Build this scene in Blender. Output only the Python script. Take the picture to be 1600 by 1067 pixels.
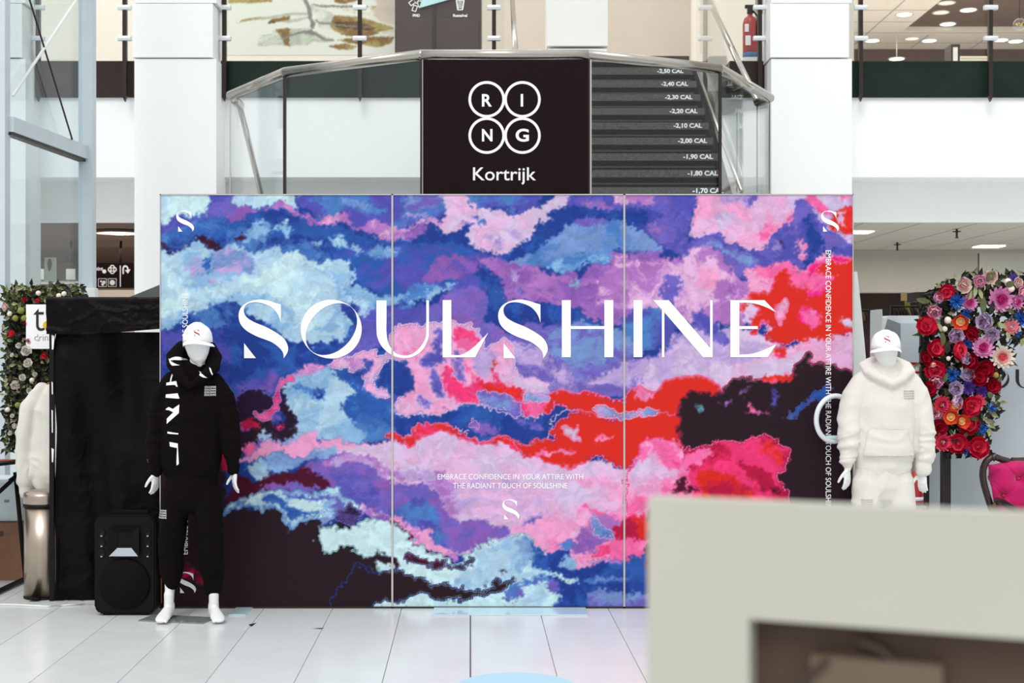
import bpy, bmesh, math, random
import numpy as np
from mathutils import Vector, Matrix, Quaternion
from mathutils.bvhtree import BVHTree

for o in list(bpy.data.objects):
    bpy.data.objects.remove(o)
SC = bpy.context.scene
COL = SC.collection
F = 2222.0          # focal length in pixels of the 1600 px frame (50 mm)
HZ = 540.0          # horizon row
EYE = 1.7

# ------------------------------------------------------------------ camera
cam_d = bpy.data.cameras.new('camera')
cam = bpy.data.objects.new('camera', cam_d)
COL.objects.link(cam)
cam.location = (0, 0, EYE)
cam.rotation_euler = (math.pi / 2, 0, 0)
cam_d.sensor_width = 36
cam_d.lens = F * 36 / 1600
cam_d.shift_y = (HZ - 533.5) / 1600
cam_d.clip_end = 200
cam_d.dof.use_dof = True
cam_d.dof.focus_distance = 9.1
cam_d.dof.aperture_fstop = 4.0
SC.camera = cam

# ------------------------------------------------------------------ world, light, exposure
SC.view_settings.view_transform = 'Standard'
SC.view_settings.look = 'None'
SC.view_settings.gamma = 1
SC.view_settings.use_curve_mapping = False
SC.view_settings.exposure = 0.35
W = bpy.data.worlds.new('world')
SC.world = W
W.use_nodes = True
_nt = W.node_tree
_bg = _nt.nodes['Background']
_tc = _nt.nodes.new('ShaderNodeTexCoord')
_sp = _nt.nodes.new('ShaderNodeSeparateXYZ')
_rp = _nt.nodes.new('ShaderNodeValToRGB')
_nt.links.new(_tc.outputs['Generated'], _sp.inputs[0])
_nt.links.new(_sp.outputs['Z'], _rp.inputs[0])
_nt.links.new(_rp.outputs[0], _bg.inputs[0])
_rp.color_ramp.elements[0].color = (0.62, 0.63, 0.62, 1)
_rp.color_ramp.elements[1].color = (0.93, 0.97, 1.0, 1)
_rp.color_ramp.elements[1].position = 0.7
_bg.inputs[1].default_value = 0.95
sun_d = bpy.data.lights.new('sun', 'SUN')
sun_d.energy = 1.0
sun_d.angle = math.radians(25)
sun_d.color = (1, 0.98, 0.95)
sun = bpy.data.objects.new('sun', sun_d)
sun.rotation_euler = (math.radians(38), math.radians(-12), 0)
COL.objects.link(sun)

# ------------------------------------------------------------------ helpers
def P(x, y, d):
    return Vector(((x - 800) * d / F, d, EYE - (y - HZ) * d / F))

def X(x, d): return (x - 800) * d / F
def Z(y, d): return EYE - (y - HZ) * d / F

def lin(c):
    out = []
    for v in c[:3]:
        v = v / 255.0
        out.append(v / 12.92 if v <= 0.04045 else ((v + 0.055) / 1.055) ** 2.4)
    return tuple(out) + (1.0,)

MATS = {}
def mat(name, c, rough=0.6, metal=0.0, var=0.06, scale=12.0, bump=0.0, bscale=60.0, emis=None, estr=0.0, spec=0.5, sheen=0.0, coat=0.0, aniso=None):
    if name in MATS: return MATS[name]
    m = bpy.data.materials.new(name); m.use_nodes = True
    nt = m.node_tree; b = nt.nodes['Principled BSDF']
    L = lin(c)
    tc = nt.nodes.new('ShaderNodeTexCoord')
    nz = nt.nodes.new('ShaderNodeTexNoise'); nz.inputs['Scale'].default_value = scale
    nz.inputs['Detail'].default_value = 4
    mp = nt.nodes.new('ShaderNodeMapping')
    if aniso: mp.inputs['Scale'].default_value = aniso
    nt.links.new(tc.outputs['Object'], mp.inputs[0]); nt.links.new(mp.outputs[0], nz.inputs['Vector'])
    rp = nt.nodes.new('ShaderNodeValToRGB')
    rp.color_ramp.elements[0].position = 0.3; rp.color_ramp.elements[1].position = 0.7
    rp.color_ramp.elements[0].color = tuple(max(0, v * (1 - var)) for v in L[:3]) + (1,)
    rp.color_ramp.elements[1].color = tuple(min(1, v * (1 + var)) for v in L[:3]) + (1,)
    nt.links.new(nz.outputs['Fac'], rp.inputs[0]); nt.links.new(rp.outputs[0], b.inputs['Base Color'])
    b.inputs['Roughness'].default_value = rough; b.inputs['Metallic'].default_value = metal
    b.inputs['Specular IOR Level'].default_value = spec
    b.inputs['Sheen Weight'].default_value = sheen
    b.inputs['Coat Weight'].default_value = coat
    if bump:
        n2 = nt.nodes.new('ShaderNodeTexNoise'); n2.inputs['Scale'].default_value = bscale; n2.inputs['Detail'].default_value = 3
        nt.links.new(mp.outputs[0], n2.inputs['Vector'])
        bp = nt.nodes.new('ShaderNodeBump'); bp.inputs['Strength'].default_value = bump; bp.inputs['Distance'].default_value = 0.01
        nt.links.new(n2.outputs['Fac'], bp.inputs['Height']); nt.links.new(bp.outputs[0], b.inputs['Normal'])
    if emis:
        b.inputs['Emission Color'].default_value = lin(emis); b.inputs['Emission Strength'].default_value = estr
    MATS[name] = m
    return m

def glass_mat(name, tint, refl=1.0, base=0.04):
    m = bpy.data.materials.new(name); m.use_nodes = True
    nt = m.node_tree; nt.nodes.clear()
    out = nt.nodes.new('ShaderNodeOutputMaterial'); mix = nt.nodes.new('ShaderNodeMixShader')
    tr = nt.nodes.new('ShaderNodeBsdfTransparent'); gl = nt.nodes.new('ShaderNodeBsdfGlossy')
    lw = nt.nodes.new('ShaderNodeLayerWeight'); lw.inputs[0].default_value = 0.5
    pw = nt.nodes.new('ShaderNodeMath'); pw.operation = 'POWER'; pw.inputs[1].default_value = 4.0
    ml = nt.nodes.new('ShaderNodeMath'); ml.operation = 'MULTIPLY_ADD'; ml.inputs[1].default_value = 0.9 * refl; ml.inputs[2].default_value = base
    tr.inputs[0].default_value = lin(tint); gl.inputs[0].default_value = (1, 1, 1, 1); gl.inputs['Roughness'].default_value = 0.02
    nt.links.new(lw.outputs['Facing'], pw.inputs[0]); nt.links.new(pw.outputs[0], ml.inputs[0])
    nt.links.new(ml.outputs[0], mix.inputs[0]); nt.links.new(tr.outputs[0], mix.inputs[1]); nt.links.new(gl.outputs[0], mix.inputs[2])
    nt.links.new(mix.outputs[0], out.inputs[0])
    return m

def link(name, me, m=None, parent=None, smooth=False):
    o = bpy.data.objects.new(name, me)
    COL.objects.link(o)
    if m is not None:
        if isinstance(m, (list, tuple)):
            for k in m: me.materials.append(k)
        else: me.materials.append(m)
    if smooth: me.shade_smooth()
    if parent: o.parent = parent
    return o

def tomesh(bm, name='mesh'):
    bmesh.ops.recalc_face_normals(bm, faces=bm.faces)
    me = bpy.data.meshes.new(name); bm.to_mesh(me); bm.free(); return me

def obj(name, bm, m, parent=None, smooth=False):
    """link a bmesh given in world (or parent-local) space; a top-level mesh gets its origin at its base"""
    me = tomesh(bm, name)
    o = link(name, me, m, parent, smooth)
    return o

def tag(o, label=None, cat=None, group=None, kind=None):
    if label: o['label'] = label
    if cat: o['category'] = cat
    if group: o['group'] = group
    if kind: o['kind'] = kind
    return o

def thing(name, loc, label, cat, group=None, rz=0):
    o = bpy.data.objects.new(name, None); COL.objects.link(o)
    o.empty_display_size = 0.1
    o.location = loc; o.rotation_euler = (0, 0, rz)
    return tag(o, label, cat, group)

def struct(name, bm, m, smooth=False):
    return tag(obj(name, bm, m, None, smooth), kind='structure')

def bx(bm, a, b, bev=0.0, mi=0):
    x0, y0, z0 = (min(a[i], b[i]) for i in range(3)); x1, y1, z1 = (max(a[i], b[i]) for i in range(3))
    vs = [bm.verts.new(v) for v in ((x0, y0, z0), (x1, y0, z0), (x1, y1, z0), (x0, y1, z0), (x0, y0, z1), (x1, y0, z1), (x1, y1, z1), (x0, y1, z1))]
    fs = [bm.faces.new([vs[i] for i in f]) for f in ((3, 2, 1, 0), (4, 5, 6, 7), (0, 1, 5, 4), (1, 2, 6, 5), (2, 3, 7, 6), (3, 0, 4, 7))]
    for f in fs: f.material_index = mi
    if bev > 0:
        es = {e for f in fs for e in f.edges}
        bmesh.ops.bevel(bm, geom=list(es), offset=bev, segments=2, affect='EDGES', profile=0.7)
    return vs

def box(a, b, bev=0.0):
    bm = bmesh.new(); bx(bm, a, b, bev); return bm

def prism(bm, pts, vec, mi=0):
    """extrude a planar polygon (3D points) by vec"""
    a = [bm.verts.new(p) for p in pts]; b = [bm.verts.new(Vector(p) + Vector(vec)) for p in pts]
    n = len(pts)
    f1 = bm.faces.new(a); f2 = bm.faces.new(b[::-1]); f1.material_index = f2.material_index = mi
    for i in range(n):
        f = bm.faces.new((a[i], b[i], b[(i + 1) % n], a[(i + 1) % n])); f.material_index = mi

def tube(bm, pts, n=16, cap=True, closed=False, ref=(1, 0, 0), mi=0):
    """pts: (x,y,z,ra,rb) loft with rings across the path"""
    pts = [tuple(p) if len(p) == 5 else tuple(p) + (p[3],) for p in pts]
    c = [Vector(p[:3]) for p in pts]; N = len(pts)
    rings = []
    def ring(o, t, ra, rb):
        r = Vector(ref)
        s = r - t * r.dot(t)
        if s.length < 0.15:
            r = Vector((0, 1, 0)); s = r - t * r.dot(t)
        s.normalize(); q = t.cross(s)
        return [bm.verts.new(o + s * math.cos(2 * math.pi * k / n) * ra + q * math.sin(2 * math.pi * k / n) * rb) for k in range(n)]
    for i in range(N):
        if closed: t = c[(i + 1) % N] - c[i - 1]
        else: t = c[min(i + 1, N - 1)] - c[max(i - 1, 0)]
        t.normalize()
        if cap and not closed and i == 0:
            for a in (70, 40): rings.append(ring(c[0] - t * min(pts[0][3], pts[0][4]) * math.sin(math.radians(a)) , t, pts[0][3] * math.cos(math.radians(a)), pts[0][4] * math.cos(math.radians(a))))
        rings.append(ring(c[i], t, pts[i][3], pts[i][4]))
        if cap and not closed and i == N - 1:
            for a in (40, 70): rings.append(ring(c[i] + t * min(pts[i][3], pts[i][4]) * math.sin(math.radians(a)), t, pts[i][3] * math.cos(math.radians(a)), pts[i][4] * math.cos(math.radians(a))))
    M = len(rings)
    for i in range(M if closed else M - 1):
        A = rings[i]; B = rings[(i + 1) % M]
        for k in range(n):
            f = bm.faces.new((A[k], A[(k + 1) % n], B[(k + 1) % n], B[k])); f.material_index = mi; f.smooth = True
    if not closed:
        f = bm.faces.new(rings[0][::-1]); f.material_index = mi
        f = bm.faces.new(rings[-1]); f.material_index = mi

def rod(bm, a, b, r, n=12, mi=0):
    tube(bm, [tuple(a) + (r,), tuple(b) + (r,)], n, cap=False, mi=mi)

def lathe(bm, prof, n=32, c=(0, 0, 0), mi=0):
    rings = []
    for r, z in prof:
        rings.append([bm.verts.new((c[0] + r * math.cos(2 * math.pi * k / n), c[1] + r * math.sin(2 * math.pi * k / n), c[2] + z)) for k in range(n)])
    for i in range(len(rings) - 1):
        for k in range(n):
            f = bm.faces.new((rings[i][k], rings[i][(k + 1) % n], rings[i + 1][(k + 1) % n], rings[i + 1][k])); f.smooth = True; f.material_index = mi
    if prof[0][0] > 1e-4: bm.faces.new(rings[0][::-1]).material_index = mi
    if prof[-1][0] > 1e-4: bm.faces.new(rings[-1]).material_index = mi

def disc(bm, c, r, h, n=32, axis='Z', mi=0):
    """short cylinder"""
    c = Vector(c)
    e = {'Z': (Vector((1, 0, 0)), Vector((0, 1, 0)), Vector((0, 0, 1))), 'Y': (Vector((1, 0, 0)), Vector((0, 0, 1)), Vector((0, -1, 0)))}[axis]
    pts = [c + e[0] * math.cos(2 * math.pi * k / n) * r + e[1] * math.sin(2 * math.pi * k / n) * r for k in range(n)]
    prism(bm, pts, e[2] * h, mi)

_tmp_col = COL
def curve_mesh(splines, ext=0.0):
    cu = bpy.data.curves.new('outline', 'CURVE'); cu.dimensions = '2D'; cu.fill_mode = 'BOTH'; cu.extrude = ext
    for pts in splines:
        s = cu.splines.new('POLY'); s.points.add(len(pts) - 1); s.use_cyclic_u = True
        for i, p in enumerate(pts): s.points[i].co = (p[0], p[1], 0, 1)
    o = bpy.data.objects.new('outline', cu); COL.objects.link(o)
    dg = bpy.context.evaluated_depsgraph_get()
    me = bpy.data.meshes.new_from_object(o.evaluated_get(dg))
    bpy.data.objects.remove(o); bpy.data.curves.remove(cu)
    return me

def text_mesh(s, bold=0.0, ext=0.0, space=1.0):
    cu = bpy.data.curves.new('text', 'FONT'); cu.body = s; cu.size = 1; cu.offset = bold; cu.extrude = ext; cu.resolution_u = 4
    cu.space_character = space
    o = bpy.data.objects.new('text', cu); COL.objects.link(o)
    dg = bpy.context.evaluated_depsgraph_get()
    me = bpy.data.meshes.new_from_object(o.evaluated_get(dg))
    bpy.data.objects.remove(o); bpy.data.curves.remove(cu)
    return me

def bounds(me):
    co = np.empty(len(me.vertices) * 3); me.vertices.foreach_get('co', co); co = co.reshape(-1, 3)
    return co, co.min(0), co.max(0)

def place2d(me, O, U, V, thick=0.002):
    """map 2D mesh (u,v) to O + u U + v V, z to thickness along the normal"""
    co, a, b = bounds(me)
    O = np.array(O); U = np.array(U); V = np.array(V); Nn = np.cross(U, V); Nn = Nn / (np.linalg.norm(Nn) + 1e-12)
    zz = co[:, 2:3]
    zr = zz.max() - zz.min()
    if zr > 0: zz = (zz - zz.min()) / zr * thick
    out = O + co[:, 0:1] * U + co[:, 1:2] * V + Nn * zz
    me.vertices.foreach_set('co', out.astype(np.float32).ravel()); me.update()
    return me

def fit_text(name, s, box4, d, m, parent, bold=0.0, rot=0, off=(0, 0, 0), space=1.0, thick=0.0015):
    """text whose ink fills photo box (x0,y0,x1,y1) on the plane facing the camera at depth d; rot 0, 90 (reads up), -90 (reads down), 'm' mirrored"""
    me = text_mesh(s, bold, 0.01, space)
    co, a, b = bounds(me)
    w, h = b[0] - a[0], b[1] - a[1]
    x0, y0, x1, y1 = box4
    A = np.array(P(x0, y1, d)); B = np.array(P(x1, y0, d))
    dx, dz = B[0] - A[0], B[2] - A[2]
    off = np.array(off)
    if rot == 0:
        U = np.array((dx / w, 0, 0)); V = np.array((0, 0, dz / h)); O = A - U * a[0] - V * a[1]
    elif rot == 90:
        U = np.array((0, 0, dz / w)); V = np.array((-dx / h, 0, 0)); O = np.array((B[0], d, A[2])) - U * a[0] - V * a[1]
    else:
        U = np.array((0, 0, -dz / w)); V = np.array((dx / h, 0, 0)); O = np.array((A[0], d, B[2])) - U * a[0] - V * a[1]
    place2d(me, O + off, U, V, thick)
    return link(name, me, m, parent)

def outline_px(name, splines, d, m, parent, off=(0, 0, 0), thick=0.0015):
    """polygons in photo pixels put on the camera-facing plane at depth d"""
    sp = [[((x - 800) * d / F, -(y - HZ) * d / F) for x, y in s] for s in splines]
    me = curve_mesh(sp, 0.001)
    O = np.array((0, d, EYE)) + np.array(off)
    place2d(me, O, np.array((1.0, 0, 0)), np.array((0, 0, 1.0)), thick)
    return link(name, me, m, parent)

def smooth_poly(segs, k=6):
    """segs: list of runs; each run is a Catmull-Rom curve through its points, corners between runs"""
    out = []
    for run in segs:
        if len(run) < 3 or isinstance(run, tuple): out += list(run); continue
        p = [run[0]] + list(run) + [run[-1]]
        for i in range(1, len(p) - 2):
            for j in range(k):
                t = j / k
                q = []
                for a in (0, 1):
                    p0, p1, p2, p3 = p[i - 1][a], p[i][a], p[i + 1][a], p[i + 2][a]
                    q.append(0.5 * (2 * p1 + (p2 - p0) * t + (2 * p0 - 5 * p1 + 4 * p2 - p3) * t * t + (3 * p1 - p0 - 3 * p2 + p3) * t ** 3))
                out.append(tuple(q))
        out.append(run[-1])
    r = []
    for q in out:
        if not r or (abs(q[0] - r[-1][0]) + abs(q[1] - r[-1][1])) > 1e-6: r.append(q)
    if abs(r[0][0] - r[-1][0]) + abs(r[0][1] - r[-1][1]) < 1e-6: r.pop()
    return r

def grid_mesh(name, fn, nu, nv):
    """fn(u,v arrays)->xyz arrays"""
    u, v = np.meshgrid(np.linspace(0, 1, nu + 1), np.linspace(0, 1, nv + 1))
    x, y, z = fn(u, v)
    co = np.stack([x, y, z], -1).reshape(-1, 3).astype(np.float32)
    i = np.arange(nv)[:, None] * (nu + 1) + np.arange(nu)[None, :]
    q = np.stack([i, i + 1, i + nu + 2, i + nu + 1], -1).reshape(-1)
    me = bpy.data.meshes.new(name)
    me.vertices.add(len(co)); me.vertices.foreach_set('co', co.ravel())
    me.loops.add(len(q)); me.loops.foreach_set('vertex_index', q.astype(np.int32))
    nf = nu * nv
    me.polygons.add(nf); me.polygons.foreach_set('loop_start', (np.arange(nf) * 4).astype(np.int32))
    me.update(calc_edges=True)
    return me

# numpy noise -----------------------------------------------------------
def _hash(ix, iy, iz, seed):
    h = (ix * 374761393 + iy * 668265263 + iz * 2147483647 + seed * 1274126177) & 0xffffffff
    h = ((h ^ (h >> 13)) * 1274126177) & 0xffffffff
    h = h ^ (h >> 16)
    return (h & 0xffffff) / float(0xffffff)

def vnoise(x, y, z=None, seed=0):
    x = np.asarray(x, float); y = np.asarray(y, float)
    ix = np.floor(x).astype(np.int64); iy = np.floor(y).astype(np.int64)
    fx = x - ix; fy = y - iy
    fx = fx * fx * (3 - 2 * fx); fy = fy * fy * (3 - 2 * fy)
    if z is None:
        a = _hash(ix, iy, 0, seed); b = _hash(ix + 1, iy, 0, seed); c = _hash(ix, iy + 1, 0, seed); d = _hash(ix + 1, iy + 1, 0, seed)
        return (a * (1 - fx) + b * fx) * (1 - fy) + (c * (1 - fx) + d * fx) * fy
    z = np.asarray(z, float); iz = np.floor(z).astype(np.int64); fz = z - iz; fz = fz * fz * (3 - 2 * fz)
    r = 0
    for k, wz in ((0, 1 - fz), (1, fz)):
        a = _hash(ix, iy, iz + k, seed); b = _hash(ix + 1, iy, iz + k, seed); c = _hash(ix, iy + 1, iz + k, seed); d = _hash(ix + 1, iy + 1, iz + k, seed)
        r = r + wz * ((a * (1 - fx) + b * fx) * (1 - fy) + (c * (1 - fx) + d * fx) * fy)
    return r

def fbm(x, y, sc, octv=5, seed=0, gain=0.5):
    s = 0; a = 1; t = 0
    for k in range(octv):
        s = s + a * vnoise(x / sc + 17.3 * k, y / sc - 9.1 * k, None, seed + k * 7); t += a; a *= gain; sc /= 2.03
    return s / t
# ------------------------------------------------------------------ the painted clouds (printed artwork)
PAL = dict(ice=(205, 235, 240), pale=(178, 210, 232), sky=(140, 182, 222), steel=(78, 126, 194), blue=(46, 90, 172), navy=(34, 62, 146),
           indigo=(84, 82, 178), violet=(112, 98, 188), purple=(140, 92, 178), orchid=(176, 116, 192), lilac=(190, 164, 218), lav=(216, 192, 226),
           plav=(228, 180, 220), pink=(240, 160, 205), hot=(246, 104, 165), rose=(242, 56, 118), mag=(232, 22, 122), red=(224, 44, 34),
           crim=(186, 22, 66), wine=(78, 16, 42), dark=(42, 26, 34), plum=(38, 20, 50), teal=(90, 150, 160), slat=(120, 150, 205))
CLOUD = [
# --- blues of the upper left
('steel', 'navy', [(240,295),(640,295),(640,500),(240,600)]),
('navy', 'indigo', [(240,520),(430,500),(520,480),(620,440),(620,700),(240,700)]),
('navy', 'blue', [(360,480),(620,500),(620,600),(360,620)]),
('indigo', 'violet', [(240,345),(262,334),(275,331),(290,338),(300,342),(318,335),(325,318),(322,295),(362,295),(358,318),(380,325),(372,335),(355,345),(345,352),(330,345),(310,342),(295,350),(285,355),(265,364),(240,362)]),
('ice', 'pale', [(240,295),(325,295),(323,320),(318,333),(305,337),(295,341),(285,332),(272,331),(262,336),(255,346),(240,346)]),
('ice', 'pale', [(362,295),(460,295),(462,322),(455,328),(444,314),(430,312),(418,320),(400,322),(388,318),(372,324),(358,315)]),
('steel', 'blue', [(250,362),(290,350),(330,342),(380,335),(375,365),(340,372),(300,372),(262,378),(250,374)]),
('navy', 'blue', [(388,332),(400,325),(420,323),(440,326),(455,333),(475,342),(490,352),(505,350),(520,350),(540,360),(570,370),(600,378),(640,376),(665,372),(690,368),(712,355),(728,342),(740,355),(727,370),(740,388),(760,395),(790,402),(800,430),(700,440),(600,470),(560,470),(540,450),(520,400),(480,380),(440,370),(400,372),(380,350)]),
('blue', 'indigo', [(520,395),(560,385),(640,382),(700,378),(790,405),(800,450),(750,448),(700,455),(640,460),(600,462),(560,440)]),
('purple', 'indigo', [(660,425),(680,402),(705,395),(740,402),(770,402),(760,420),(730,440),(700,435),(670,445),(640,440)]),
('pale', 'sky', [(250,388),(265,383),(280,380),(297,370),(310,373),(320,380),(330,389),(345,386),(360,380),(372,383),(382,394),(400,396),(415,388),(432,384),(440,393),(455,398),(475,408),(495,412),(515,403),(545,405),(552,422),(550,440),(540,452),(546,462),(552,470),(545,475),(538,468),(530,480),(542,492),(550,505),(545,520),(535,535),(520,525),(512,536),(500,530),(490,540),(475,530),(460,534),(445,532),(430,515),(415,505),(400,497),(388,488),(378,475),(365,468),(352,470),(340,478),(322,480),(315,485),(300,492),(285,496),(270,506),(240,522),(240,388)]),
('ice', 'pale', [(250,410),(270,420),(285,450),(320,452),(350,440),(375,432),(405,430),(430,410),(450,400),(470,410),(500,420),(520,432),(528,460),(520,490),(500,510),(480,515),(462,500),(448,480),(420,462),(400,455),(370,460),(340,468),(300,480),(270,490),(240,500),(240,400)]),
('slat', 'lilac', [(330,392),(352,386),(375,390),(395,405),(400,420),(375,428),(350,426),(333,424),(326,410)]),
('lilac', 'sky', [(290,398),(312,400),(310,425),(330,432),(345,425),(352,430),(330,440),(300,432),(285,415)]),
('sky', 'blue', [(322,396),(333,396),(330,426),(312,427),(308,412),(318,408)]),
('blue', 'steel', [(320,400),(327,398),(325,422),(311,422),(312,412)]),
('ice', 'pale', [(430,400),(445,392),(462,393),(478,404),(500,410),(518,405),(518,414),(495,416),(475,412),(455,405),(440,406)]),
('wine', 'plum', [(300,366),(315,366),(325,371),(335,372),(338,380),(344,384),(340,388),(333,388),(325,381),(315,377),(305,371)]),
('wine', 'plum', [(365,367),(377,367),(376,374),(371,379),(366,374)]),
('wine', 'navy', [(248,373),(258,378),(264,390),(258,388),(248,380)]),
('plum', 'navy', [(262,383),(282,379),(296,367),(300,369),(284,383),(266,390),(262,396),(258,390)]),
('sky', 'steel', [(392,345),(402,342),(418,346),(424,356),(420,368),(408,376),(395,372),(388,384),(378,376),(390,362)]),
('ice', 'sky', [(424,353),(438,347),(447,342),(452,348),(452,356),(457,358),(455,370),(449,374),(444,366),(440,354),(428,356)]),
('steel', 'navy', [(455,366),(480,368),(510,372),(520,380),(500,386),(475,380),(455,374)]),
('ice', 'sky', [(484,378),(496,373),(504,376),(498,383),(488,382)]),
('ice', 'sky', [(516,372),(530,368),(541,371),(545,380),(560,386),(566,393),(558,393),(544,384),(528,384),(516,380)]),
('steel', 'sky', [(566,396),(585,385),(605,382),(625,390),(610,400),(580,402)]),
# upper steel of panel 2
('steel', 'indigo', [(460,295),(690,295),(694,330),(680,343),(660,340),(640,348),(620,358),(600,347),(585,345),(570,355),(555,360),(546,345),(535,330),(520,334),(500,338),(475,325),(460,318)]),
('slat', 'steel', [(530,308),(550,308),(580,318),(608,325),(605,333),(580,332),(555,322),(540,318)]),
('lilac', 'steel', [(630,330),(655,335),(665,333),(660,340),(640,340),(628,336)]),
('violet', 'slat', [(634,300),(680,300),(688,316),(668,326),(650,330),(630,320)]),
('orchid', 'purple', [(352,338),(372,322),(385,318),(400,324),(420,320),(435,309),(450,318),(462,330),(475,335),(490,343),(503,342),(512,335),(520,340),(520,350),(505,347),(490,350),(475,342),(455,332),(440,325),(420,325),(400,328),(388,332),(378,340),(355,345)]),
('pink', 'orchid', [(436,312),(450,320),(460,330),(475,338),(490,345),(503,343),(512,336),(524,342),(520,350),(500,350),(485,348),(468,338),(450,328),(440,320)]),
('plav', 'orchid', [(515,342),(528,332),(543,332),(547,343),(553,356),(568,353),(576,345),(592,343),(602,349),(613,351),(620,360),(632,357),(642,349),(660,341),(672,341),(688,346),(700,350),(712,345),(722,338),(732,342),(726,348),(715,354),(706,358),(692,364),(683,352),(672,350),(655,350),(640,358),(628,370),(618,375),(600,376),(592,369),(575,367),(560,361),(549,357),(540,347),(520,347)]),
('purple', 'orchid', [(628,367),(640,357),(655,352),(668,354),(660,365),(645,374),(632,373)]),
('lav', 'plav', [(680,295),(728,295),(738,318),(760,325),(782,326),(800,334),(815,330),(830,320),(850,316),(858,308),(865,295),(905,295),(890,312),(875,328),(855,328),(862,342),(850,345),(840,342),(836,358),(830,372),(815,382),(805,392),(790,398),(775,398),(765,390),(745,388),(732,380),(723,366),(734,357),(730,346),(718,340),(710,352),(700,360),(688,363),(685,350),(692,340),(690,318)]),
('indigo', 'steel', [(728,333),(740,335),(752,342),(750,350),(744,347),(735,340)]),
('indigo', 'steel', [(725,295),(850,295),(842,312),(830,322),(812,330),(798,332),(785,322),(765,320),(742,326),(735,312),(722,312)]),
('lilac', 'violet', [(786,358),(800,352),(813,360),(808,370),(794,368)]),
('slat', 'lilac', [(750,370),(765,362),(772,366),(758,372)]),
('violet', 'lilac', [(770,375),(783,368),(780,386),(772,390)]),
# sky streak
('sky', 'steel', [(606,468),(632,456),(640,446),(658,442),(680,444),(678,449),(712,445),(690,456),(660,467),(640,473),(606,476)]),
('pale', 'sky', [(660,462),(690,452),(712,445),(690,458),(664,468)]),
('sky', 'steel', [(538,448),(560,443),(575,455),(590,462),(615,462),(620,474),(600,480),(585,500),(570,510),(562,500),(568,482),(552,470),(540,460)]),
('pale', 'sky', [(545,470),(565,466),(580,470),(575,482),(568,500),(558,498),(560,480)]),
# --- purples in the middle
('purple', 'violet', [(680,475),(705,452),(735,446),(755,448),(762,470),(755,500),(790,520),(800,600),(740,600),(725,560),(700,560),(690,500)]),
('indigo', 'violet', [(560,500),(580,485),(613,480),(680,475),(700,482),(690,510),(660,505),(600,540),(540,560),(520,570),(530,545),(548,525)]),
('navy', 'blue', [(752,415),(775,418),(790,430),(788,470),(798,480),(780,490),(765,475),(758,450),(745,438),(735,428)]),
('slat', 'steel', [(790,412),(810,402),(830,392),(850,375),(870,352),(900,345),(940,340),(975,345),(1000,360),(1020,375),(1032,392),(1000,392),(975,392),(955,388),(962,410),(945,412),(915,408),(895,425),(860,425),(845,412),(820,417),(790,418)]),
('steel', 'sky', [(850,412),(880,400),(910,392),(940,395),(958,408),(930,404),(905,414),(890,424),(862,424)]),
('navy', 'blue', [(780,402),(800,385),(830,370),(840,345),(862,340),(850,328),(880,325),(900,314),(920,318),(950,322),(975,322),(1000,330),(1010,345),(985,350),(973,342),(950,345),(905,340),(885,348),(875,362),(862,372),(838,378),(825,392),(800,404),(785,406)]),
('violet', 'steel', [(888,344),(920,338),(960,344),(970,352),(930,352),(900,352)]),
('indigo', 'violet', [(890,295),(1075,295),(1072,320),(1062,350),(1070,372),(1060,390),(1040,392),(1020,378),(1000,358),(985,335),(972,325),(940,326),(910,318),(890,325),(880,318)]),
('navy', 'indigo', [(975,325),(1000,322),(1030,335),(1020,350),(1000,352),(985,345)]),
('violet', 'orchid', [(1010,350),(1035,352),(1055,362),(1048,380),(1030,382),(1012,365)]),
('orchid', 'violet', [(902,314),(930,312),(950,320),(968,328),(945,326),(915,322)]),
('plav', 'orchid', [(950,295),(1022,295),(1018,318),(1005,320),(990,312),(974,318),(962,318)]),
('purple', 'orchid', [(745,405),(770,400),(790,412),(840,413),(852,425),(870,430),(890,422),(900,436),(925,410),(955,412),(948,392),(975,396),(1020,388),(1032,402),(1062,402),(1062,500),(975,505),(945,510),(930,500),(900,480),(850,475),(800,470),(785,470),(775,430),(755,420)]),
('orchid', 'plav', [(955,400),(975,400),(1000,404),(1030,402),(1060,412),(1060,485),(985,490),(930,470),(935,430),(960,415)]),
('sky', 'teal', [(886,442),(895,436),(906,438),(900,446),(890,446)]),
('lilac', 'violet', [(796,418),(804,424),(806,445),(800,440)]),
('lilac', 'violet', [(800,458),(810,448),(820,456),(812,464)]),
('navy', 'blue', [(790,478),(815,470),(850,474),(900,482),(925,500),(945,508),(935,514),(915,500),(895,498),(870,512),(850,505),(830,508),(800,495)]),
('violet', 'slat', [(820,500),(850,508),(900,500),(950,512),(985,520),(1005,545),(975,565),(950,580),(930,592),(908,596),(885,578),(850,560),(800,545),(780,530)]),
('indigo', 'steel', [(968,500),(985,485),(1010,480),(1035,484),(1062,502),(1048,522),(1040,540),(1005,546),(985,532),(972,520)]),
('indigo', 'violet', [(1034,432),(1058,428),(1066,436),(1056,455),(1052,478),(1035,482),(1030,458)]),
('lilac', 'violet', [(770,540),(800,532),(850,545),(880,568),(900,590),(925,592),(950,580),(975,565),(1000,560),(1020,556),(1045,530),(1075,505),(1100,520),(1090,600),(1035,600),(1020,612),(985,615),(940,625),(900,620),(850,625),(820,612),(780,600)]),
('lav', 'plav', [(780,590),(810,585),(850,600),(860,615),(820,612),(790,605)]),
('lav', 'lilac', [(1010,565),(1040,548),(1070,520),(1110,512),(1150,510),(1175,515),(1225,545),(1215,580),(1160,590),(1120,612),(1100,600),(1030,600),(1000,600)]),
('plav', 'lav', [(990,600),(1015,595),(1030,600),(1015,612),(990,612)]),
# --- right panel upper
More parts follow.
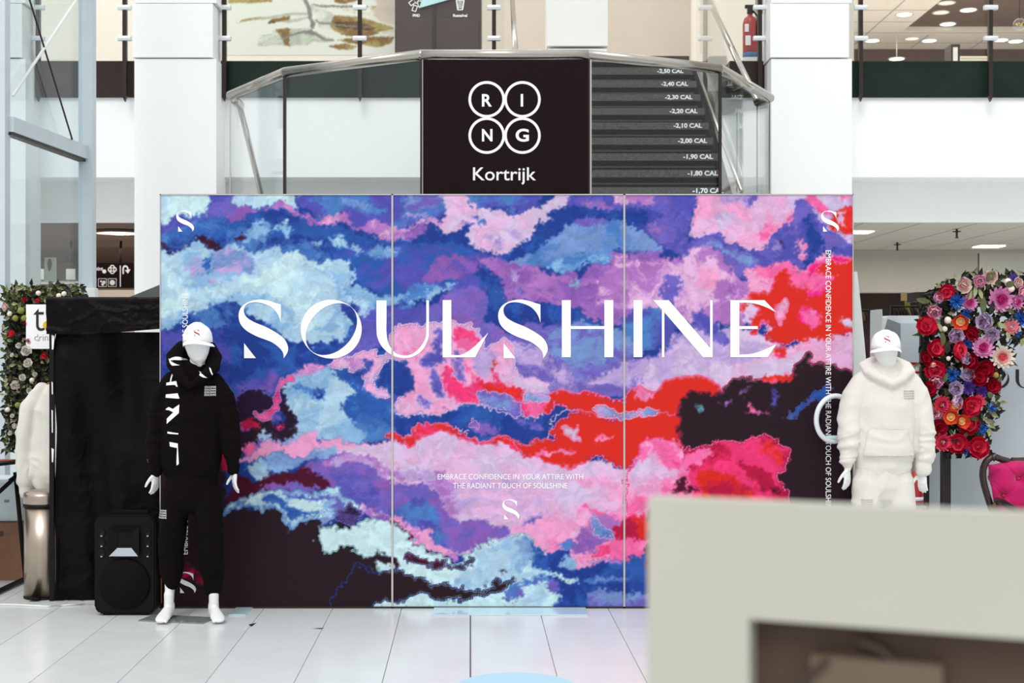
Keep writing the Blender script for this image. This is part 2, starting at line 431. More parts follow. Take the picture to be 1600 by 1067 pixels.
('pink', 'plav', [(1075,295),(1250,295),(1246,320),(1240,340),(1225,350),(1210,362),(1198,380),(1186,390),(1176,390),(1170,396),(1160,386),(1145,380),(1130,378),(1125,362),(1105,364),(1085,372),(1073,366),(1075,345),(1083,335),(1085,318)]),
('indigo', 'violet', [(1060,295),(1090,295),(1085,318),(1078,340),(1068,360),(1060,370)]),
('lilac', 'violet', [(1112,295),(1185,295),(1180,308),(1172,325),(1160,315),(1145,318),(1130,312)]),
('lilac', 'lav', [(1114,336),(1130,328),(1147,332),(1145,346),(1130,354),(1122,352)]),
('hot', 'pink', [(1195,325),(1215,310),(1235,315),(1240,338),(1222,350),(1205,362),(1190,375),(1182,365),(1195,345)]),
('pink', 'plav', [(1190,318),(1210,305),(1232,305),(1238,325),(1232,345),(1215,352),(1205,342)]),
('lav', 'lilac', [(1230,295),(1340,295),(1340,395),(1310,385),(1290,365),(1272,335),(1250,315),(1235,325)]),
('hot', 'rose', [(1255,295),(1275,305),(1292,318),(1300,330),(1288,332),(1272,322),(1262,314)]),
('hot', 'pink', [(1308,300),(1330,300),(1328,312),(1316,308)]),
('rose', 'red', [(1300,330),(1318,325),(1340,322),(1340,362),(1322,364),(1308,358),(1296,345)]),
('pink', 'plav', [(1310,330),(1322,328),(1322,355),(1312,350)]),
('violet', 'indigo', [(1055,385),(1075,375),(1100,362),(1124,358),(1128,380),(1150,382),(1165,396),(1180,390),(1194,386),(1200,372),(1220,355),(1240,340),(1242,315),(1260,306),(1275,330),(1290,352),(1302,358),(1320,368),(1340,378),(1340,405),(1320,405),(1300,393),(1285,386),(1275,400),(1262,402),(1255,400),(1258,414),(1252,420),(1256,438),(1250,430),(1243,412),(1235,403),(1215,412),(1200,418),(1180,420),(1165,430),(1155,432),(1145,425),(1135,410),(1130,393),(1115,386),(1095,386),(1080,400),(1055,402)]),
('slat', 'violet', [(1080,376),(1100,366),(1115,370),(1130,388),(1150,392),(1175,396),(1182,410),(1165,412),(1140,400),(1120,386),(1090,388),(1070,394)]),
('lilac', 'violet', [(1200,388),(1225,365),(1245,352),(1250,360),(1230,375),(1215,392)]),
('navy', 'indigo', [(1258,338),(1272,330),(1276,355),(1290,372),(1286,385),(1270,402),(1258,398),(1262,375),(1255,360)]),
('plum', 'indigo', [(1212,372),(1238,365),(1255,360),(1245,375),(1245,395),(1225,385)]),
('navy', 'indigo', [(1298,385),(1315,388),(1340,398),(1340,408),(1318,404)]),
('hot', 'pink', [(1243,372),(1252,370),(1256,378),(1264,382),(1256,390),(1262,402),(1250,406),(1247,390)]),
('orchid', 'plav', [(1060,402),(1085,386),(1105,384),(1128,394),(1137,412),(1150,430),(1168,442),(1190,420),(1195,440),(1175,470),(1180,500),(1160,510),(1120,505),(1060,505)]),
('plav', 'pink', [(1085,415),(1115,400),(1125,420),(1118,450),(1090,450)]),
('purple', 'orchid', [(1115,440),(1140,435),(1145,455),(1128,470),(1112,462)]),
('indigo', 'violet', [(1075,490),(1095,485),(1110,505),(1130,520),(1140,535),(1120,540),(1095,520),(1080,505)]),
('pink', 'hot', [(1160,420),(1190,416),(1215,406),(1236,404),(1250,425),(1270,408),(1285,392),(1302,394),(1340,404),(1340,440),(1250,500),(1180,510),(1150,480),(1170,450)]),
('hot', 'mag', [(1268,412),(1282,402),(1300,400),(1340,408),(1340,440),(1290,460),(1260,470),(1265,430)]),
('red', 'red', [(1168,458),(1186,452),(1196,462),(1206,454),(1212,440),(1216,420),(1228,418),(1236,432),(1240,446),(1258,450),(1270,432),(1282,415),(1300,408),(1315,413),(1340,402),(1340,525),(1315,522),(1305,530),(1288,535),(1270,533),(1255,540),(1245,533),(1235,528),(1225,538),(1205,534),(1196,525),(1200,515),(1212,512),(1196,504),(1190,498),(1186,512),(1178,524),(1172,516),(1180,510),(1174,502),(1183,492),(1188,480),(1172,476),(1160,488),(1155,478),(1172,468)], ('hot', 3)),
('mag', 'hot', [(1248,482),(1268,478),(1285,486),(1284,505),(1268,514),(1250,502)]),
('pink', 'hot', [(1262,488),(1274,482),(1280,498),(1268,504)]),
('mag', 'hot', [(1262,432),(1280,425),(1305,432),(1296,448),(1280,458),(1262,462)]),
('plav', 'pink', [(1220,474),(1228,464),(1234,478),(1226,490),(1222,506),(1216,500),(1212,488)], ('hot', 2)),
('plav', 'pink', [(1196,508),(1210,512),(1204,520),(1196,516)]),
('lav', 'pink', [(1165,470),(1182,480),(1180,496),(1170,505),(1160,500)]),
('pink', 'lav', [(1340,512),(1322,512),(1312,498),(1322,494),(1340,502)]),
('pink', 'plav', [(1200,540),(1225,542),(1250,538),(1270,530),(1300,528),(1340,520),(1340,600),(1300,585),(1240,590),(1180,600),(1160,590),(1185,560)]),
('rose', 'red', [(1206,545),(1222,540),(1232,552),(1222,560),(1212,556)]),
('lav', 'plav', [(1120,580),(1180,560),(1230,560),(1250,548),(1262,555),(1235,580),(1210,595),(1160,600),(1125,615)]),
# --- middle complex of pinks
('pink', 'plav', [(606,526),(615,512),(630,507),(642,504),(655,509),(665,505),(680,508),(688,496),(700,500),(722,508),(735,506),(748,520),(755,540),(745,552),(760,545),(780,530),(800,540),(800,610),(780,632),(760,634),(745,638),(730,636),(715,640),(700,644),(672,650),(655,646),(640,650),(620,646),(611,640),(618,628),(628,618),(640,610),(642,600),(636,588),(628,576),(626,562),(615,562),(606,558),(600,568),(592,577),(588,590),(583,602),(595,608),(608,616),(602,624),(588,618),(575,620),(562,626),(557,622),(568,610),(575,598),(566,590),(573,578),(560,570),(556,576),(548,578),(535,572),(520,572),(512,576),(505,574),(515,572),(530,560),(548,558),(565,548),(582,548),(590,558),(602,556),(610,545)], ('lav', 2)),
('orchid', 'plav', [(535,562),(555,558),(565,566),(560,578),(545,576),(534,570)]),
('navy', 'blue', [(600,582),(613,568),(626,562),(632,578),(642,592),(644,606),(632,614),(618,622),(602,610),(590,600),(592,588)]),
('navy', 'indigo', [(563,562),(578,562),(586,572),(576,580),(566,592),(560,586),(570,574)]),
('indigo', 'violet', [(678,512),(687,512),(690,530),(686,545),(692,562),(677,572),(664,578),(656,572),(655,560),(664,550),(674,552),(674,530)], ('lilac', 2)),
('violet', 'indigo', [(668,580),(680,582),(686,598),(690,616),(682,622),(674,610),(672,595)], ('lilac', 2)),
('violet', 'lilac', [(702,560),(714,562),(718,580),(722,594),(712,602),(702,594),(708,580)], ('lilac', 2)),
('violet', 'lilac', [(648,618),(665,622),(674,632),(664,640),(654,634)], ('lav', 2)),
('hot', 'rose', [(706,508),(720,512),(738,516),(742,528),(748,525),(738,540),(730,548),(715,545),(706,530)], ('plav', 2)),
('violet', 'lilac', [(706,545),(716,550),(720,560),(708,560)]),
('hot', 'pink', [(625,548),(640,540),(655,542),(660,548),(645,556),(628,556)]),
('lilac', 'violet', [(735,555),(760,545),(775,560),(768,580),(750,590),(735,575)]),
('rose', 'hot', [(688,572),(700,570),(706,590),(718,602),(740,600),(735,588),(724,572),(722,562),(730,575),(740,590),(755,596),(770,600),(785,606),(800,606),(830,622),(842,632),(862,625),(868,640),(850,650),(845,660),(832,662),(815,648),(800,640),(780,624),(762,618),(740,630),(715,632),(700,625),(690,605)], ('pink', 3)),
('red', 'rose', [(762,577),(774,582),(776,592),(790,600),(810,612),(828,620),(820,630),(795,625),(770,612),(752,606),(745,598),(760,598),(772,600),(770,588)]),
('red', 'rose', [(765,565),(772,566),(772,572),(766,574)]),
('violet', 'slat', [(742,614),(752,606),(762,614),(790,618),(805,632),(815,648),(800,652),(785,640),(765,636),(750,628)], ('lilac', 2)),
# blue band in the centre
('navy', 'blue', [(598,668),(614,650),(640,652),(660,648),(700,646),(715,640),(740,630),(760,640),(785,646),(800,652),(822,656),(840,650),(862,632),(872,626),(880,634),(905,636),(900,642),(880,642),(866,652),(855,662),(858,672),(850,686),(835,690),(825,698),(812,696),(800,685),(780,682),(760,688),(745,692),(735,684),(720,674),(705,664),(690,662),(665,664),(648,662),(640,676),(622,684),(600,680),(570,692),(540,694),(520,690),(510,668),(525,650),(560,640)], ('lav', 2)),
('violet', 'purple', [(722,668),(750,662),(775,670),(770,680),(745,682)]),
('violet', 'orchid', [(735,655),(745,662),(742,672),(732,668)], ('pink', 1)),
('violet', 'indigo', [(800,652),(830,662),(850,668),(840,676),(820,668),(805,662)]),
# --- left middle
('steel', 'blue', [(505,578),(525,578),(545,600),(566,610),(590,622),(612,636),(614,690),(560,694),(535,680),(515,640)]),
('sky', 'pale', [(436,600),(445,595),(455,590),(470,582),(490,582),(505,577),(522,580),(530,592),(545,602),(552,615),(540,625),(535,640),(545,655),(560,672),(575,680),(560,692),(540,692),(515,690),(500,688),(490,680),(475,675),(458,680),(452,672),(462,662),(455,650),(445,640),(445,620)]),
('pale', 'sky', [(450,630),(470,622),(495,630),(500,650),(490,668),(470,665),(455,645)]),
('steel', 'navy', [(452,605),(470,600),(490,606),(505,615),(500,625),(485,614),(465,610)]),
('navy', 'steel', [(490,610),(502,612),(505,625),(496,625)]),
('pink', 'orchid', [(440,600),(445,590),(460,585),(472,575),(482,567),(496,567),(505,575),(500,581),(485,584),(466,588),(450,596)]),
('purple', 'indigo', [(366,608),(390,592),(410,590),(426,577),(436,588),(430,606),(418,614),(405,606),(385,606),(370,620)]),
('dark', 'plum', [(366,622),(380,612),(395,607),(410,610),(422,620),(432,628),(424,644),(402,648),(390,662),(366,668)], ('violet', 3)),
('plum', 'dark', [(360,662),(400,655),(428,652),(440,625),(436,605),(446,602),(444,625),(452,640),(462,655),(458,672),(470,676),(450,686),(436,692),(420,682),(410,696),(396,712),(360,715)]),
('navy', 'violet', [(408,648),(425,640),(438,645),(445,658),(432,664),(420,656)]),
('purple', 'crim', [(372,660),(395,655),(405,668),(385,676),(372,672)]),
('rose', 'hot', [(396,648),(412,646),(424,634),(431,622),(428,600),(438,592),(456,587),(458,592),(440,600),(434,612),(436,634),(426,648),(414,656),(404,658)], ('orchid', 2)),
('rose', 'wine', [(425,668),(438,664),(444,670),(432,674)]),
('pale', 'sky', [(398,680),(410,676),(422,681),(430,690),(440,692),(452,684),(470,675),(490,668),(502,676),(498,682),(480,680),(462,688),(442,696),(428,692),(418,684),(410,694),(404,690)]),
('violet', 'navy', [(374,700),(400,694),(412,684),(416,692),(404,712),(380,716)]),
('hot', 'pink', [(374,698),(392,696),(398,704),(386,712),(374,708)]),
('pink', 'pink', [(370,722),(395,708),(408,696),(418,684),(430,692),(443,695),(460,686),(480,675),(497,675),(496,692),(510,690),(535,688),(555,694),(580,697),(600,696),(616,690),(625,705),(600,708),(560,706),(535,708),(512,704),(492,713),(475,714),(455,716),(442,706),(428,706),(418,714),(400,720),(375,728)]),
('sky', 'slat', [(392,742),(382,735),(395,724),(412,718),(424,707),(440,705),(458,716),(476,713),(485,704),(505,698),(525,700),(532,708),(512,716),(482,720),(462,732),(440,740),(420,748),(400,754)]),
('pale', 'sky', [(390,735),(400,720),(412,722),(420,740),(405,752),(394,748)]),
('navy', 'steel', [(414,735),(430,740),(450,738),(458,742),(440,748),(422,745)]),
# --- big lavender in the middle
('lav', 'plav', [(525,706),(555,698),(600,698),(622,688),(640,680),(665,674),(700,672),(725,688),(745,694),(770,693),(790,700),(808,716),(820,712),(860,722),(900,726),(940,720),(970,736),(1000,735),(1000,830),(900,835),(860,870),(700,870),(640,850),(560,800),(520,760)]),
('purple', 'violet', [(470,738),(482,724),(502,716),(530,708),(555,712),(590,722),(600,745),(613,755),(640,757),(665,758),(682,770),(692,790),(700,810),(720,818),(750,815),(770,825),(795,828),(795,842),(770,848),(740,862),(720,866),(690,862),(650,852),(620,830),(590,805),(560,792),(530,780),(508,765),(500,748)]),
('orchid', 'lilac', [(500,722),(540,708),(580,716),(605,735),(600,752),(580,730),(545,722),(515,730)]),
('indigo', 'violet', [(520,745),(545,735),(575,748),(590,775),(600,795),(560,792),(528,775)]),
('steel', 'indigo', [(606,800),(640,784),(662,782),(680,800),(688,830),(700,852),(680,858),(652,842),(640,846),(622,830),(608,815)]),
('lilac', 'orchid', [(590,738),(640,735),(690,740),(700,752),(720,760),(735,800),(700,812),(692,790),(680,765),(650,748),(620,752)]),
('plav', 'lilac', [(700,770),(740,750),(800,752),(860,770),(880,810),(850,820),(800,800),(760,815),(735,812),(710,800)]),
('lilac', 'violet', [(825,812),(850,800),(865,805),(850,822),(830,830),(810,826)]),
('plav', 'pink', [(790,832),(830,818),(860,800),(900,790),(950,770),(1000,760),(1000,830),(900,850),(850,865),(820,848),(795,845)]),
('pink', 'plav', [(900,740),(940,735),(975,742),(985,780),(960,785),(940,765),(910,762)]),
('orchid', 'pink', [(596,806),(618,810),(640,822),(652,832),(668,830),(674,850),(690,858),(702,862),(716,872),(712,884),(700,874),(680,868),(660,860),(640,854),(632,832),(616,822),(600,818)]),
('plum', 'wine', [(612,818),(628,826),(638,834),(642,850),(655,858),(675,868),(695,872),(706,884),(715,886),(704,888),(690,876),(670,870),(650,862),(640,856),(634,838),(620,828),(606,822)]),
# wine patch + river on the left
('wine', 'wine', [(365,745),(395,754),(410,748),(430,742),(455,738),(470,737),(476,729),(484,736),(495,746),(512,752),(512,762),(500,768),(480,772),(460,768),(430,768),(410,774),(390,784),(372,790),(345,795)]),
('purple', 'violet', [(398,764),(422,755),(448,758),(464,750),(475,760),(500,764),(480,771),(450,768),(418,768)]),
('dark', 'dark', [(240,700),(345,700),(350,800),(400,796),(430,794),(440,800),(447,822),(453,830),(470,822),(484,812),(496,815),(500,830),(515,825),(530,815),(545,812),(560,822),(572,816),(590,822),(640,880),(700,920),(760,930),(720,965),(240,965)]),
('ice', 'sky', [(345,808),(358,790),(374,785),(394,778),(408,769),(438,770),(470,771),(500,773),(514,762),(530,772),(548,786),(566,792),(555,800),(530,800),(515,808),(498,811),(482,811),(470,820),(453,829),(446,818),(441,802),(430,792),(415,796),(400,797),(390,788),(375,790),(358,798)], ('steel', 2)),
('blue', 'steel', [(408,776),(428,774),(440,782),(456,796),(480,802),(508,799),(490,806),(470,812),(454,816),(446,806),(438,794),(428,786),(412,790)]),
('blue', 'violet', [(440,773),(470,776),(498,778),(512,772),(520,778),(500,784),(470,782),(446,780)]),
('steel', 'violet', [(520,778),(540,786),(535,796),(512,798),(522,788)]),
('plum', 'violet', [(520,808),(530,798),(545,790),(556,800),(562,815),(555,824),(540,820),(528,812)], ('violet', 2)),
('orchid', 'purple', [(562,802),(572,798),(590,808),(612,812),(608,820),(590,816),(572,812)]),
('slat', 'lilac', [(494,815),(508,806),(520,806),(510,818),(500,828)]),
# --- pale cloud lower centre
('ice', 'ice', [(498,832),(510,830),(520,822),(530,831),(545,828),(555,824),(570,818),(580,815),(600,819),(612,822),(625,829),(634,836),(634,843),(641,852),(648,858),(656,856),(662,866),(674,870),(690,871),(702,882),(712,886),(724,882),(722,874),(735,865),(752,856),(770,852),(785,848),(795,843),(804,838),(815,838),(832,845),(839,860),(838,872),(855,880),(880,905),(920,935),(915,955),(580,955),(585,946),(600,938),(615,944),(635,934),(650,929),(612,890),(604,898),(590,897),(586,885),(596,874),(592,862),(582,872),(568,880),(558,868),(545,856),(530,858),(516,864),(506,862),(498,846)], ('teal', 1)),
('pale', 'sky', [(740,865),(770,855),(800,840),(815,840),(832,848),(838,870),(815,890),(800,905),(770,915),(735,925),(700,915),(720,900),(745,885)]),
('sky', 'slat', [(800,845),(818,842),(832,850),(836,870),(822,876),(808,895),(800,885),(812,868)]),
('dark', 'plum', [(575,878),(590,872),(600,868),(612,876),(622,880),(618,890),(606,884),(592,880),(586,884)]),
('dark', 'dark', [(560,885),(585,900),(600,896),(613,889),(630,900),(650,905),(665,912),(676,919),(690,915),(710,921),(725,926),(742,929),(754,926),(766,918),(770,908),(775,904),(780,914),(790,911),(799,904),(806,899),(796,914),(780,925),(765,930),(745,932),(730,937),(720,943),(711,935),(695,939),(680,938),(665,932),(650,930),(635,934),(618,943),(600,940),(585,948),(560,965),(500,965)], ('navy', 2)),
('plum', 'wine', [(632,872),(645,867),(651,872),(665,875),(673,880),(690,880),(701,888),(714,890),(727,885),(735,875),(743,875),(736,882),(728,890),(712,894),(696,889),(686,890),(682,898),(676,895),(674,886),(662,888),(652,884),(640,883)], ('navy', 1)),
('dark', 'navy', [(780,895),(784,890),(790,893),(787,898)]),
('dark', 'navy', [(788,930),(795,936),(800,941),(790,941)]),
# lower right blues
('steel', 'blue', [(832,845),(840,862),(836,872),(850,878),(870,885),(880,892),(860,893),(845,890),(828,886),(822,880),(830,868),(826,855)]),
('blue', 'navy', [(838,862),(850,866),(856,870),(862,864),(870,860),(888,862),(898,868),(900,880),(915,886),(940,878),(965,872),(980,880),(992,862),(1003,868),(1012,900),(1012,960),(858,960),(872,935),(850,920),(858,910),(845,905),(826,905),(840,895),(826,888),(834,878)]),
('steel', 'sky', [(880,868),(895,868),(900,885),(890,895),(875,888)]),
('steel', 'violet', [(800,915),(815,908),(835,906),(852,905),(866,912),(876,925),(862,932),(845,920),(818,918),(812,932),(795,938),(785,930)]),
('ice', 'pale', [(808,912),(822,922),(842,914),(852,912),(853,920),(844,925),(856,938),(862,960),(795,960),(800,944),(820,935)]),
('pale', 'ice', [(800,905),(820,890),(828,872),(830,888),(845,893),(870,900),(890,907),(905,907),(888,915),(870,906),(850,902),(830,905),(815,908)]),
('slat', 'steel', [(900,908),(930,905),(960,902),(985,905),(960,910),(925,912)]),
('violet', 'slat', [(915,925),(930,918),(945,925),(975,930),(990,925),(1012,935),(1012,960),(930,960),(915,945)]),
# lower right pinks
('hot', 'pink', [(852,822),(866,824),(886,826),(905,818),(898,800),(912,790),(928,800),(950,805),(980,805),(990,785),(1020,790),(1020,855),(1000,872),(985,870),(975,880),(950,872),(930,878),(906,884),(895,880),(886,862),(872,854),(864,862),(859,870),(850,860),(846,842)]),
('pink', 'plav', [(890,835),(905,822),(900,802),(912,798),(925,808),(915,822),(905,838),(895,845)]),
('orchid', 'purple', [(868,850),(882,846),(898,848),(906,836),(918,822),(930,808),(955,812),(968,820),(962,836),(945,848),(930,860),(910,868),(895,868),(886,862)]),
('crim', 'rose', [(950,832),(968,820),(980,806),(1010,800),(1014,842),(990,846),(970,842),(954,840)]),
('red', 'rose', [(985,800),(1000,790),(1018,795),(1016,830),(1000,845),(988,830)]),
('slat', 'steel', [(922,808),(930,812),(938,825),(952,833),(956,846),(944,840),(930,834)], ('lilac', 2)),
('slat', 'steel', [(868,850),(882,848),(896,852),(888,862),(874,858)]),
('hot', 'rose', [(905,878),(915,872),(940,855),(965,845),(990,850),(985,866),(960,868),(930,872)]),
('orchid', 'pink', [(895,880),(925,880),(950,872),(975,880),(965,884),(945,878),(915,888),(900,890)]),
# --- reds of the centre
('red', 'red', [(845,642),(862,618),(874,611),(900,616),(918,612),(940,622),(958,628),(975,625),(983,606),(1000,606),(1020,614),(1026,600),(1036,593),(1060,588),(1085,590),(1106,592),(1122,612),(1115,622),(1080,620),(1062,630),(1052,652),(980,648),(930,650),(905,642),(880,636),(866,630),(856,645)], ('hot', 4)),
('pink', 'hot', [(984,608),(1000,604),(1010,612),(1022,618),(1005,626),(990,620)]),
('red', 'red', [(775,684),(795,683),(806,690),(816,699),(826,698),(836,688),(850,687),(862,690),(860,674),(870,662),(888,650),(905,643),(925,650),(960,656),(985,652),(1058,648),(1062,670),(1056,690),(1064,708),(1045,697),(1034,690),(1016,690),(1000,695),(993,704),(994,714),(984,722),(975,736),(962,730),(952,722),(944,716),(930,712),(920,718),(912,728),(890,732),(868,728),(850,725),(840,716),(818,716),(808,706),(795,698),(780,696)], ('hot', 3)),
('red', 'rose', [(598,682),(613,680),(625,686),(638,682),(644,670),(652,664),(668,664),(690,662),(704,666),(716,678),(730,686),(745,692),(765,688),(778,684),(800,690),(812,706),(806,716),(798,702),(782,696),(765,694),(745,696),(728,690),(712,684),(700,674),(680,674),(660,680),(648,684),(645,698),(635,700),(628,690),(612,688),(598,686)], ('hot', 2)),
('lilac', 'slat', [(928,640),(940,634),(955,640),(968,648),(985,644),(1000,640),(1012,640),(1030,646),(1012,652),(1000,648),(985,653),(965,652),(950,648),(938,650)], ('pink', 2)),
('lilac', 'slat', [(812,620),(822,612),(836,616),(850,622),(856,628),(838,628),(826,625),(818,630)], ('pink', 2)),
('lav', 'slat', [(876,670),(890,668),(898,682),(906,690),(896,692),(886,682)], ('hot', 3)),
('hot', 'pink', [(926,690),(935,680),(948,678),(955,684),(942,688),(930,692)]),
('hot', 'pink', [(824,712),(845,706),(865,708),(885,702),(898,708),(890,714),(870,712),(850,714),(835,718)]),
('plav', 'lav', [(770,696),(790,696),(804,706),(815,718),(830,715),(850,728),(880,734),(910,736),(930,720),(945,726),(965,738),(976,742),(976,760),(930,745),(880,745),(830,735),(790,725),(765,712)]),
# right panel lower
('pink', 'hot', [(976,745),(984,730),(992,715),(992,700),(1005,690),(1025,688),(1045,692),(1066,706),(1085,700),(1090,740),(1085,770),(1120,800),(976,810)], ('rose', 2)),
('plav', 'lav', [(978,745),(990,725),(1000,716),(1015,712),(1030,725),(1050,730),(1058,745),(1040,750),(1020,745),(1000,760),(980,770)]),
('hot', 'rose', [(1010,690),(1040,692),(1060,705),(1065,730),(1045,735),(1025,712)]),
('dark', 'dark', [(1058,628),(1078,614),(1095,612),(1106,620),(1125,618),(1138,602),(1152,592),(1166,588),(1176,598),(1190,594),(1202,592),(1212,600),(1230,594),(1238,580),(1250,570),(1262,554),(1271,554),(1264,572),(1280,568),(1300,570),(1318,578),(1340,584),(1340,960),(1012,960),(1012,800),(1100,800),(1066,705),(1060,690),(1054,672),(1062,655),(1052,648),(1064,640)], ('crim', 2)),
('red', 'hot', [(1178,594),(1190,590),(1205,588),(1225,590),(1240,580),(1238,592),(1222,600),(1208,600),(1192,598)]),
('crim', 'rose', [(1066,706),(1080,700),(1100,697),(1116,692),(1130,690),(1146,695),(1160,690),(1180,685),(1196,682),(1206,690),(1216,696),(1230,702),(1234,716),(1226,736),(1212,746),(1226,762),(1232,790),(1080,800),(1082,770),(1072,745)], ('hot', 3)),
('red', 'rose', [(1165,700),(1185,692),(1200,694),(1225,704),(1226,722),(1218,738),(1202,738),(1188,722),(1172,715)]),
('hot', 'pink', [(1070,708),(1100,700),(1112,712),(1100,725),(1080,730),(1072,745),(1066,725)]),
('wine', 'crim', [(1150,720),(1180,728),(1205,745),(1215,775),(1190,765),(1165,745)]),
('crim', 'red', [(1085,745),(1110,735),(1135,745),(1160,760),(1185,780),(1100,790)]),
('plum', 'wine', [(1046,770),(1058,762),(1062,750),(1068,747),(1070,760),(1084,764),(1090,770),(1075,772),(1060,770)]),
('hot', 'orchid', [(1166,626),(1174,630),(1178,640),(1195,648),(1206,652),(1190,650),(1172,644),(1162,644),(1172,638)]),
('steel', 'blue', [(1218,652),(1234,648),(1244,638),(1260,626),(1275,614),(1285,607),(1296,604),(1292,616),(1272,626),(1252,640),(1238,654)], ('indigo', 1)),
('indigo', 'plum', [(1205,605),(1212,608),(1214,622),(1208,640),(1204,625)]),
('teal', 'dark', [(1086,636),(1096,630),(1100,640),(1090,648)]),
('orchid', 'plum', [(1126,632),(1138,622),(1140,626),(1130,638)]),
('orchid', 'plum', [(1158,612),(1168,604),(1170,608),(1160,620)]),
('crim', 'wine', [(285,893),(292,886),(305,894),(324,920),(316,918),(305,912),(292,908),(282,912)]),
('wine', 'crim', [(330,715),(352,702),(358,735),(345,738)]),
]

def boxblur(a, r):
    for ax in (0, 1):
        c = np.cumsum(np.pad(a, [(r + 1, r) if k == ax else (0, 0) for k in (0, 1)], mode='edge'), axis=ax)
        n = a.shape[ax]
        hi = np.take(c, np.arange(n) + 2 * r + 1, axis=ax); lo = np.take(c, np.arange(n), axis=ax)
        a = (hi - lo) / (2 * r + 1)
    return a

def paint(polys, x0, x1, y0, y1, nu, nv, amp=7.0, seed=3, detail=1.0, base='navy'):
    xs, ys = np.meshgrid(np.linspace(x0, x1, nu + 1), np.linspace(y1, y0, nv + 1))
    w = lambda sc, s, o, g=0.5: (fbm(xs, ys, sc, o, s, g) - 0.5) * 3.2
    sx = amp / 6.0
    f1 = (fbm(xs, ys, 5.0 * sx, 3, seed + 70, .9) - .5) * 2.5; f2 = (fbm(xs, ys, 5.0 * sx, 3, seed + 90, .9) - .5) * 2.5
    g1 = (fbm(xs, ys, 7.0 * sx, 3, seed + 170, .8) - .5) * 3.6; g2 = (fbm(xs, ys, 7.0 * sx, 3, seed + 190, .8) - .5) * 3.6
    f1 = f1 + 0.8 * np.sign(g1) * g1 ** 2; f2 = f2 + 0.7 * np.sign(g2) * g2 ** 2
    wx = xs + amp * (1.0 * f1 + 0.4 * w(30 * sx, seed, 2) + 0.7 * w(13 * sx, seed + 50, 5, 0.85))
    wy = ys + amp * (0.9 * f2 + 0.35 * w(30 * sx, seed + 11, 2) + 0.6 * w(13 * sx, seed + 61, 5, 0.85))
    def lv(n, k=6): return 0.35 * n + 0.65 * np.clip(np.floor(n * k + 0.5) / k, 0, 1)
    qx = xs + 13 * w(40, seed + 5, 3) + 5 * w(10, seed + 6, 3, .7); qy = (ys + 10 * w(36, seed + 9, 3) + 4 * w(10, seed + 8, 3, .7)) * 1.3
    n1 = fbm(qx, qy, 40, 6, seed + 21, 0.6)
    n1 = np.clip((n1 - 0.5) * 5.0 + 0.44, 0, 1); kk = n1 * 6
    edge = np.clip(1 - np.abs(kk - np.round(kk - .5) - .5) * 0 - np.abs((kk + .5) % 1 - .5) * 7, 0, 1) * ((n1 > .04) & (n1 < .96))
    n1 = lv(n1)
    bil = np.abs(2 * fbm(qx + 140, qy, 30, 5, seed + 31, 0.6) - 1) * 3.0        # billows: dark creases, bright bellies
    bil = np.clip(bil, 0, 1.2)
    rid = lv(np.clip(bil, 0, 1), 5) - 0.45
    n2 = np.clip((fbm(qx, qy - 90, 9, 4, seed + 41, 0.7) - 0.5) * 3, -1, 1)
    col = np.zeros(xs.shape + (3,)); col[:] = PAL[base]
    px = (x1 - x0) / nu
    for pi, pl in enumerate(polys):
        pl_c = PAL[pl[0]]
        A = np.array(PAL[pl[0]], float); B = np.array(PAL[pl[1]], float); pts = pl[2]
        pa = np.array(pts, float)
        mx = 3.2 * amp
        i0 = max(0, int((pa[:, 0].min() - mx - x0) / px)); i1 = min(nu + 1, int((pa[:, 0].max() + mx - x0) / px) + 2)
        j0 = max(0, int((y1 - pa[:, 1].max() - mx) / px)); j1 = min(nv + 1, int((y1 - pa[:, 1].min() + mx) / px) + 2)
        if i0 >= i1 or j0 >= j1: continue
        sl = (slice(j0, j1), slice(i0, i1))
        X_ = wx[sl]; Y_ = wy[sl]
        ins = np.zeros(X_.shape, bool); n = len(pts)
        for k in range(n):
            ax, ay = pts[k]; bx_, by = pts[(k + 1) % n]
            if ay == by: continue
            c = ((ay > Y_) != (by > Y_)) & (X_ < (bx_ - ax) * (Y_ - ay) / (by - ay) + ax)
            ins ^= c
        m = ins.astype(float)
        if len(pl) > 3:
            rc = np.array(PAL[pl[3][0]], float); r = max(1, int(pl[3][1] / px + 0.5))
            bl = boxblur(m, r); rm = np.clip((bl - 0.08) * 6, 0, 1) * (1 - m)
            rm = rm[..., None]
            col[sl] = col[sl] * (1 - rm) + rc * rm
        t = n1[sl][..., None]
        c = A * (1 - t) + B * t
        if abs(A - B).sum() < 1 and pl[0] not in ('dark', 'red', 'ms'): c = c * 1.0
        dk = pl[0] in ('dark', 'red') and pl[1] == pl[0]
        if not dk:
            c = c * (1 + 0.035 * n2[sl][..., None] + 0.085 * rid[sl][..., None] * detail + 0.07 * edge[sl][..., None] * (1 if sum(pl_c) < 560 else -.6))
        mm = boxblur(m, 1)[..., None] if px < 1.5 else m[..., None]
        col[sl] = col[sl] * (1 - mm) + c * mm
    return np.clip(col, 0, 255)

def to_lin(c):
    c = c / 255.0
    return np.where(c <= 0.04045, c / 12.92, ((c + 0.055) / 1.055) ** 2.4)

def set_cols(me, c):
    at = me.color_attributes.new('print', 'FLOAT_COLOR', 'POINT')
    a = np.ones((len(me.vertices), 4), np.float32); a[:, :3] = to_lin(c.reshape(-1, 3))
    at.data.foreach_set('color', a.ravel())

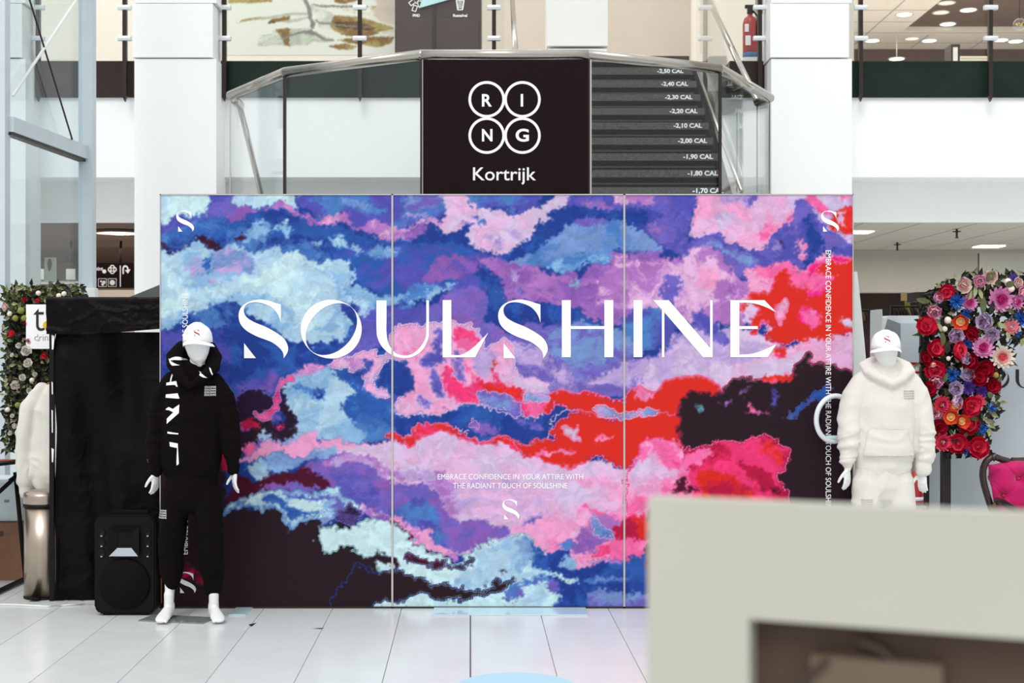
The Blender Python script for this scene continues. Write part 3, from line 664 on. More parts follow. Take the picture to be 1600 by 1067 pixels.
def print_mat(name, rough=0.5, gain=1.0, spec=0.3):
    m = bpy.data.materials.new(name); m.use_nodes = True
    nt = m.node_tree; b = nt.nodes['Principled BSDF']
    at = nt.nodes.new('ShaderNodeAttribute'); at.attribute_name = 'print'
    tc = nt.nodes.new('ShaderNodeTexCoord'); nz = nt.nodes.new('ShaderNodeTexNoise'); nz.inputs['Scale'].default_value = 260
    mr = nt.nodes.new('ShaderNodeMapRange'); mr.inputs[3].default_value = 0.94 * gain; mr.inputs[4].default_value = 1.06 * gain
    mx = nt.nodes.new('ShaderNodeVectorMath'); mx.operation = 'SCALE'
    nt.links.new(tc.outputs['Object'], nz.inputs['Vector']); nt.links.new(nz.outputs['Fac'], mr.inputs[0])
    nt.links.new(at.outputs['Color'], mx.inputs[0]); nt.links.new(mr.outputs[0], mx.inputs['Scale'])
    nt.links.new(mx.outputs[0], b.inputs['Base Color'])
    b.inputs['Roughness'].default_value = rough; b.inputs['Specular IOR Level'].default_value = spec
    return m
# ------------------------------------------------------------------ materials
M_white = mat('white_paint', (250, 251, 251), 0.75, var=0.012, scale=1.5)
M_offw = mat('off_white_paint', (238, 240, 238), 0.8, var=0.02, scale=1.5)
M_beige = mat('beige_wall', (205, 196, 184), 0.8, var=0.03, scale=2)
M_cream = mat('cream_wall', (240, 232, 222), 0.8, var=0.02, scale=2)
M_taupe = mat('taupe_panel', (176, 172, 162), 0.7, var=0.03, scale=2)
M_soff = mat('soffit_paint', (214, 211, 202), 0.8, var=0.02, scale=2)
M_ctile = mat('ceiling_tile', (196, 192, 182), 0.9, var=0.04, scale=9, bump=0.1, bscale=200)
M_ctile2 = mat('ceiling_tile_light', (222, 216, 208), 0.9, var=0.03, scale=9)
M_seam = mat('ceiling_grid', (150, 146, 138), 0.8)
M_brown = mat('brown_ceiling', (96, 76, 64), 0.8, var=0.06, scale=3)
M_brown2 = mat('dark_brown_wall', (84, 62, 54), 0.8, var=0.08, scale=3)
M_band = mat('dark_green_band', (22, 40, 33), 0.4, var=0.2, scale=2, spec=.2)
M_bandb = mat('dark_brown_band', (56, 44, 40), 0.4, var=0.12, scale=2, spec=.2)
M_steel = mat('brushed_steel', (200, 198, 194), 0.28, 1.0, var=0.05, scale=20)
M_chrome = mat('polished_rail', (182, 176, 168), 0.24, 1.0, var=0.03, scale=8)
M_dsteel = mat('dark_bronze_metal', (52, 44, 40), 0.4, 0.5, var=0.1, scale=8)
M_clamp = mat('satin_clamp', (226, 230, 234), 0.35, 0.3)
M_black = mat('matt_black', (17, 11, 11), 0.55, var=0.1, spec=.2)
M_sign = mat('sign_black', (31, 19, 20), 0.7, var=0.04, scale=3, spec=0.08)
M_lett = mat('white_lettering', (250, 248, 250), 0.6, var=0.01)
M_blk = mat('black_lettering', (26, 22, 24), 0.6)
M_alu = mat('aluminium_profile', (196, 190, 188), 0.35, 0.6)
M_lamp = mat('lamp_glow', (255, 246, 230), 0.5, emis=(255, 244, 228), estr=3.0)
M_lampd = mat('lamp_dim', (235, 225, 210), 0.5, emis=(255, 238, 215), estr=0.6)
M_lglass = mat('pale_glass_plate', (196, 220, 226), 0.08, var=0.04, spec=0.6)
M_tile = mat('floor_tile', (222, 225, 223), 0.22, var=0.025, scale=3, bump=0.02, bscale=30, spec=0.45)
M_tile2 = mat('floor_tile_worn', (214, 217, 215), 0.26, var=0.04, scale=4, bump=0.02, bscale=30, spec=0.45)
M_grout = mat('floor_grout', (176, 170, 167), 0.8)
G_clear = glass_mat('clear_glass', (250, 252, 251), 0.5, 0.02)
G_blue = glass_mat('bluish_glass', (238, 243, 244), 0.28, 0.03)
G_stair = glass_mat('stair_glass', (250, 252, 252), 0.7, 0.02)

# ------------------------------------------------------------------ floor
bm = box((-14, -4.0, -0.12), (14, 34, -0.012)); floor = struct('floor', bm, M_grout)
TW, TL = 0.445, 1.42
K = -65 / F
dirv = Vector((K, 1, 0)).normalized(); perp = Vector((dirv.y, -dirv.x, 0))
O0 = Vector((K * 8.546, 8.546, 0))
def tile_mesh():
    b = bmesh.new(); g = 0.0022
    bx(b, (g, g, -0.012), (TW - g, TL - g, 0)); return tomesh(b, 'tile')
tm = [tile_mesh(), tile_mesh()]
tm[0].materials.append(M_tile); tm[1].materials.append(M_tile2)
rnd = random.Random(5)
far = bmesh.new()
ang = math.atan2(perp.y, perp.x)
for j in range(-8, 18):
    for i in range(-24, 24):
        c = O0 + perp * (i * TW) + dirv * (j * TL)
        if c.y > 20 or c.y < -3: continue
        inv = -11 <= i <= 10 and -2 <= j <= 4
        if inv:
            o = bpy.data.objects.new('floor_tile', tm[1 if rnd.random() < 0.22 else 0]); COL.objects.link(o)
            o.location = c; o.rotation_euler = (0, 0, ang); o.parent = floor
        else:
            g = 0.0022
            q = [c + perp * a + dirv * b_ for a, b_ in ((g, g), (TW - g, g), (TW - g, TL - g), (g, TL - g))]
            prism(far, [(v.x, v.y, -0.012) for v in q], (0, 0, 0.012))
fo = obj('paving', far, M_tile, floor); fo['kind'] = 'stuff'
# expansion joint along the column of tiles
b = bmesh.new()
q = [O0 - dirv * 3.5 - perp * 0.004, O0 - dirv * 3.5 + perp * 0.004, O0 + dirv * 1.2 + perp * 0.004, O0 + dirv * 1.2 - perp * 0.004]
prism(b, [(v.x, v.y, 0.0003) for v in q], (0, 0, 0.001))
obj('joint_strip', b, mat('joint_dark', (96, 84, 80), 0.7), floor)

# ------------------------------------------------------------------ building shell
D = 14.4
FZ0, FZ1 = 3.405, 4.21          # white fascia
SLAB = 4.577
D2 = 14.85
def fascia(name, xa, xb):
    bm = bmesh.new()
    bx(bm, (xa, D, FZ0), (xb, D2, FZ1))
    bx(bm, (xa, D2 - 0.02, 2.99), (xb, D2 + 0.1, FZ0 + 0.02))
    struct(name, bm, M_white)
XL0, XL1 = X(210, 14.0), X(338, 14.0)
XR0, XR1 = X(1205, 14.0), X(1331, 14.0)
fascia('wall_back_left', -9.5, -0.12)
fascia('wall_back_right', 2.12, 11)
b = box((-9.5, D + 0.02, FZ1), (X(400, D) - 0.0, D2 + 3, SLAB - 0.03)); 
# slab edge bands
struct('trim_1', box((-9.5, D - 0.03, FZ1), (XL0 + 0.3, D + 0.25, SLAB)), M_bandb)
struct('trim_2', box((XL1 - 0.3, D - 0.03, FZ1), (-0.12, D + 0.25, SLAB)), M_band)
struct('trim_3', box((2.2, D - 0.03, FZ1), (XR0 + 0.3, D + 0.25, SLAB)), M_bandb)
struct('trim_4', box((XR1 - 0.3, D - 0.03, FZ1), (11, D + 0.25, SLAB)), M_band)
b.free()
# upper floor slab (with the stair opening)
bm = bmesh.new()
bx(bm, (-9.5, D + 0.26, SLAB - 0.3), (-0.12, 31, SLAB - 0.02)); bx(bm, (2.12, D + 0.26, SLAB - 0.3), (14, 31, SLAB - 0.02)); bx(bm, (-0.12, D + 0.0, SLAB - 0.3), (2.12, 31, SLAB - 0.02))
struct('floor_upper', bm, mat('upper_floor', (190, 184, 176), 0.4, var=0.04))
# columns
def column(n, x0, x1, d0, top=9.5):
    bm = bmesh.new()
    bx(bm, (x0, d0, 0), (x1, d0 + 0.45, Z(92, d0)))
    bx(bm, (x0 - 0.012, d0 - 0.015, Z(92, d0) + 0.012), (x1 - 0.03, d0 + 0.46, Z(6, d0)), 0.006)
    bx(bm, (x0, d0, Z(6, d0) + 0.01), (x1, d0 + 0.45, top))
    struct('column_%d' % n, bm, M_white)
column(1, XL0, XL1, 14.0); column(2, XR0, XR1, 14.0)
column(3, X(-60, 14.0), X(40, 14.0), 14.0)
bm = bmesh.new(); bx(bm, (X(856, 15.4), 15.4, 4.2), (X(948, 15.4), 16.1, Z(76, 15.4))); bx(bm, (X(856, 15.4) - .01, 15.385, Z(72, 15.4)), (X(948, 15.4) + .01, 16.1, 9.5))
struct('column_4', bm, M_offw)
# ground floor ceiling in tiles, bulkhead
struct('ceiling_left', box((-9.5, D2 + 0.1, 2.99), (-0.12, 22, 3.15)), M_brown)
struct('ceiling_middle', box((-0.12, D2 + 0.1, 2.99), (2.12, 22, 3.15)), M_soff)
cr = struct('ceiling_right', box((2.12, D2 + 0.1, 3.0), (11, 24.5, 3.15)), M_seam)
bmt = bmesh.new(); bx(bmt, (0.008, 0.008, -0.012), (0.592, 0.592, 0)); ctm = tomesh(bmt, 'ceiling_tile'); ctm.materials.append(M_ctile)
for i in range(0, 12):
    for j in range(0, 8):
        o = bpy.data.objects.new('ceiling_tile', ctm); COL.objects.link(o); o.parent = cr
        o.location = (2.5 + i * 0.6, D2 + 0.12 + j * 0.6, 3.0)
DB = 19.2
bm = bmesh.new(); bx(bm, (2.1, DB, Z(457, DB)), (X(1529, DB) - .01, DB + 0.3, 2.99)); bx(bm, (2.1, DB - 0.06, Z(396, DB)), (11, DB, 2.985))
struct('wall_shopfront', bm, M_taupe)
struct('wall_shopfront_right', box((X(1529, DB) + .01, DB - 0.0, Z(457, DB)), (11, DB + 0.3, 2.99)), mat('taupe_light', (190, 190, 182), 0.7, var=0.03))
# shop interiors
struct('wall_shop_back', box((-9.5, 24.4, 0), (12, 24.6, 3.0)), mat('shop_dark', (74, 60, 54), 0.8, var=0.2, scale=2))
struct('wall_shop_side', box((2.0, 19.6, 0), (2.1, 24.4, 3.0)), M_brown2)
struct('wall_left_inner', box((-9.5, 22.0, 0), (2.0, 22.1, 3.0)), mat('passage_wall', (140, 120, 104), 0.8, var=0.1, scale=1.2))
# upper floor walls and ceiling
struct('wall_upper_left', box((-9.5, 17.2, SLAB), (X(357, 17.2) - .02, 17.35, 9.4)), M_cream)
struct('wall_upper_middle', box((X(620, 20), 20, SLAB), (X(1082, 20), 20.15, 9.4)), M_beige)
struct('wall_upper_right', box((X(1082, 17.4), 17.4, SLAB), (X(1206, 17.4), 17.55, 9.4)), M_cream)
struct('wall_upper_partition', box((X(1330, 15), 15.3, SLAB), (X(1330, 15) + .1, 30, 7.6)), M_cream)
CZ = 7.6
def onZ(x, y, z):
    d = (z - EYE) * F / (HZ - y); return Vector((X(x, d), d, z))
bm = bmesh.new()
XB = 7.33
bx(bm, (3.1, 15.0, CZ), (XB, 31, CZ + 0.1)); bx(bm, (XB, 26.7, CZ), (16, 31, CZ + 0.1)); bx(bm, (XB, 15, CZ), (16, 19, CZ + 0.1))
struct('ceiling_upper', bm, M_ctile2)
bm = bmesh.new(); bx(bm, (XB, 19, CZ + 0.07), (16, 26.7, CZ + 0.17)); bx(bm, (XB - .02, 19, CZ + .01), (XB + 0.0, 26.7, CZ + 0.17)); 
struct('ceiling_recess', bm, M_brown)
struct('trim_5', box((XB, 26.62, CZ), (16, 26.7, CZ + 0.075)), M_soff)
struct('wall_upper_back', box((XB - .6, 28.3, SLAB), (17, 28.45, CZ)), M_brown2)
struct('wall_upper_far', box((3.0, 30.5, SLAB), (XB - .6, 30.65, CZ)), M_cream)
# grid lines of the upper ceiling
bm = bmesh.new()
for k in range(1, 10):
    bx(bm, (3.1 + k * 1.2, 27 if 3.1 + k * 1.2 > XB else 16, CZ - 0.004), (3.1 + k * 1.2 + 0.02, 30.4 if 3.1 + k * 1.2 < XB else 28.2, CZ))
for k in range(0, 16):
    y_ = 16 + k * 0.9
    bx(bm, (3.1, y_, CZ - 0.004), (XB if y_ < 26.7 else 14, y_ + 0.02, CZ))
struct('trim_6', bm, M_seam)
g = 'recessed lights of the upper shop ceiling'
LL = {(1413, 22): 'bright round ceiling light in the pale upper ceiling just left of the brown recess', (1363, 63): 'leftmost bright round light of the pale upper ceiling beside the dark balustrade post',
 (1452, 63): 'bright round ceiling light directly below the brown recess of the upper ceiling', (1401, 91.5): 'lowest round ceiling light, seen against the dark brown upper wall', (1481, 37): 'lower of the two bright round lights inside the brown ceiling recess',
 (1513, 15): 'upper of the two bright round lights inside the brown ceiling recess', (1587, 64): 'bright round ceiling light nearest the right edge of the photo', (1564, 62): 'small round ceiling light right beside the right balustrade post',
 (1470, 19): 'dim round light inside the brown ceiling recess left of its bright lights', (1479, 4): 'dim round light at the very top edge inside the brown ceiling recess', (1425, 60): 'dim round light in the pale upper ceiling between two bright ones'}
LP = [(1413, 22, 0), (1363, 63, 0), (1452, 63, 0), (1401, 91.5, 4), (1481, 37, 1), (1513, 15, 1), (1587, 64, 0), (1564, 62, 0), (1470, 19, 2), (1479, 4, 2), (1425, 60, 3)]
for x, y, k in LP:
    z = 7.1 if k == 4 else CZ if k in (0, 3) else CZ + 0.07
    p = onZ(x, y, z)
    t = thing('recessed_light', (p.x, p.y, z - 0.012), '', 'light', g)
    b = bmesh.new(); lathe(b, [(0.001, 0.008), (0.13, 0.008), (0.13, 0.0), (0.001, 0.0)], 24); obj('diffuser', b, M_lamp if k in (0, 1, 4) else M_lampd, t)
    b = bmesh.new(); lathe(b, [(0.132, 0.0), (0.155, -0.004), (0.158, 0.012), (0.132, 0.011)], 24); obj('trim_ring', b, M_clamp, t)
    if k == 4:
        b = bmesh.new(); rod(b, (0, 0, .01), (0, 0, CZ - z + .012), .01, 8); obj('stem', b, M_clamp, t)
    t['label'] = LL[(x, y)]
# ground floor left : lamp, lights in passage and above the right
p = onZ(185, 362, 2.975)
t = thing('ceiling_lamp', (p.x, p.y, 2.955), 'round glowing ceiling lamp under the brown ceiling above the black wayfinding sign', 'lamp')
b = bmesh.new(); lathe(b, [(0.001, 0.0), (0.24, 0.0), (0.25, 0.01), (0.25, 0.03), (0.001, 0.03)], 32); obj('diffuser', b, M_lamp, t)
b = bmesh.new(); lathe(b, [(0.252, 0.0), (0.262, 0.0), (0.262, 0.034), (0.252, 0.034)], 32); obj('trim_ring', b, M_brown, t)
for (x, y, lb) in ((1338, 361.5, 'flat ceiling light strip beside the top right corner of the backdrop'), (1545, 384, 'flat ceiling light strip near the seam of the taupe bulkhead')):
    p = onZ(x, y, 2.985); t = thing('strip_light', (p.x, p.y, 2.968), lb, 'light')
    obj('diffuser', box((-0.16, -0.16, 0.0), (0.16, 0.16, 0.012)), M_lamp, t); obj('frame', box((-0.18, -0.18, 0.012), (0.18, 0.18, 0.018)), M_clamp, t)
for i, (x, y, lb) in enumerate(((1495, 366, 'ceiling sprinkler head hanging above the floral arch'), (1402, 386, 'ceiling sprinkler head hanging in front of the taupe bulkhead near the backdrop'))):
    p = onZ(x, y, 2.93); t = thing('sprinkler', (p.x, p.y, 2.985), lb, 'sprinkler')
    b = bmesh.new(); rod(b, (0, 0, 0), (0, 0, -0.09), 0.012); obj('stem', b, M_dsteel, t)
    b = bmesh.new(); lathe(b, [(0.001, -0.03), (0.045, -0.03), (0.05, -0.022), (0.001, -0.015)], 16); obj('flange', b, M_dsteel, t)
    b = bmesh.new(); lathe(b, [(0.001, -0.1), (0.022, -0.098), (0.022, -0.09), (0.001, -0.088)], 12); obj('deflector', b, M_dsteel, t)

# area lights for the lit interiors; the two upward ones are added fill
def area(name, loc, sx, sy, e, col=(1, 0.93, 0.84), rot=(0, 0, 0)):
    l = bpy.data.lights.new(name, 'AREA'); l.shape = 'RECTANGLE'; l.size = sx; l.size_y = sy; l.energy = e; l.color = col
    o = bpy.data.objects.new(name, l); o.location = loc; o.rotation_euler = rot; COL.objects.link(o); return o
area('shop_light_upper', (8, 22, 7.5), 8, 8, 380)
area('upper_ceiling_fill', (8, 22, 4.75), 7, 8, 120, (1, .95, .9), (math.pi, 0, 0))  # added fill from below, brightens the upper ceiling
area('upper_gallery_light', (-2, 16.2, 9.0), 8, 2.0, 130)
area('passage_light', (-5.2, 19, 2.9), 4, 4, 60)
area('passage_fill', (-5.2, 17.6, 0.6), 3, 2.4, 26, (1, .9, .8), (math.pi, 0, 0))  # fill without a fixture, added to lighten the brown passage
area('undercroft_light', (5.2, 17, 2.9), 4, 3, 60, (1, 0.96, 0.9))
area('shop_light_ground', (5.2, 22, 2.9), 4, 3, 30)
# the added upward light stands in for floor bounce on the upper ceiling

# ------------------------------------------------------------------ glass balustrades of the gallery
def balustrade(name, xa, xb, posts, label, bandmat=None):
    d = D - 0.08
    t = thing(name, ((xa + xb) / 2, d, FZ1), label, 'balustrade')
    T = t.location
    def loc(a): return (a[0] - T.x, a[1] - T.y, a[2] - T.z)
    top = 5.85
    edges = sorted([xa] + [X(p, d) for p in posts if xa + .2 < X(p, d) < xb - .2] + [xb])
    for i in range(len(edges) - 1):
        obj('glass_pane', box(loc((edges[i] + 0.012, d - 0.012, SLAB - 0.02)), loc((edges[i + 1] - 0.012, d, top))), G_clear, t)
    for p in posts:
        xx = X(p, d)
        b = bmesh.new(); z0 = Z(152, d)
        prism(b, [loc((xx - 0.02, d - 0.016, top)), loc((xx + 0.02, d - 0.016, top)), loc((xx + 0.02, d - 0.016, z0)), loc((xx, d - 0.016, Z(160, d))), loc((xx - 0.02, d - 0.016, z0))], (0, -0.05, 0))
        obj('post', b, M_dsteel, t)
        for y in (14, 62):
            c = loc((xx, d - 0.07, Z(y, d)))
            b = bmesh.new(); bx(b, (c[0] - 0.072, c[1] - 0.015, c[2] - 0.026), (c[0] + 0.072, c[1] + 0.045, c[2] + 0.026), 0.024)
            obj('clamp', b, M_clamp, t)
    b = bmesh.new(); rod(b, loc((xa, d, top + .03)), loc((xb, d, top + .03)), 0.025); obj('handrail', b, M_chrome, t, True)
    return t
balustrade('glass_balustrade', -9.4, XL0 - 0.02, (62, 197, -74), 'glass balustrade of the upper gallery left of the first white column')
balustrade('glass_balustrade', XL1 + 0.02, X(790, D), (352, 563, 772), 'glass balustrade of the upper gallery in front of the leaf mural')
balustrade('glass_balustrade', XR1 + 0.02, 10.5, (1343, 1545, 1748), 'glass balustrade of the upper gallery in front of the shop ceiling with many lights')
balustrade('glass_balustrade', X(1085, D), XR0 - 0.02, (1101, 1186), 'narrow glass balustrade of the upper gallery in front of the fire extinguisher')

# ------------------------------------------------------------------ leaf mural
MUR = [
('mo', 'mb', [(350,-30),(420,-30),(425,3),(395,5),(357,5)]),
('mo', 'mb', [(366,37),(385,29),(400,27),(422,27),(392,32),(372,35)]),
('mg', 'mo', [(385,31),(420,26),(455,20),(483,19),(483,23),(455,24),(420,30)]),
('mb', 'md', [(418,36),(425,30),(453,25),(453,34),(436,34),(424,37)]),
('mg', 'mw', [(440,33),(470,28),(484,24),(484,28),(465,33),(450,36)]),
('mg', 'mw', [(402,70),(405,58),(420,48),(440,45),(455,45),(485,44),(470,52),(453,58),(453,72),(430,70),(415,72),(405,73)]),
('mb', 'mo', [(430,46),(453,44),(453,72),(445,70),(440,58)]),
('mg', 'mw', [(453,54),(485,45),(497,52),(520,62),(516,66),(490,65),(480,70),(453,72)]),
('mw', 'mg', [(484,8),(520,20),(522,52),(500,44),(490,30)]),
('mo', 'mb', [(522,24),(560,26),(600,38),(617,44),(600,50),(575,57),(540,56),(523,48),(515,40)]),
('mb', 'md', [(522,34),(560,34),(590,44),(575,48),(540,44),(523,42)]),
('mo', 'mb', [(525,62),(560,58),(617,57),(612,67),(590,74),(560,69),(540,66)]),
('mb', 'mo', [(512,72),(540,68),(557,72),(550,77),(530,78)]),
('mo', 'mb', [(522,-30),(600,-30),(560,0),(540,6),(522,4)]),
('mo', 'mw', [(485,5),(520,8),(580,8),(610,16),(590,25),(565,22),(530,16)]),
('mp', 'mw', [(565,-30),(630,-30),(630,40),(600,36),(575,20),(590,8)]),
('mp', 'mw', [(590,50),(630,44),(630,58),(600,57)]),
('ms', 'ms', [(470,-10),(477,-4),(486,12),(488,28),(493,38),(490,46),(484,44),(486,36),(481,26),(480,14),(474,2)]),
('ms', 'ms', [(488,27),(500,34),(530,38),(580,42),(580,44),(530,41),(498,37)]),
('ms', 'ms', [(486,46),(496,52),(508,60),(522,62),(522,64),(506,63),(492,55),(470,52),(440,62),(438,60),(468,49)]),
('ms', 'ms', [(480,6),(500,8),(540,9),(576,9),(576,12),(540,12),(500,11)]),
]
PAL.update(mo=(168, 152, 92), mb=(128, 98, 52), md=(82, 54, 28), mg=(178, 186, 172), mw=(224, 226, 218), mp=(208, 194, 182), ms=(128, 126, 122))
dm = 17.0
x0m, x1m = X(350, dm), X(618, dm)
c = paint(MUR, 350, 618, -30, 86, 268, 116, 1.2, 77, 0.3, 'mw')
me = grid_mesh('mural_print', lambda u, v: (x0m + u * (x1m - x0m), dm + 0 * u, Z(86, dm) + v * (Z(-30, dm) - Z(86, dm))), 268, 116)
set_cols(me, c)
t = thing('leaf_mural', (X(484, dm), dm, SLAB), 'large pale wall mural of olive and brown leaves behind the upper glass balustrade', 'mural')
o = link('print', me, print_mat('mural_print', 0.8), t); o.matrix_parent_inverse = Matrix.Translation(-t.location)
o = obj('panel', box((x0m - .02, dm + 0.004, SLAB), (x1m + .02, dm + .1, 7.5)), M_cream, t); o.matrix_parent_inverse = Matrix.Translation(-t.location)

def par(o, t):
    """keep world coordinates of the mesh under a parent that is moved/rotated"""
    o.parent = t; bpy.context.view_layer.update(); o.matrix_parent_inverse = t.matrix_world.inverted(); return o

# recycling station
dr = 16.6
t = thing('recycling_station', (X(685, dr), dr + .2, SLAB), 'dark brown recycling station with white waste icons and a pale blue bar above the handrail', 'bin')
M_rec = mat('recycling_brown', (66, 50, 46), 0.3, var=0.12, scale=2)
par(obj('cabinet', box((X(617, dr), dr, SLAB), (X(752, dr), dr + .5, 6.2)), M_rec, None), t)
for xa, xb in ((620, 676), (681, 748)):
    par(obj('door', box((X(xa, dr), dr - .02, SLAB + .1), (X(xb, dr), dr, Z(30, dr)), 0.004), M_rec, None), t)
par(obj('bar', box((X(678, dr) - .01, dr - .03, SLAB + .1), (X(678, dr) + .02, dr, Z(0, dr))), M_dsteel, None), t)
b = bmesh.new(); prism(b, [P(655, 13, dr - .03), P(712, -3, dr - .03), P(735, -14, dr - .03), P(660, -1, dr - .03)], (0, -0.02, 0)); o = obj('blue_bar', b, mat('pale_blue', (186, 226, 232), 0.5), None); par(o, t)
par(fit_text('lettering', 'PMD', (645, 22, 656, 26.5), dr - .021, M_lett, None, 0.03), t)
par(fit_text('lettering', 'Restafval', (708, 22, 730, 26.5), dr - .021, M_lett, None, 0.03), t)
ic = [[(712, 0), (726, 0), (723.5, 16), (714.5, 16)], [(714.5, 1.5), (716.5, 14.5), (721.5, 14.5), (723.5, 1.5)]]
par(outline_px('bin_icon', ic, dr - .021, M_lett, None), t)
for k in range(3): par(outline_px('bin_icon', [[(716.2 + k * 2.1, 2), (717.2 + k * 2.1, 2), (717.4 + k * 1.8, 13), (716.6 + k * 1.8, 13)]], dr - .0215, M_lett, None), t)
def rbox(cx, cy, w, h, a):
    ca, sa = math.cos(a), math.sin(a); return [(cx + u * ca - v * sa, cy + u * sa + v * ca) for u, v in ((-w, -h), (w, -h), (w, h), (-w, h))]
for cx, cy, a in ((648, 13, .35), (656, 6, -.3), (644, 4, .9), (650, 0, -.6)):
    par(outline_px('packaging_icon', [rbox(cx, cy, 3.6, 5, a), rbox(cx, cy, 2.4, 3.8, a)], dr - .021, M_lett, None), t)

# ------------------------------------------------------------------ wayfinding sign (ground floor, left)
ds = 17.5
t = thing('wayfinding_sign', (X(165, ds), ds, Z(450, ds)), 'black wayfinding sign with white pictograms hanging under the brown ceiling', 'sign')
par(obj('board', box((X(70, ds) * 1.0 + .4, ds, Z(450, ds)), (X(209, ds), ds + .06, Z(410, ds)), 0.004), M_sign, None), t)
for px_ in (188, 110):
    b = bmesh.new(); rod(b, P(px_, 411, ds + .03), (X(px_, ds), ds + .03, 2.99), 0.015); par(obj('hanger', b, M_dsteel, None), t)
par(fit_text('lettering', 'y  point', (136, 417, 161, 424.5), ds - .002, M_lett, None, 0.02), t)
def circ(cx, cy, r, n=24): return [(cx + r * math.cos(2 * math.pi * k / n), cy + r * math.sin(2 * math.pi * k / n)) for k in range(n)]
par(outline_px('dot', [circ(163, 424, 3.2)], ds - .002, M_lett, None), t)
for dx_, dy_ in ((-3, 0), (3, 0), (0, -3.2), (0, 3.2)):
    par(outline_px('trefoil', [circ(175.5 + dx_, 421 + dy_, 4.0), circ(175.5 + dx_, 421 + dy_, 2.4)], ds - .002 - .0005 * abs(dy_), M_lett, None), t)
par(outline_px('divider', [[(187.3, 415), (188.8, 415), (188.8, 448), (187.3, 448)]], ds - .002, M_lett, None), t)
ar = smooth_poly([[(191.5, 428), (191.5, 419), (193.5, 415), (197, 414.5), (200, 417), (201, 421)], [(204, 420.5), (200, 427.5)], [(195, 422), (198.6, 421.5), (198, 418.5), (196, 417), (194, 418.5), (193.6, 421), (193.6, 428)]])
par(outline_px('turn_arrow', [ar], ds - .002, M_lett, None), t)
for cx in (144, 160, 175.5):
    q = [(cx - 6.6, 435), (cx + 6.6, 435), (cx + 6.6, 448), (cx - 6.6, 448)]; q2 = [(cx - 5.9, 435.7), (cx + 5.9, 435.7), (cx + 5.9, 447.3), (cx - 5.9, 447.3)]
    par(outline_px('pictogram_frame', [q, q2], ds - .002, M_lett, None), t)
for k, (cx, cy) in enumerate(((141.5, 439), (147, 440), (141, 443.5), (147.2, 444), (158, 439.5), (162.5, 441), (160.5, 444), (175.5, 441.5))):
    par(outline_px('pictogram', [circ(cx, cy, (1.7, 1.7, 2.4, 2.4, 1.6, 2.6, 2.4, 4.2)[k], 12)], ds - .002, M_lett, None), t)
# low wall and bits behind the sign
struct('wall_low_left', box((-9, 18.4, 0), (X(240, 18.4), 18.5, Z(453, 18.4))), mat('low_wall', (198, 186, 170), 0.7, var=0.06, scale=2))
for k, (x0_, y0_, x1_, y1_, dd, mm, nm, lb) in enumerate((
    (48, 420, 54, 438, 17.6, M_offw, 'notice_board', 'small pale notice board at far left behind the glass, left of the tall poster'),
    (61, 420, 68, 437, 17.6, M_offw, 'notice_board', 'small pale notice board directly left of the tall poster'),
    (103, 420, 117, 437, 17.6, M_offw, 'notice_board', 'wider pale notice board right of the tall poster behind the glass'))):
    b = box((X(x0_, dd), dd, Z(y1_, dd)), (X(x1_, dd), dd + .02, Z(y0_, dd)), 0.002); o = obj(nm, b, mm); tag(o, lb, 'board')
    par(obj('stand', box((X((x0_ + x1_) / 2, dd) - .015, dd + .02, 0), (X((x0_ + x1_) / 2, dd) + .015, dd + .05, Z(y0_ + 1, dd))), M_dsteel), o)
t = thing('poster_stand', (X(77, 16.9), 16.9, 0), 'tall pale green poster standing behind the glass above the flower hedge', 'poster')
par(obj('poster', box((X(69, 16.9), 16.9, Z(439, 16.9)), (X(87, 16.9), 16.93, Z(402, 16.9)), 0.01), mat('poster_green', (196, 208, 190), 0.7), None), t)
par(outline_px('poster_figure', [smooth_poly([[(76, 404), (80, 406), (81, 412), (80, 419), (77, 424), (75, 420), (74, 412)]])], 16.898, M_brown, None), t)
par(obj('stand', box((X(77, 16.9) - .02, 16.93, 0), (X(77, 16.9) + .02, 16.97, Z(438, 16.9))), M_dsteel, None), t)
t = thing('display_shelf', (X(88, 17.1), 17.1, 0), 'low display shelf with pale edge behind the glass under the notice boards', 'shelf')
par(obj('shelf', box((X(48, 17.1), 17.0, Z(442, 17.1)), (X(122, 17.1), 17.4, Z(439.5, 17.1))), M_offw, None), t)
for px_ in (50, 92, 120): par(obj('leg', box((X(px_, 17.1) - .02, 17.1, 0), (X(px_, 17.1) + .02, 17.14, Z(442, 17.1))), M_dsteel, None), t)
b = bmesh.new(); rod(b, (X(56, 16.8), 16.8, Z(389, 16.8)), (X(56, 16.8), 16.8, Z(357, 16.8)), 0.014)
t = thing('tube_light', (X(56, 16.8), 16.8, 0), 'slim vertical light tube on a dark pole at far left behind the glass', 'light')
par(obj('tube', b, M_lampd, None), t)
b = bmesh.new(); rod(b, (X(56, 16.8), 16.86, 0), (X(56, 16.8), 16.86, Z(352, 16.8)), 0.012); par(obj('pole', b, M_dsteel, None), t)

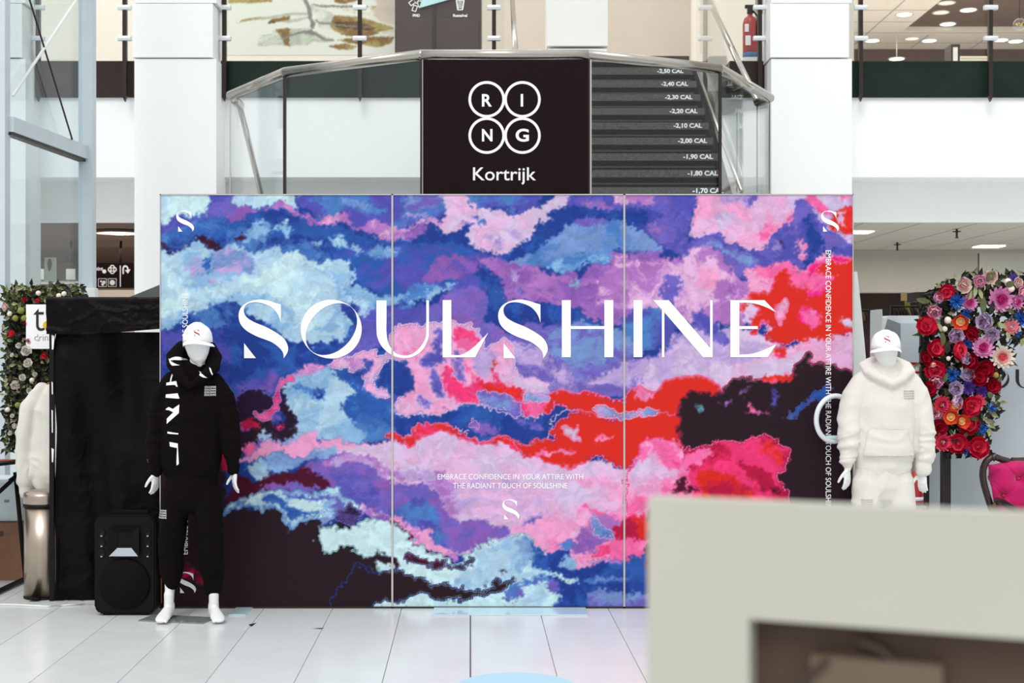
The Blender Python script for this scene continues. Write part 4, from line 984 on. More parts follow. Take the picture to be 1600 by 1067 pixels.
# ------------------------------------------------------------------ glazed screen at the left
t = thing('glazed_screen', (-3.95, 12, 0), 'tall glazed steel screen with crossed bracing rods at the left edge', 'glass screen')
M_gs = mat('grey_blue_steel', (204, 214, 220), 0.5, 0.0, var=0.04, scale=3)
XA, XBm = -4.0, -3.9
def ob(nm, bm_, m_): return par(obj(nm, bm_, m_, None), t)
ob('post', box((X(125, 13) + .0, 12.95, 0), (X(147, 13), 13.07, 8.2), 0.004), M_gs)
ob('post', box((XA - .14, 11.22, 0), (XA + .0, 11.34, 8.2), 0.004), M_gs)
b = bmesh.new(); prism(b, [(XA - .06, 11.3, 3.40), (XA - .06, 11.3, 3.52), (XBm - .06, 13.0, 3.52), (XBm - .06, 13.0, 3.40)], (0.1, 0, 0)); ob('transom', b, M_gs)
b = bmesh.new(); prism(b, [(XA - .05, 11.3, 3.375), (XA - .05, 11.3, 3.395), (XBm - .05, 13.0, 3.395), (XBm - .05, 13.0, 3.375)], (0.07, 0, 0)); ob('gasket', b, M_dsteel)
b = bmesh.new(); prism(b, [(XA - .02, 11.3, 3.52), (XA - .02, 11.3, 8.1), (XBm - .02, 13.0, 8.1), (XBm - .02, 13.0, 3.52)], (0.012, 0, 0)); ob('glass_pane', b, G_blue)
b = bmesh.new(); prism(b, [(XA - .02, 11.3, 0.02), (XA - .02, 11.3, 3.40), (XBm - .02, 13.0, 3.40), (XBm - .02, 13.0, 0.02)], (0.012, 0, 0)); ob('glass_pane', b, G_blue)
def gp(x, y):   # point on the glass plane X ~ -4.0..-3.9
    d = 12.0
    for _ in range(8):
        xx = XA + (XBm - XA) * (d - 11.3) / 1.7; d = xx * F / (x - 800)
    return Vector((xx + .05, d, Z(y, d)))
b = bmesh.new(); rod(b, gp(10, 150), gp(128, -27), 0.012); ob('bracing_rod', b, M_offw)
b = bmesh.new(); rod(b, gp(22, -48), gp(104, 218), 0.008); ob('bracing_rod', b, M_dsteel)
b = bmesh.new(); bx(b, (X(137, 12.9), 12.85, 0), (X(151, 12.9), 12.95, Z(450, 12.9)), 0.01); ob('post_foot', b, M_offw)

# ------------------------------------------------------------------ staircase
XS0, XS1 = 0.05, 1.76
RH = 0.17600
def stepz(n): return 11.6 + (n - 17) * 0.28
t = thing('staircase', (0.9, 11.6, 0), 'granite staircase with calorie counts on its treads and a curved glass railed landing', 'staircase')
M_gran = mat('granite_tread', (78, 76, 74), 0.6, var=0.4, scale=70, spec=.2)
M_gapstr = mat('gap_stringer_dark', (24, 17, 16), 0.7, var=0.1, spec=.1)
M_tg = mat('tread_under', (62, 56, 54), 0.7)
def T_(o): return par(o, t)
LZ = 16 * RH
for n in range(17, 27):
    z = n * RH; d0 = stepz(n)
    bm = bmesh.new(); bx(bm, (XS0, d0, z - 0.062), (XS1, d0 + 0.32, z)); T_(obj('tread', bm, M_gran))
    bm = bmesh.new(); bx(bm, (XS0, d0 + 0.05, z - RH), (XS1 - .01, d0 + 0.07, z - 0.0625)); T_(obj('gap_shade', bm, M_gapstr))  # dark sheet, its colour stands in for shade in the open gap
    bm = bmesh.new(); bx(bm, (XS0, d0 + 0.032, z - 0.118), (XS1 - .02, d0 + 0.05, z - 0.105)); T_(obj('underside_strip', bm, M_tg))
labs = {25: '-2,50 CAL', 24: '-2,40 CAL', 23: '-2,30 CAL', 22: '-2,20 CAL', 21: '-2,10 CAL', 20: '-2,00 CAL', 19: '-1,90 CAL', 18: '-1,80 CAL', 17: '-1,70 CAL'}
RX = {25: 1068, 24: 1075, 23: 1082, 22: 1090, 21: 1097, 20: 1105, 19: 1114, 18: 1122, 17: 1131}
for n, s in labs.items():
    d0 = stepz(n); sc = F / d0; z = n * RH
    yc = HZ - (z - 0.031 - EYE) * F / d0
    h = 8.6 * 13.84 / d0 / 1.12; w = 42 * (13.5 / d0) 
    T_(fit_text('lettering', s, (RX[n] - w, yc - h / 2, RX[n], yc + h / 2), d0 - .002, M_lett, None, 0.03))
# stringers + landing
for xx in (XS0 - .09, XS1 + .03):
    bm = bmesh.new()
    a = (xx, stepz(17) - .1, LZ - .1); e = (xx, stepz(26) + .15, 26 * RH - .02)
    prism(bm, [a, e, (xx, e[1], e[2] - .3), (xx, a[1], a[2] - .3)], (0.05, 0, 0)); T_(obj('stringer', bm, M_gapstr))
zc = 10.6; RZ = 454 * zc / F + EYE
def rp(x, y): 
    d = (RZ - EYE) * F / (HZ - y); return Vector((X(x, d), d, RZ))
R2L, R1L, RCL, RCR, R1R, R2R = rp(360, 149), rp(445, 113), rp(658, 86), rp(920, 86), rp(1125, 107.5), rp(1203, 153)
bm = bmesh.new()
pts = [R2L, R1L, RCL, RCR, R1R, R2R, Vector((2.2, 12.6, 0)), Vector((-2.45, 12.8, 0))]
prism(bm, [(p.x, p.y + .03, LZ - .3) for p in pts], (0, 0, .28)); T_(obj('landing', bm, M_offw))
for px_, dd in ((-1.5, 11.4), (1.2, 11.4)):
    T_(obj('landing_support', box((px_ - .15, dd, 0), (px_ + .15, dd + .3, LZ - .3)), M_offw))
# lower flight going down at the back left
for n in range(15, 9, -1):
    d0 = 12.6 + (15 - n) * .28
    T_(obj('tread', box((-2.35, d0, n * RH - .06), (-.6, d0 + .32, n * RH)), M_gran))

M_rail = M_chrome
t2 = t
def U_(o): return par(o, t2)
def railseg(a, b_, r=0.04, nm='handrail'):
    bm = bmesh.new(); rod(bm, a, b_, r, 20); bmesh.ops.create_uvsphere(bm, u_segments=16, v_segments=8, radius=r, matrix=Matrix.Translation(b_))
    return U_(obj(nm, bm, M_rail, None, True))
RL3 = Vector((-2.455, 12.83, RZ)); RL4 = Vector((-2.455, 14.0, RZ - .63 * 1.17))
RR3 = Vector((2.19, 12.67, RZ)); RR4 = Vector((2.17, 16.6, RZ + .54 * 3.95))
for a, b_ in ((R2L, R1L), (R1L, RCL), (RCL, RCR), (RCR, R1R), (R1R, R2R), (R2L, RL3), (RR3, R2R)): railseg(a, b_)
railseg(RL3, RL4, 0.026); 
railseg(RR3, RR4, 0.03)
railseg(Vector((.04, 11.9, 3.95)), Vector((0.0, 15.8, 5.65)), 0.026)
railseg(Vector((1.84, 11.4, 11.4 * .001 + Z(301, 11.4))), Vector((1.81, 13.9, Z(112, 13.9))), 0.018, 'glass_shoe')
def pane(a, b_, g=0.02, m=G_stair, z0=LZ - .25, z1=RZ - .035):
    dv = (b_ - a).normalized(); a2 = a + dv * g; b2 = b_ - dv * g; nv = Vector((-dv.y, dv.x, 0)) * .012
    bm = bmesh.new(); prism(bm, [(a2.x, a2.y, z0), (b2.x, b2.y, z0), (b2.x, b2.y, z1), (a2.x, a2.y, z1)], nv); return U_(obj('glass_pane', bm, m))
for a, b_ in ((R2L, R1L), (R1L, RCL), (RCL, RCR), (RCR, R1R), (R1R, R2R)): pane(a, b_)
pane(R2L, RL3); pane(RR3, R2R)
for p, w in ((R1L, .011), (RCL, .006), (RCR, .006), (R1R, .011), (R2L, .004), (R2R, .004)):
    bm = bmesh.new(); bx(bm, (p.x - w, p.y - .02, LZ - .28), (p.x + w, p.y + .02, RZ - .03)); U_(obj('post', bm, M_dsteel if w > .005 else M_steel))
for p in (RCL, RCR):
    bm = bmesh.new(); bx(bm, (p.x + .008, p.y - .015, LZ - .28), (p.x + .02, p.y + .01, RZ - .03)); U_(obj('post_edge', bm, M_alu))
# glass beside the flight (it mirrors the numbers)
bm = bmesh.new()
prism(bm, [(1.86, 11.5, 2.9), (1.86, 14.1, 4.6), (1.86, 14.1, 5.5), (1.86, 12.9, 4.75), (1.86, 12.0, 3.85), (1.86, 11.5, 3.8)], (0.012, 0, 0)); U_(obj('glass_pane', bm, G_stair))
for (x, ya, yb, d) in ((1151.5, 175, 301, 12.6), (1183, 165, 301, 12.66)):
    bm = bmesh.new(); rod(bm, P(x, ya, d), P(x, yb, d), 0.006, 6); U_(obj('pane_edge', bm, M_dsteel))

# black name board on the centre pane
db = 10.56
t = thing('name_board', (X(790, db), db, 2.5), 'black board with four white lettered rings on the stair landing above the backdrop', 'sign')
par(obj('board', box((X(661, db), db, 2.55), (X(919, db), db + .02, Z(93, db)), 0.002), M_sign), t)
for i, (cx, cy) in enumerate(((760.5, 155.3), (816.3, 155.3), (760.5, 211.8), (816.3, 211.8))):
    par(outline_px('ring', [circ(cx, cy, 28.6, 64), circ(cx, cy, 24.4, 64)], db - .001 - .0004 * i, M_lett, None, thick=.001), t)
for s, (a, b_, c_, d_) in zip('RING', ((753, 147, 768.5, 166.5), (813.6, 147, 817.4, 166.5), (753, 201.5, 769.5, 221), (805.5, 201, 826.5, 221.5))):
    par(fit_text('letter', s, (a, b_, c_, d_), db - .001, M_lett, None, 0.028), t)
par(fit_text('lettering', 'Kortrijk', (739, 261.5, 837.5, 288.5), db - .001, M_lett, None, 0.008), t)

# fire extinguisher
de = 14.85
t = thing('fire_extinguisher', (X(1173, de), de, SLAB), 'red fire extinguisher with a blue foot on the gallery behind the stair glass', 'fire extinguisher')
s_ = de / F; M_redp = mat('red_enamel', (176, 40, 44), 0.35, var=0.08)
e = bmesh.new(); H = (92 - 25) * s_; r = 11.5 * s_; zb = Z(92, de)
lathe(e, [(0.001, 8 * s_), (r * .95, 8 * s_), (r, 12 * s_), (r, H - 12 * s_), (r * .8, H - 4 * s_), (r * .35, H), (r * .3, H + 4 * s_), (0.001, H + 4 * s_)], 24, (X(1172, de), de, zb)); par(obj('cylinder', e, M_redp, None, True), t)
e = bmesh.new(); lathe(e, [(0.001, 0), (r * .9, 0), (r * 1.02, 4 * s_), (r * 1.02, 9 * s_), (0.001, 9 * s_)], 24, (X(1172, de), de, zb)); par(obj('foot_ring', e, mat('blue_foot', (66, 104, 150), 0.5), None, True), t)
e = bmesh.new(); bx(e, (X(1168, de), de - .04, zb + H + 4 * s_), (X(1177, de), de + .04, zb + H + 14 * s_), .005); bx(e, (X(1164, de), de - .02, zb + H + 12 * s_), (X(1180, de), de + .02, zb + H + 17 * s_), .004); par(obj('valve', e, M_black, None), t)
e = bmesh.new(); tube(e, [tuple(P(1176, 16, de - .05)) + (.01,), tuple(P(1184, 26, de - .06)) + (.01,), tuple(P(1183, 45, de - .06)) + (.01,), tuple(P(1182, 60, de - .06)) + (.013,)], 8); par(obj('hose', e, M_black, None, True), t)
for a in ((1162, 40, 1168, 52), (1163, 58, 1171, 73)):
    par(obj('sticker', box((X(a[0], de), de - r - .004, Z(a[3], de)), (X(a[2], de), de - r + .01, Z(a[1], de))), M_lett), t)
par(obj('plinth', box((X(1160, de), de - .1, SLAB - .0), (X(1185, de), de + .1, zb)), M_offw), t)
t = thing('gallery_cabinet', (X(1197, 14.9), 14.9, SLAB), 'narrow grey cabinet on the gallery between fire extinguisher and right column', 'cabinet')
par(obj('body', box((X(1190, 15.0), 15.0, SLAB - .01), (X(1215, 15.0), 15.4, Z(-20, 15.0))), M_taupe), t)
par(obj('door', box((X(1192, 15.0), 14.98, SLAB + .05), (X(1213, 15.0), 15.0, Z(12, 15.0)), .003), M_soff), t)
# wall arm, frame and globe seen in the shop on the right
t = thing('mirror_frame', (X(1493, 27), 27, SLAB), 'silver framed standing mirror in the upper shop at right', 'mirror')
dd = 20.0
par(obj('frame', box((X(1486, dd), dd, SLAB - .01), (X(1500, dd), dd + .3, Z(69, dd))), M_dsteel), t)
par(obj('mirror_glass', box((X(1489, dd), dd - .01, SLAB + .05), (X(1496, dd), dd, Z(74, dd))), mat('mirror', (230, 230, 226), 0.1, 0.3)), t)
t = thing('shop_counter', (X(1520, 19), 19, SLAB), 'pale beige counter wall in the upper shop right of the silver mirror', 'counter')
par(obj('body', box((X(1501, 21), 21, SLAB - .01), (X(1545, 21), 21.4, Z(90, 21))), M_beige), t)
par(obj('top', box((X(1500, 21), 20.97, Z(90, 21)), (X(1546, 21), 21.43, Z(88.5, 21))), M_soff), t)
t = thing('pendant_globe', tuple(P(1593, 38, 20)), 'clear globe pendant lamp with small golden leaves at the top right edge', 'lamp')
b = bmesh.new(); bmesh.ops.create_uvsphere(b, u_segments=24, v_segments=12, radius=.085); obj('globe', b, G_clear, t, True)
b = bmesh.new(); rr = random.Random(2)
for k in range(26):
    q = Vector((rr.uniform(-1, 1), rr.uniform(-1, 1), rr.uniform(-.5, .5))) * .05
    bmesh.ops.create_icosphere(b, subdivisions=1, radius=.009, matrix=Matrix.Translation(q))
obj('filament', b, mat('gold_leaf', (190, 170, 110), .4, .3), t)
b = bmesh.new(); rod(b, (0, 0, .085), (0, 0, CZ + .07 - t.location.z), .006, 8); obj('cord', b, M_black, t)
# ------------------------------------------------------------------ backdrop wall
d = 9.2
XW = [X(249.5, d), X(613, d), X(975.5, d), X(1333.5, d)]
ZB, ZT = 0.0, Z(303, d)
t = thing('backdrop_wall', (0, d, 0), 'wide three panel backdrop printed with blue, pink and red clouds and large white letters', 'backdrop')
bd = t
def B_(o): return par(o, bd)
arr = None
STEP = 1.15
NX = 300; NY = 540
pm = print_mat('cloud_print', 0.7, 0.84, 0.12)
px0 = [249.5, 613, 975.5, 1333.5]
full = paint(CLOUD, 249.5, 1333.5, 303, 951, NX * 3, NY, 6.0, 3)
for k in range(3):
    x0, x1 = XW[k] + .006, XW[k + 1] - .006
    me = grid_mesh('print_panel', lambda u, v: (x0 + u * (x1 - x0), d + 0.004 + 0 * u, 0.012 + v * (ZT - .02)), NX, NY)
    set_cols(me, full[:, k * NX:(k + 1) * NX + 1])
    me.materials.append(pm)
    o = bpy.data.objects.new('print_panel', me); COL.objects.link(o); B_(o)
    bm = bmesh.new(); bx(bm, (XW[k] + .006, d + .006, .012), (XW[k + 1] - .006, d + .09, ZT - .008)); B_(obj('panel_core', bm, M_offw))
    for a in ((XW[k], d - .002, 0, XW[k] + .006, d + .1, ZT), (XW[k + 1] - .006, d - .002, 0, XW[k + 1], d + .1, ZT), (XW[k], d - .002, ZT - .008, XW[k + 1], d + .1, ZT), (XW[k], d - .002, 0, XW[k + 1], d + .1, .012)):
        B_(obj('frame_profile', box(a[:3], a[3:]), M_alu if a[5] > .1 else M_dsteel))
for xa, xb, yy in ((675, 918, 962), (357, 384, 962), (600, 604, 953)):
    if xb - xa < 10: continue
    d1 = EYE * F / (yy - HZ)
    B_(obj('base_plate', box((X(xa, d1), d1, 0.001), (X(xb, d1), d + .1, .008), .001), M_lglass))

def A1(p): return (360 + p[0] / 3.636, 455 + p[1] / 3.636)
def A2(p): return (780 + p[0] / 3.596, 455 + p[1] / 3.596)
S_run = [[(287, 75), (287, 178)], [(287, 178), (272, 135), (240, 95), (195, 72), (145, 62), (105, 68), (82, 88), (77, 115), (92, 147), (135, 175), (200, 202), (262, 236), (305, 270), (326, 310), (325, 345), (303, 381)], [(303, 381), (300, 352), (282, 325), (240, 292), (195, 273), (150, 256), (95, 226), (62, 193), (48, 155), (50, 115), (70, 82), (110, 58), (165, 47), (215, 53), (255, 66), (287, 75)]]
S_poly = [A1(p) for p in smooth_poly(S_run)]
S_tri = [A1(p) for p in ((78, 295), (78, 380), (145, 380))]
def S_at(dx=0, dy=0, sc=1, ox=0, oy=0):
    f = lambda q: ((q[0] - 372.9) * sc + ox, (q[1] - 467.9) * sc + oy)
    return [[f(p) for p in S_poly], [f(p) for p in S_tri]]
O_out = [A1((573 + 173 * math.cos(a), 215 + 167 * math.sin(a))) for a in np.linspace(0, 2 * math.pi, 72, endpoint=False)]
O_in = []
for a in np.linspace(0, 2 * math.pi, 72, endpoint=False):
    u, v = 168 * math.cos(a), 122 * math.sin(a); r = -math.radians(46)
    O_in.append(A1((574 + u * math.cos(r) - v * math.sin(r), 215 + u * math.sin(r) + v * math.cos(r))))
U_poly = [A1(p) for p in smooth_poly([[(830, 52), (887, 52)], [(887, 52), (887, 150), (887, 235), (900, 300), (935, 348), (985, 365), (1035, 355), (1080, 315), (1108, 265), (1113, 210), (1113, 52)], [(1113, 52), (1128, 52)], [(1128, 52), (1128, 220), (1122, 275), (1090, 335), (1040, 370), (985, 380), (925, 365), (870, 325), (838, 270), (830, 210), (830, 52)]])]
L_poly = [A1(p) for p in smooth_poly([((1206, 50), (1255, 50), (1255, 361)), [(1255, 361), (1310, 361), (1360, 335), (1410, 292), (1465, 235)], ((1465, 235), (1390, 375), (1206, 375), (1206, 50))])]
H1 = [A2(p) for p in ((352, 50), (402, 50), (402, 196), (591, 196), (591, 50), (641, 50), (641, 370), (591, 370), (591, 212), (402, 212), (402, 370), (352, 370))]
I1 = [A2(p) for p in ((755, 50), (804, 50), (804, 370), (755, 370))]
N1 = [A2(p) for p in ((866, 50), (952, 50), (1185, 319), (1185, 50), (1199, 50), (1199, 370), (1145, 370), (928, 118), (928, 370), (914, 370), (914, 102))]
E1 = [A2(p) for p in smooth_poly([((1299, 50), (1490, 50), (1557, 119)), [(1557, 119), (1500, 90), (1440, 70), (1390, 64), (1349, 64)], ((1349, 64), (1349, 196), (1453, 196), (1453, 212), (1349, 212), (1349, 356)), [(1349, 356), (1410, 352), (1460, 340), (1510, 320), (1558, 296)], ((1558, 296), (1508, 370), (1299, 370), (1299, 50))])]
S2 = S_at(ox=372.9 + 405.5, oy=467.9)
LET = [[S_poly, S_tri], [O_out, O_in], [U_poly], [L_poly], S2, [H1], [I1], [N1], [E1]]
for sp in LET: B_(outline_px('letter', sp, d + .003, M_lett, None, thick=.002))
k = 26.5 / 77.0
for (ox, oy, kk, m_) in ((275.5, 329, 33 / 92, M_lett), (1283, 329, 33 / 92, M_lett), (785, 780, 31.5 / 92, M_lett), (278.5, 893.5, 33 / 92, M_lett)):
    B_(outline_px('emblem', S_at(sc=kk, ox=ox, oy=oy), d + .003, m_, None, thick=.002))
B_(fit_text('lettering', 'EMBRACE CONFIDENCE IN YOUR ATTIRE WITH', (684, 740.5, 911, 749), d + .003, M_lett, None, 0.0))
B_(fit_text('lettering', 'THE RADIANT TOUCH OF SOULSHINE', (708, 754.5, 886.5, 763), d + .003, M_lett, None, 0.0))
B_(fit_text('lettering', 'EMBRACE CONFIDENCE IN YOUR ATTIRE WITH THE RADIANT TOUCH OF SOULSHINE', (1290, 391, 1298.5, 800), d + .003, M_lett, None, 0.004, -90))
B_(fit_text('lettering', 'EMBRACE CONFIDENCE IN YOUR ATTIRE WITH THE RADIANT TOUCH OF SOULSHINE', (285, 458, 293.5, 866), d + .003, M_lett, None, 0.004, 90))
# ------------------------------------------------------------------ mannequins and garments
M_mann = mat('mannequin_white', (232, 232, 230), 0.45, var=0.01, spec=0.5)
M_clothb = mat('black_fleece', (14, 9, 9), 0.95, var=0.15, bump=0.15, bscale=400, sheen=0.0, spec=0.1)
M_clothw = mat('cream_fleece', (222, 218, 210), 0.95, var=0.02, bump=0.15, bscale=400, sheen=0.1, spec=0.2)
M_cap = mat('white_cotton', (246, 246, 246), 0.9, var=0.01, bump=0.1, bscale=300)
M_ribw = mat('cream_rib', (214, 209, 200), 0.95, var=0.03)

def remesh(bm, voxel, smooth=4, fac=0.6, name='mesh'):
    me = tomesh(bm, name); o = bpy.data.objects.new('tmp', me); COL.objects.link(o)
    m = o.modifiers.new('r', 'REMESH'); m.mode = 'VOXEL'; m.voxel_size = voxel
    s = o.modifiers.new('s', 'SMOOTH'); s.iterations = smooth; s.factor = fac
    dg = bpy.context.evaluated_depsgraph_get(); out = bpy.data.meshes.new_from_object(o.evaluated_get(dg))
    bpy.data.objects.remove(o); bpy.data.meshes.remove(me)
    out.shade_smooth(); return out

def displace(me, fn):
    n = len(me.vertices)
    co = np.empty(n * 3, np.float32); me.vertices.foreach_get('co', co); co = co.reshape(-1, 3)
    no = np.empty(n * 3, np.float32); me.vertices.foreach_get('normal', no); no = no.reshape(-1, 3)
    dd = fn(co)
    me.vertices.foreach_set('co', (co + no * dd[:, None]).astype(np.float32).ravel()); me.update()

def folds(co, amp, sx, sy, sz, seed, sharp=1.6):
    x, y, z = co[:, 0], co[:, 1], co[:, 2]
    w = (vnoise(x * 6, y * 6, z * 6, seed + 3) - .5) * 1.2
    n = vnoise(x * sx + w, y * sy + w, z * sz + w * 2, seed)
    n = 1 - np.abs(2 * n - 1)
    return amp * (n ** sharp - 0.35)

def hand(bm, wrist, side, a, curl, s=1.0, lean=0.0, rad=0.0088):
    """hand hanging from the wrist; side = +1 thumb towards +x of the palm frame; a = palm yaw"""
    wx, wy, wz = wrist
    u = Vector((math.cos(a), math.sin(a), 0))      # across the palm
    n = Vector((-math.sin(a), math.cos(a), 0))
    dn = Vector((lean, 0, -1)).normalized()
    W_ = Vector(wrist)
    p = [W_ + dn * (k * s) for k in (-0.05, 0.0, .02, .05, .085)]
    rr_ = [(.024, .02), (.024, .019), (.030, .017), (.037, .016), (.038, .013)]
    tube(bm, [tuple(q) + (r[0] * s, r[1] * s) for q, r in zip(p, rr_)], 14, ref=tuple(u))
    for k, (o, L) in enumerate(((-.028, .066), (-.010, .076), (.009, .072), (.026, .056))):
        b = W_ + dn * .08 * s + u * (o * s * side)
        d1 = (dn + n * curl * .35 + u * o * 2.2 * side).normalized(); d2 = (dn + n * curl * .9 + u * o * 1.0 * side).normalized(); d3 = (dn + n * curl * 1.5).normalized()
        q1 = b + d1 * L * .48 * s; q2 = q1 + d2 * L * .33 * s; q3 = q2 + d3 * L * .25 * s
        tube(bm, [tuple(b - dn * .02) + (rad,), tuple(b) + (rad * 1.02,), tuple(q1) + (rad * .96,), tuple(q2) + (rad * .86,), tuple(q3) + (rad * .7,)], 10)
    b = W_ + dn * .028 * s - u * (.026 * s * side)
    d1 = (dn * .8 - u * .75 * side + n * .4).normalized(); d2 = (dn * 1.0 - u * .25 * side + n * .6).normalized()
    q1 = b + d1 * .034 * s; q2 = q1 + d2 * .032 * s; q3 = q2 + (d2 + dn * .3).normalized() * .022 * s
    tube(bm, [tuple(b - d1 * .02) + (.012,), tuple(b) + (.0125,), tuple(q1) + (.0105,), tuple(q2) + (.0095,), tuple(q3) + (.0075,)], 10)

def foot(bm, ax, ay, az, yaw):
    """ankle centre -> heel and toes on the floor"""
    u = Vector((math.sin(yaw), -math.cos(yaw), 0))
    A = Vector((ax, ay, 0))
    def q(f, z): v = A + u * f; return (v.x, v.y, z)
    tube(bm, [q(-.045, .030) + (.026, .026), q(-.02, .034) + (.033, .034), q(.03, .040) + (.035, .040), q(.08, .033) + (.038, .033), q(.13, .024) + (.044, .024), q(.165, .018) + (.041, .018), q(.19, .014) + (.03, .013)], 18, ref=(math.cos(yaw), math.sin(yaw), 0))
    tube(bm, [(ax, ay, az + .02, .031, .034), (ax, ay, az - .03, .030, .034), (ax - u.x * .01, ay - u.y * .01, .075, .033, .042), (ax - u.x * .006, ay - u.y * .006, .045, .033, .046)], 16)
    for k, o in enumerate((-.026, -.013, -.001, .010, .021)):
        r = (.0105, .0085, .008, .0078, .0072)[k]; sgn = 1 if ax > 0 else -1
        v = A + u * (.185 - .007 * k) + Vector((math.cos(yaw), math.sin(yaw), 0)) * (o * 1.25 * sgn)
        tube(bm, [(v.x - u.x * .02, v.y - u.y * .02, .014, r), (v.x + u.x * .008, v.y + u.y * .008, .011, r * .9)], 8)

def project_print(name, polys, tree, m, parent, root, off=0.0018, maxlen=0.012, toward=-2.0):
    """flat print laid on the garment surface; polys are in local x,z"""
    me = curve_mesh(polys, 0.0)
    bm = bmesh.new(); bm.from_mesh(me); bpy.data.meshes.remove(me)
    bmesh.ops.triangulate(bm, faces=bm.faces)
    for _ in range(5):
        es = [e for e in bm.edges if e.calc_length() > maxlen]
        if not es: break
        bmesh.ops.subdivide_edges(bm, edges=es, cuts=1); bmesh.ops.triangulate(bm, faces=bm.faces)
    bad = []
    for v in bm.verts:
        x, z = v.co.x, v.co.y
        h = tree.ray_cast(Vector((x, toward, z)), Vector((0, 1, 0)))
        if h[0] is None: bad.append(v); v.co = Vector((x, 0, z))
        else:
            nn = h[1]
            if nn.y > 0: nn = -nn
            v.co = h[0] + nn * off
    if bad: bmesh.ops.delete(bm, geom=bad, context='VERTS')
    me = bpy.data.meshes.new(name); bm.to_mesh(me); bm.free()
    o = link(name, me, m, parent, True); return o

def bvh(me):
    vs = [v.co.copy() for v in me.vertices]; fs = [tuple(p.vertices) for p in me.polygons]
    return BVHTree.FromPolygons(vs, fs)

def text_polys_mesh(s, x0, z0, x1, z1):
    me = text_mesh(s, 0.004, 0.0); co, a, b = bounds(me)
    co[:, 0] = x0 + (co[:, 0] - a[0]) / (b[0] - a[0]) * (x1 - x0); co[:, 1] = z0 + (co[:, 1] - a[1]) / (b[1] - a[1]) * (z1 - z0)
    me.vertices.foreach_set('co', co.astype(np.float32).ravel()); return me

def project_text(name, s, box4, tree, m, parent, slant=0.0):
    me = text_polys_mesh(s, *box4)
    bm = bmesh.new(); bm.from_mesh(me); bpy.data.meshes.remove(me)
    bad = []
    for v in bm.verts:
        x, z = v.co.x, v.co.y + slant * (v.co.x - box4[0])
        h = tree.ray_cast(Vector((x, -2, z)), Vector((0, 1, 0)))
        if h[0] is None: bad.append(v); continue
        nn = h[1] if h[1].y < 0 else -h[1]
        v.co = h[0] + nn * 0.002
    if bad: bmesh.ops.delete(bm, geom=bad, context='VERTS')
    me = bpy.data.meshes.new(name); bm.to_mesh(me); bm.free()
    return link(name, me, m, parent)

def mannequin(px, dep, label, spec):
    S = F / dep; zf = HZ + EYE * S
    root = thing('mannequin', (X(px, dep), dep, spec.get('lift', 0)), label, 'mannequin')
    lx = lambda x: (x - px) / S
    lz = lambda y: (zf - y) / S
    def C(L): return [(lx(x), dy, lz(y), r1, r2) for x, y, dy, r1, r2 in L]
    bm = bmesh.new()
    for L in spec['body']: tube(bm, C(L), 20)
    for w, side, a, curl, lean, sc in spec['hands']: hand(bm, (lx(w[0]), w[2], lz(w[1])), side, a, curl, sc, lean)
    for ax, ay_, yy, yaw in spec['feet']: foot(bm, lx(ax), ay_, lz(yy), yaw)
    body = remesh(bm, 0.0042, 3, 0.5, 'body'); link('body', body, M_mann, root)
    def garment(nm, parts, m, vox, fn, loops=()):
        bm = bmesh.new()
        for L in parts: tube(bm, C(L), 24)
        for L in loops: tube(bm, C(L), 16, closed=True, ref=(0, 0, 1))
        me = remesh(bm, vox, 5, 0.6, nm)
        if fn: displace(me, fn)
        return link(nm, me, m, root), me
    hd, hme = garment('hoodie', spec['hoodie'], spec['cloth'], 0.0075, spec['hfn'], spec['hood'])
    pt, pme = garment('sweatpants', spec['pants'], spec['cloth'], 0.0085, spec['pfn'])
    return root, lx, lz, hd, hme, pt, pme, body

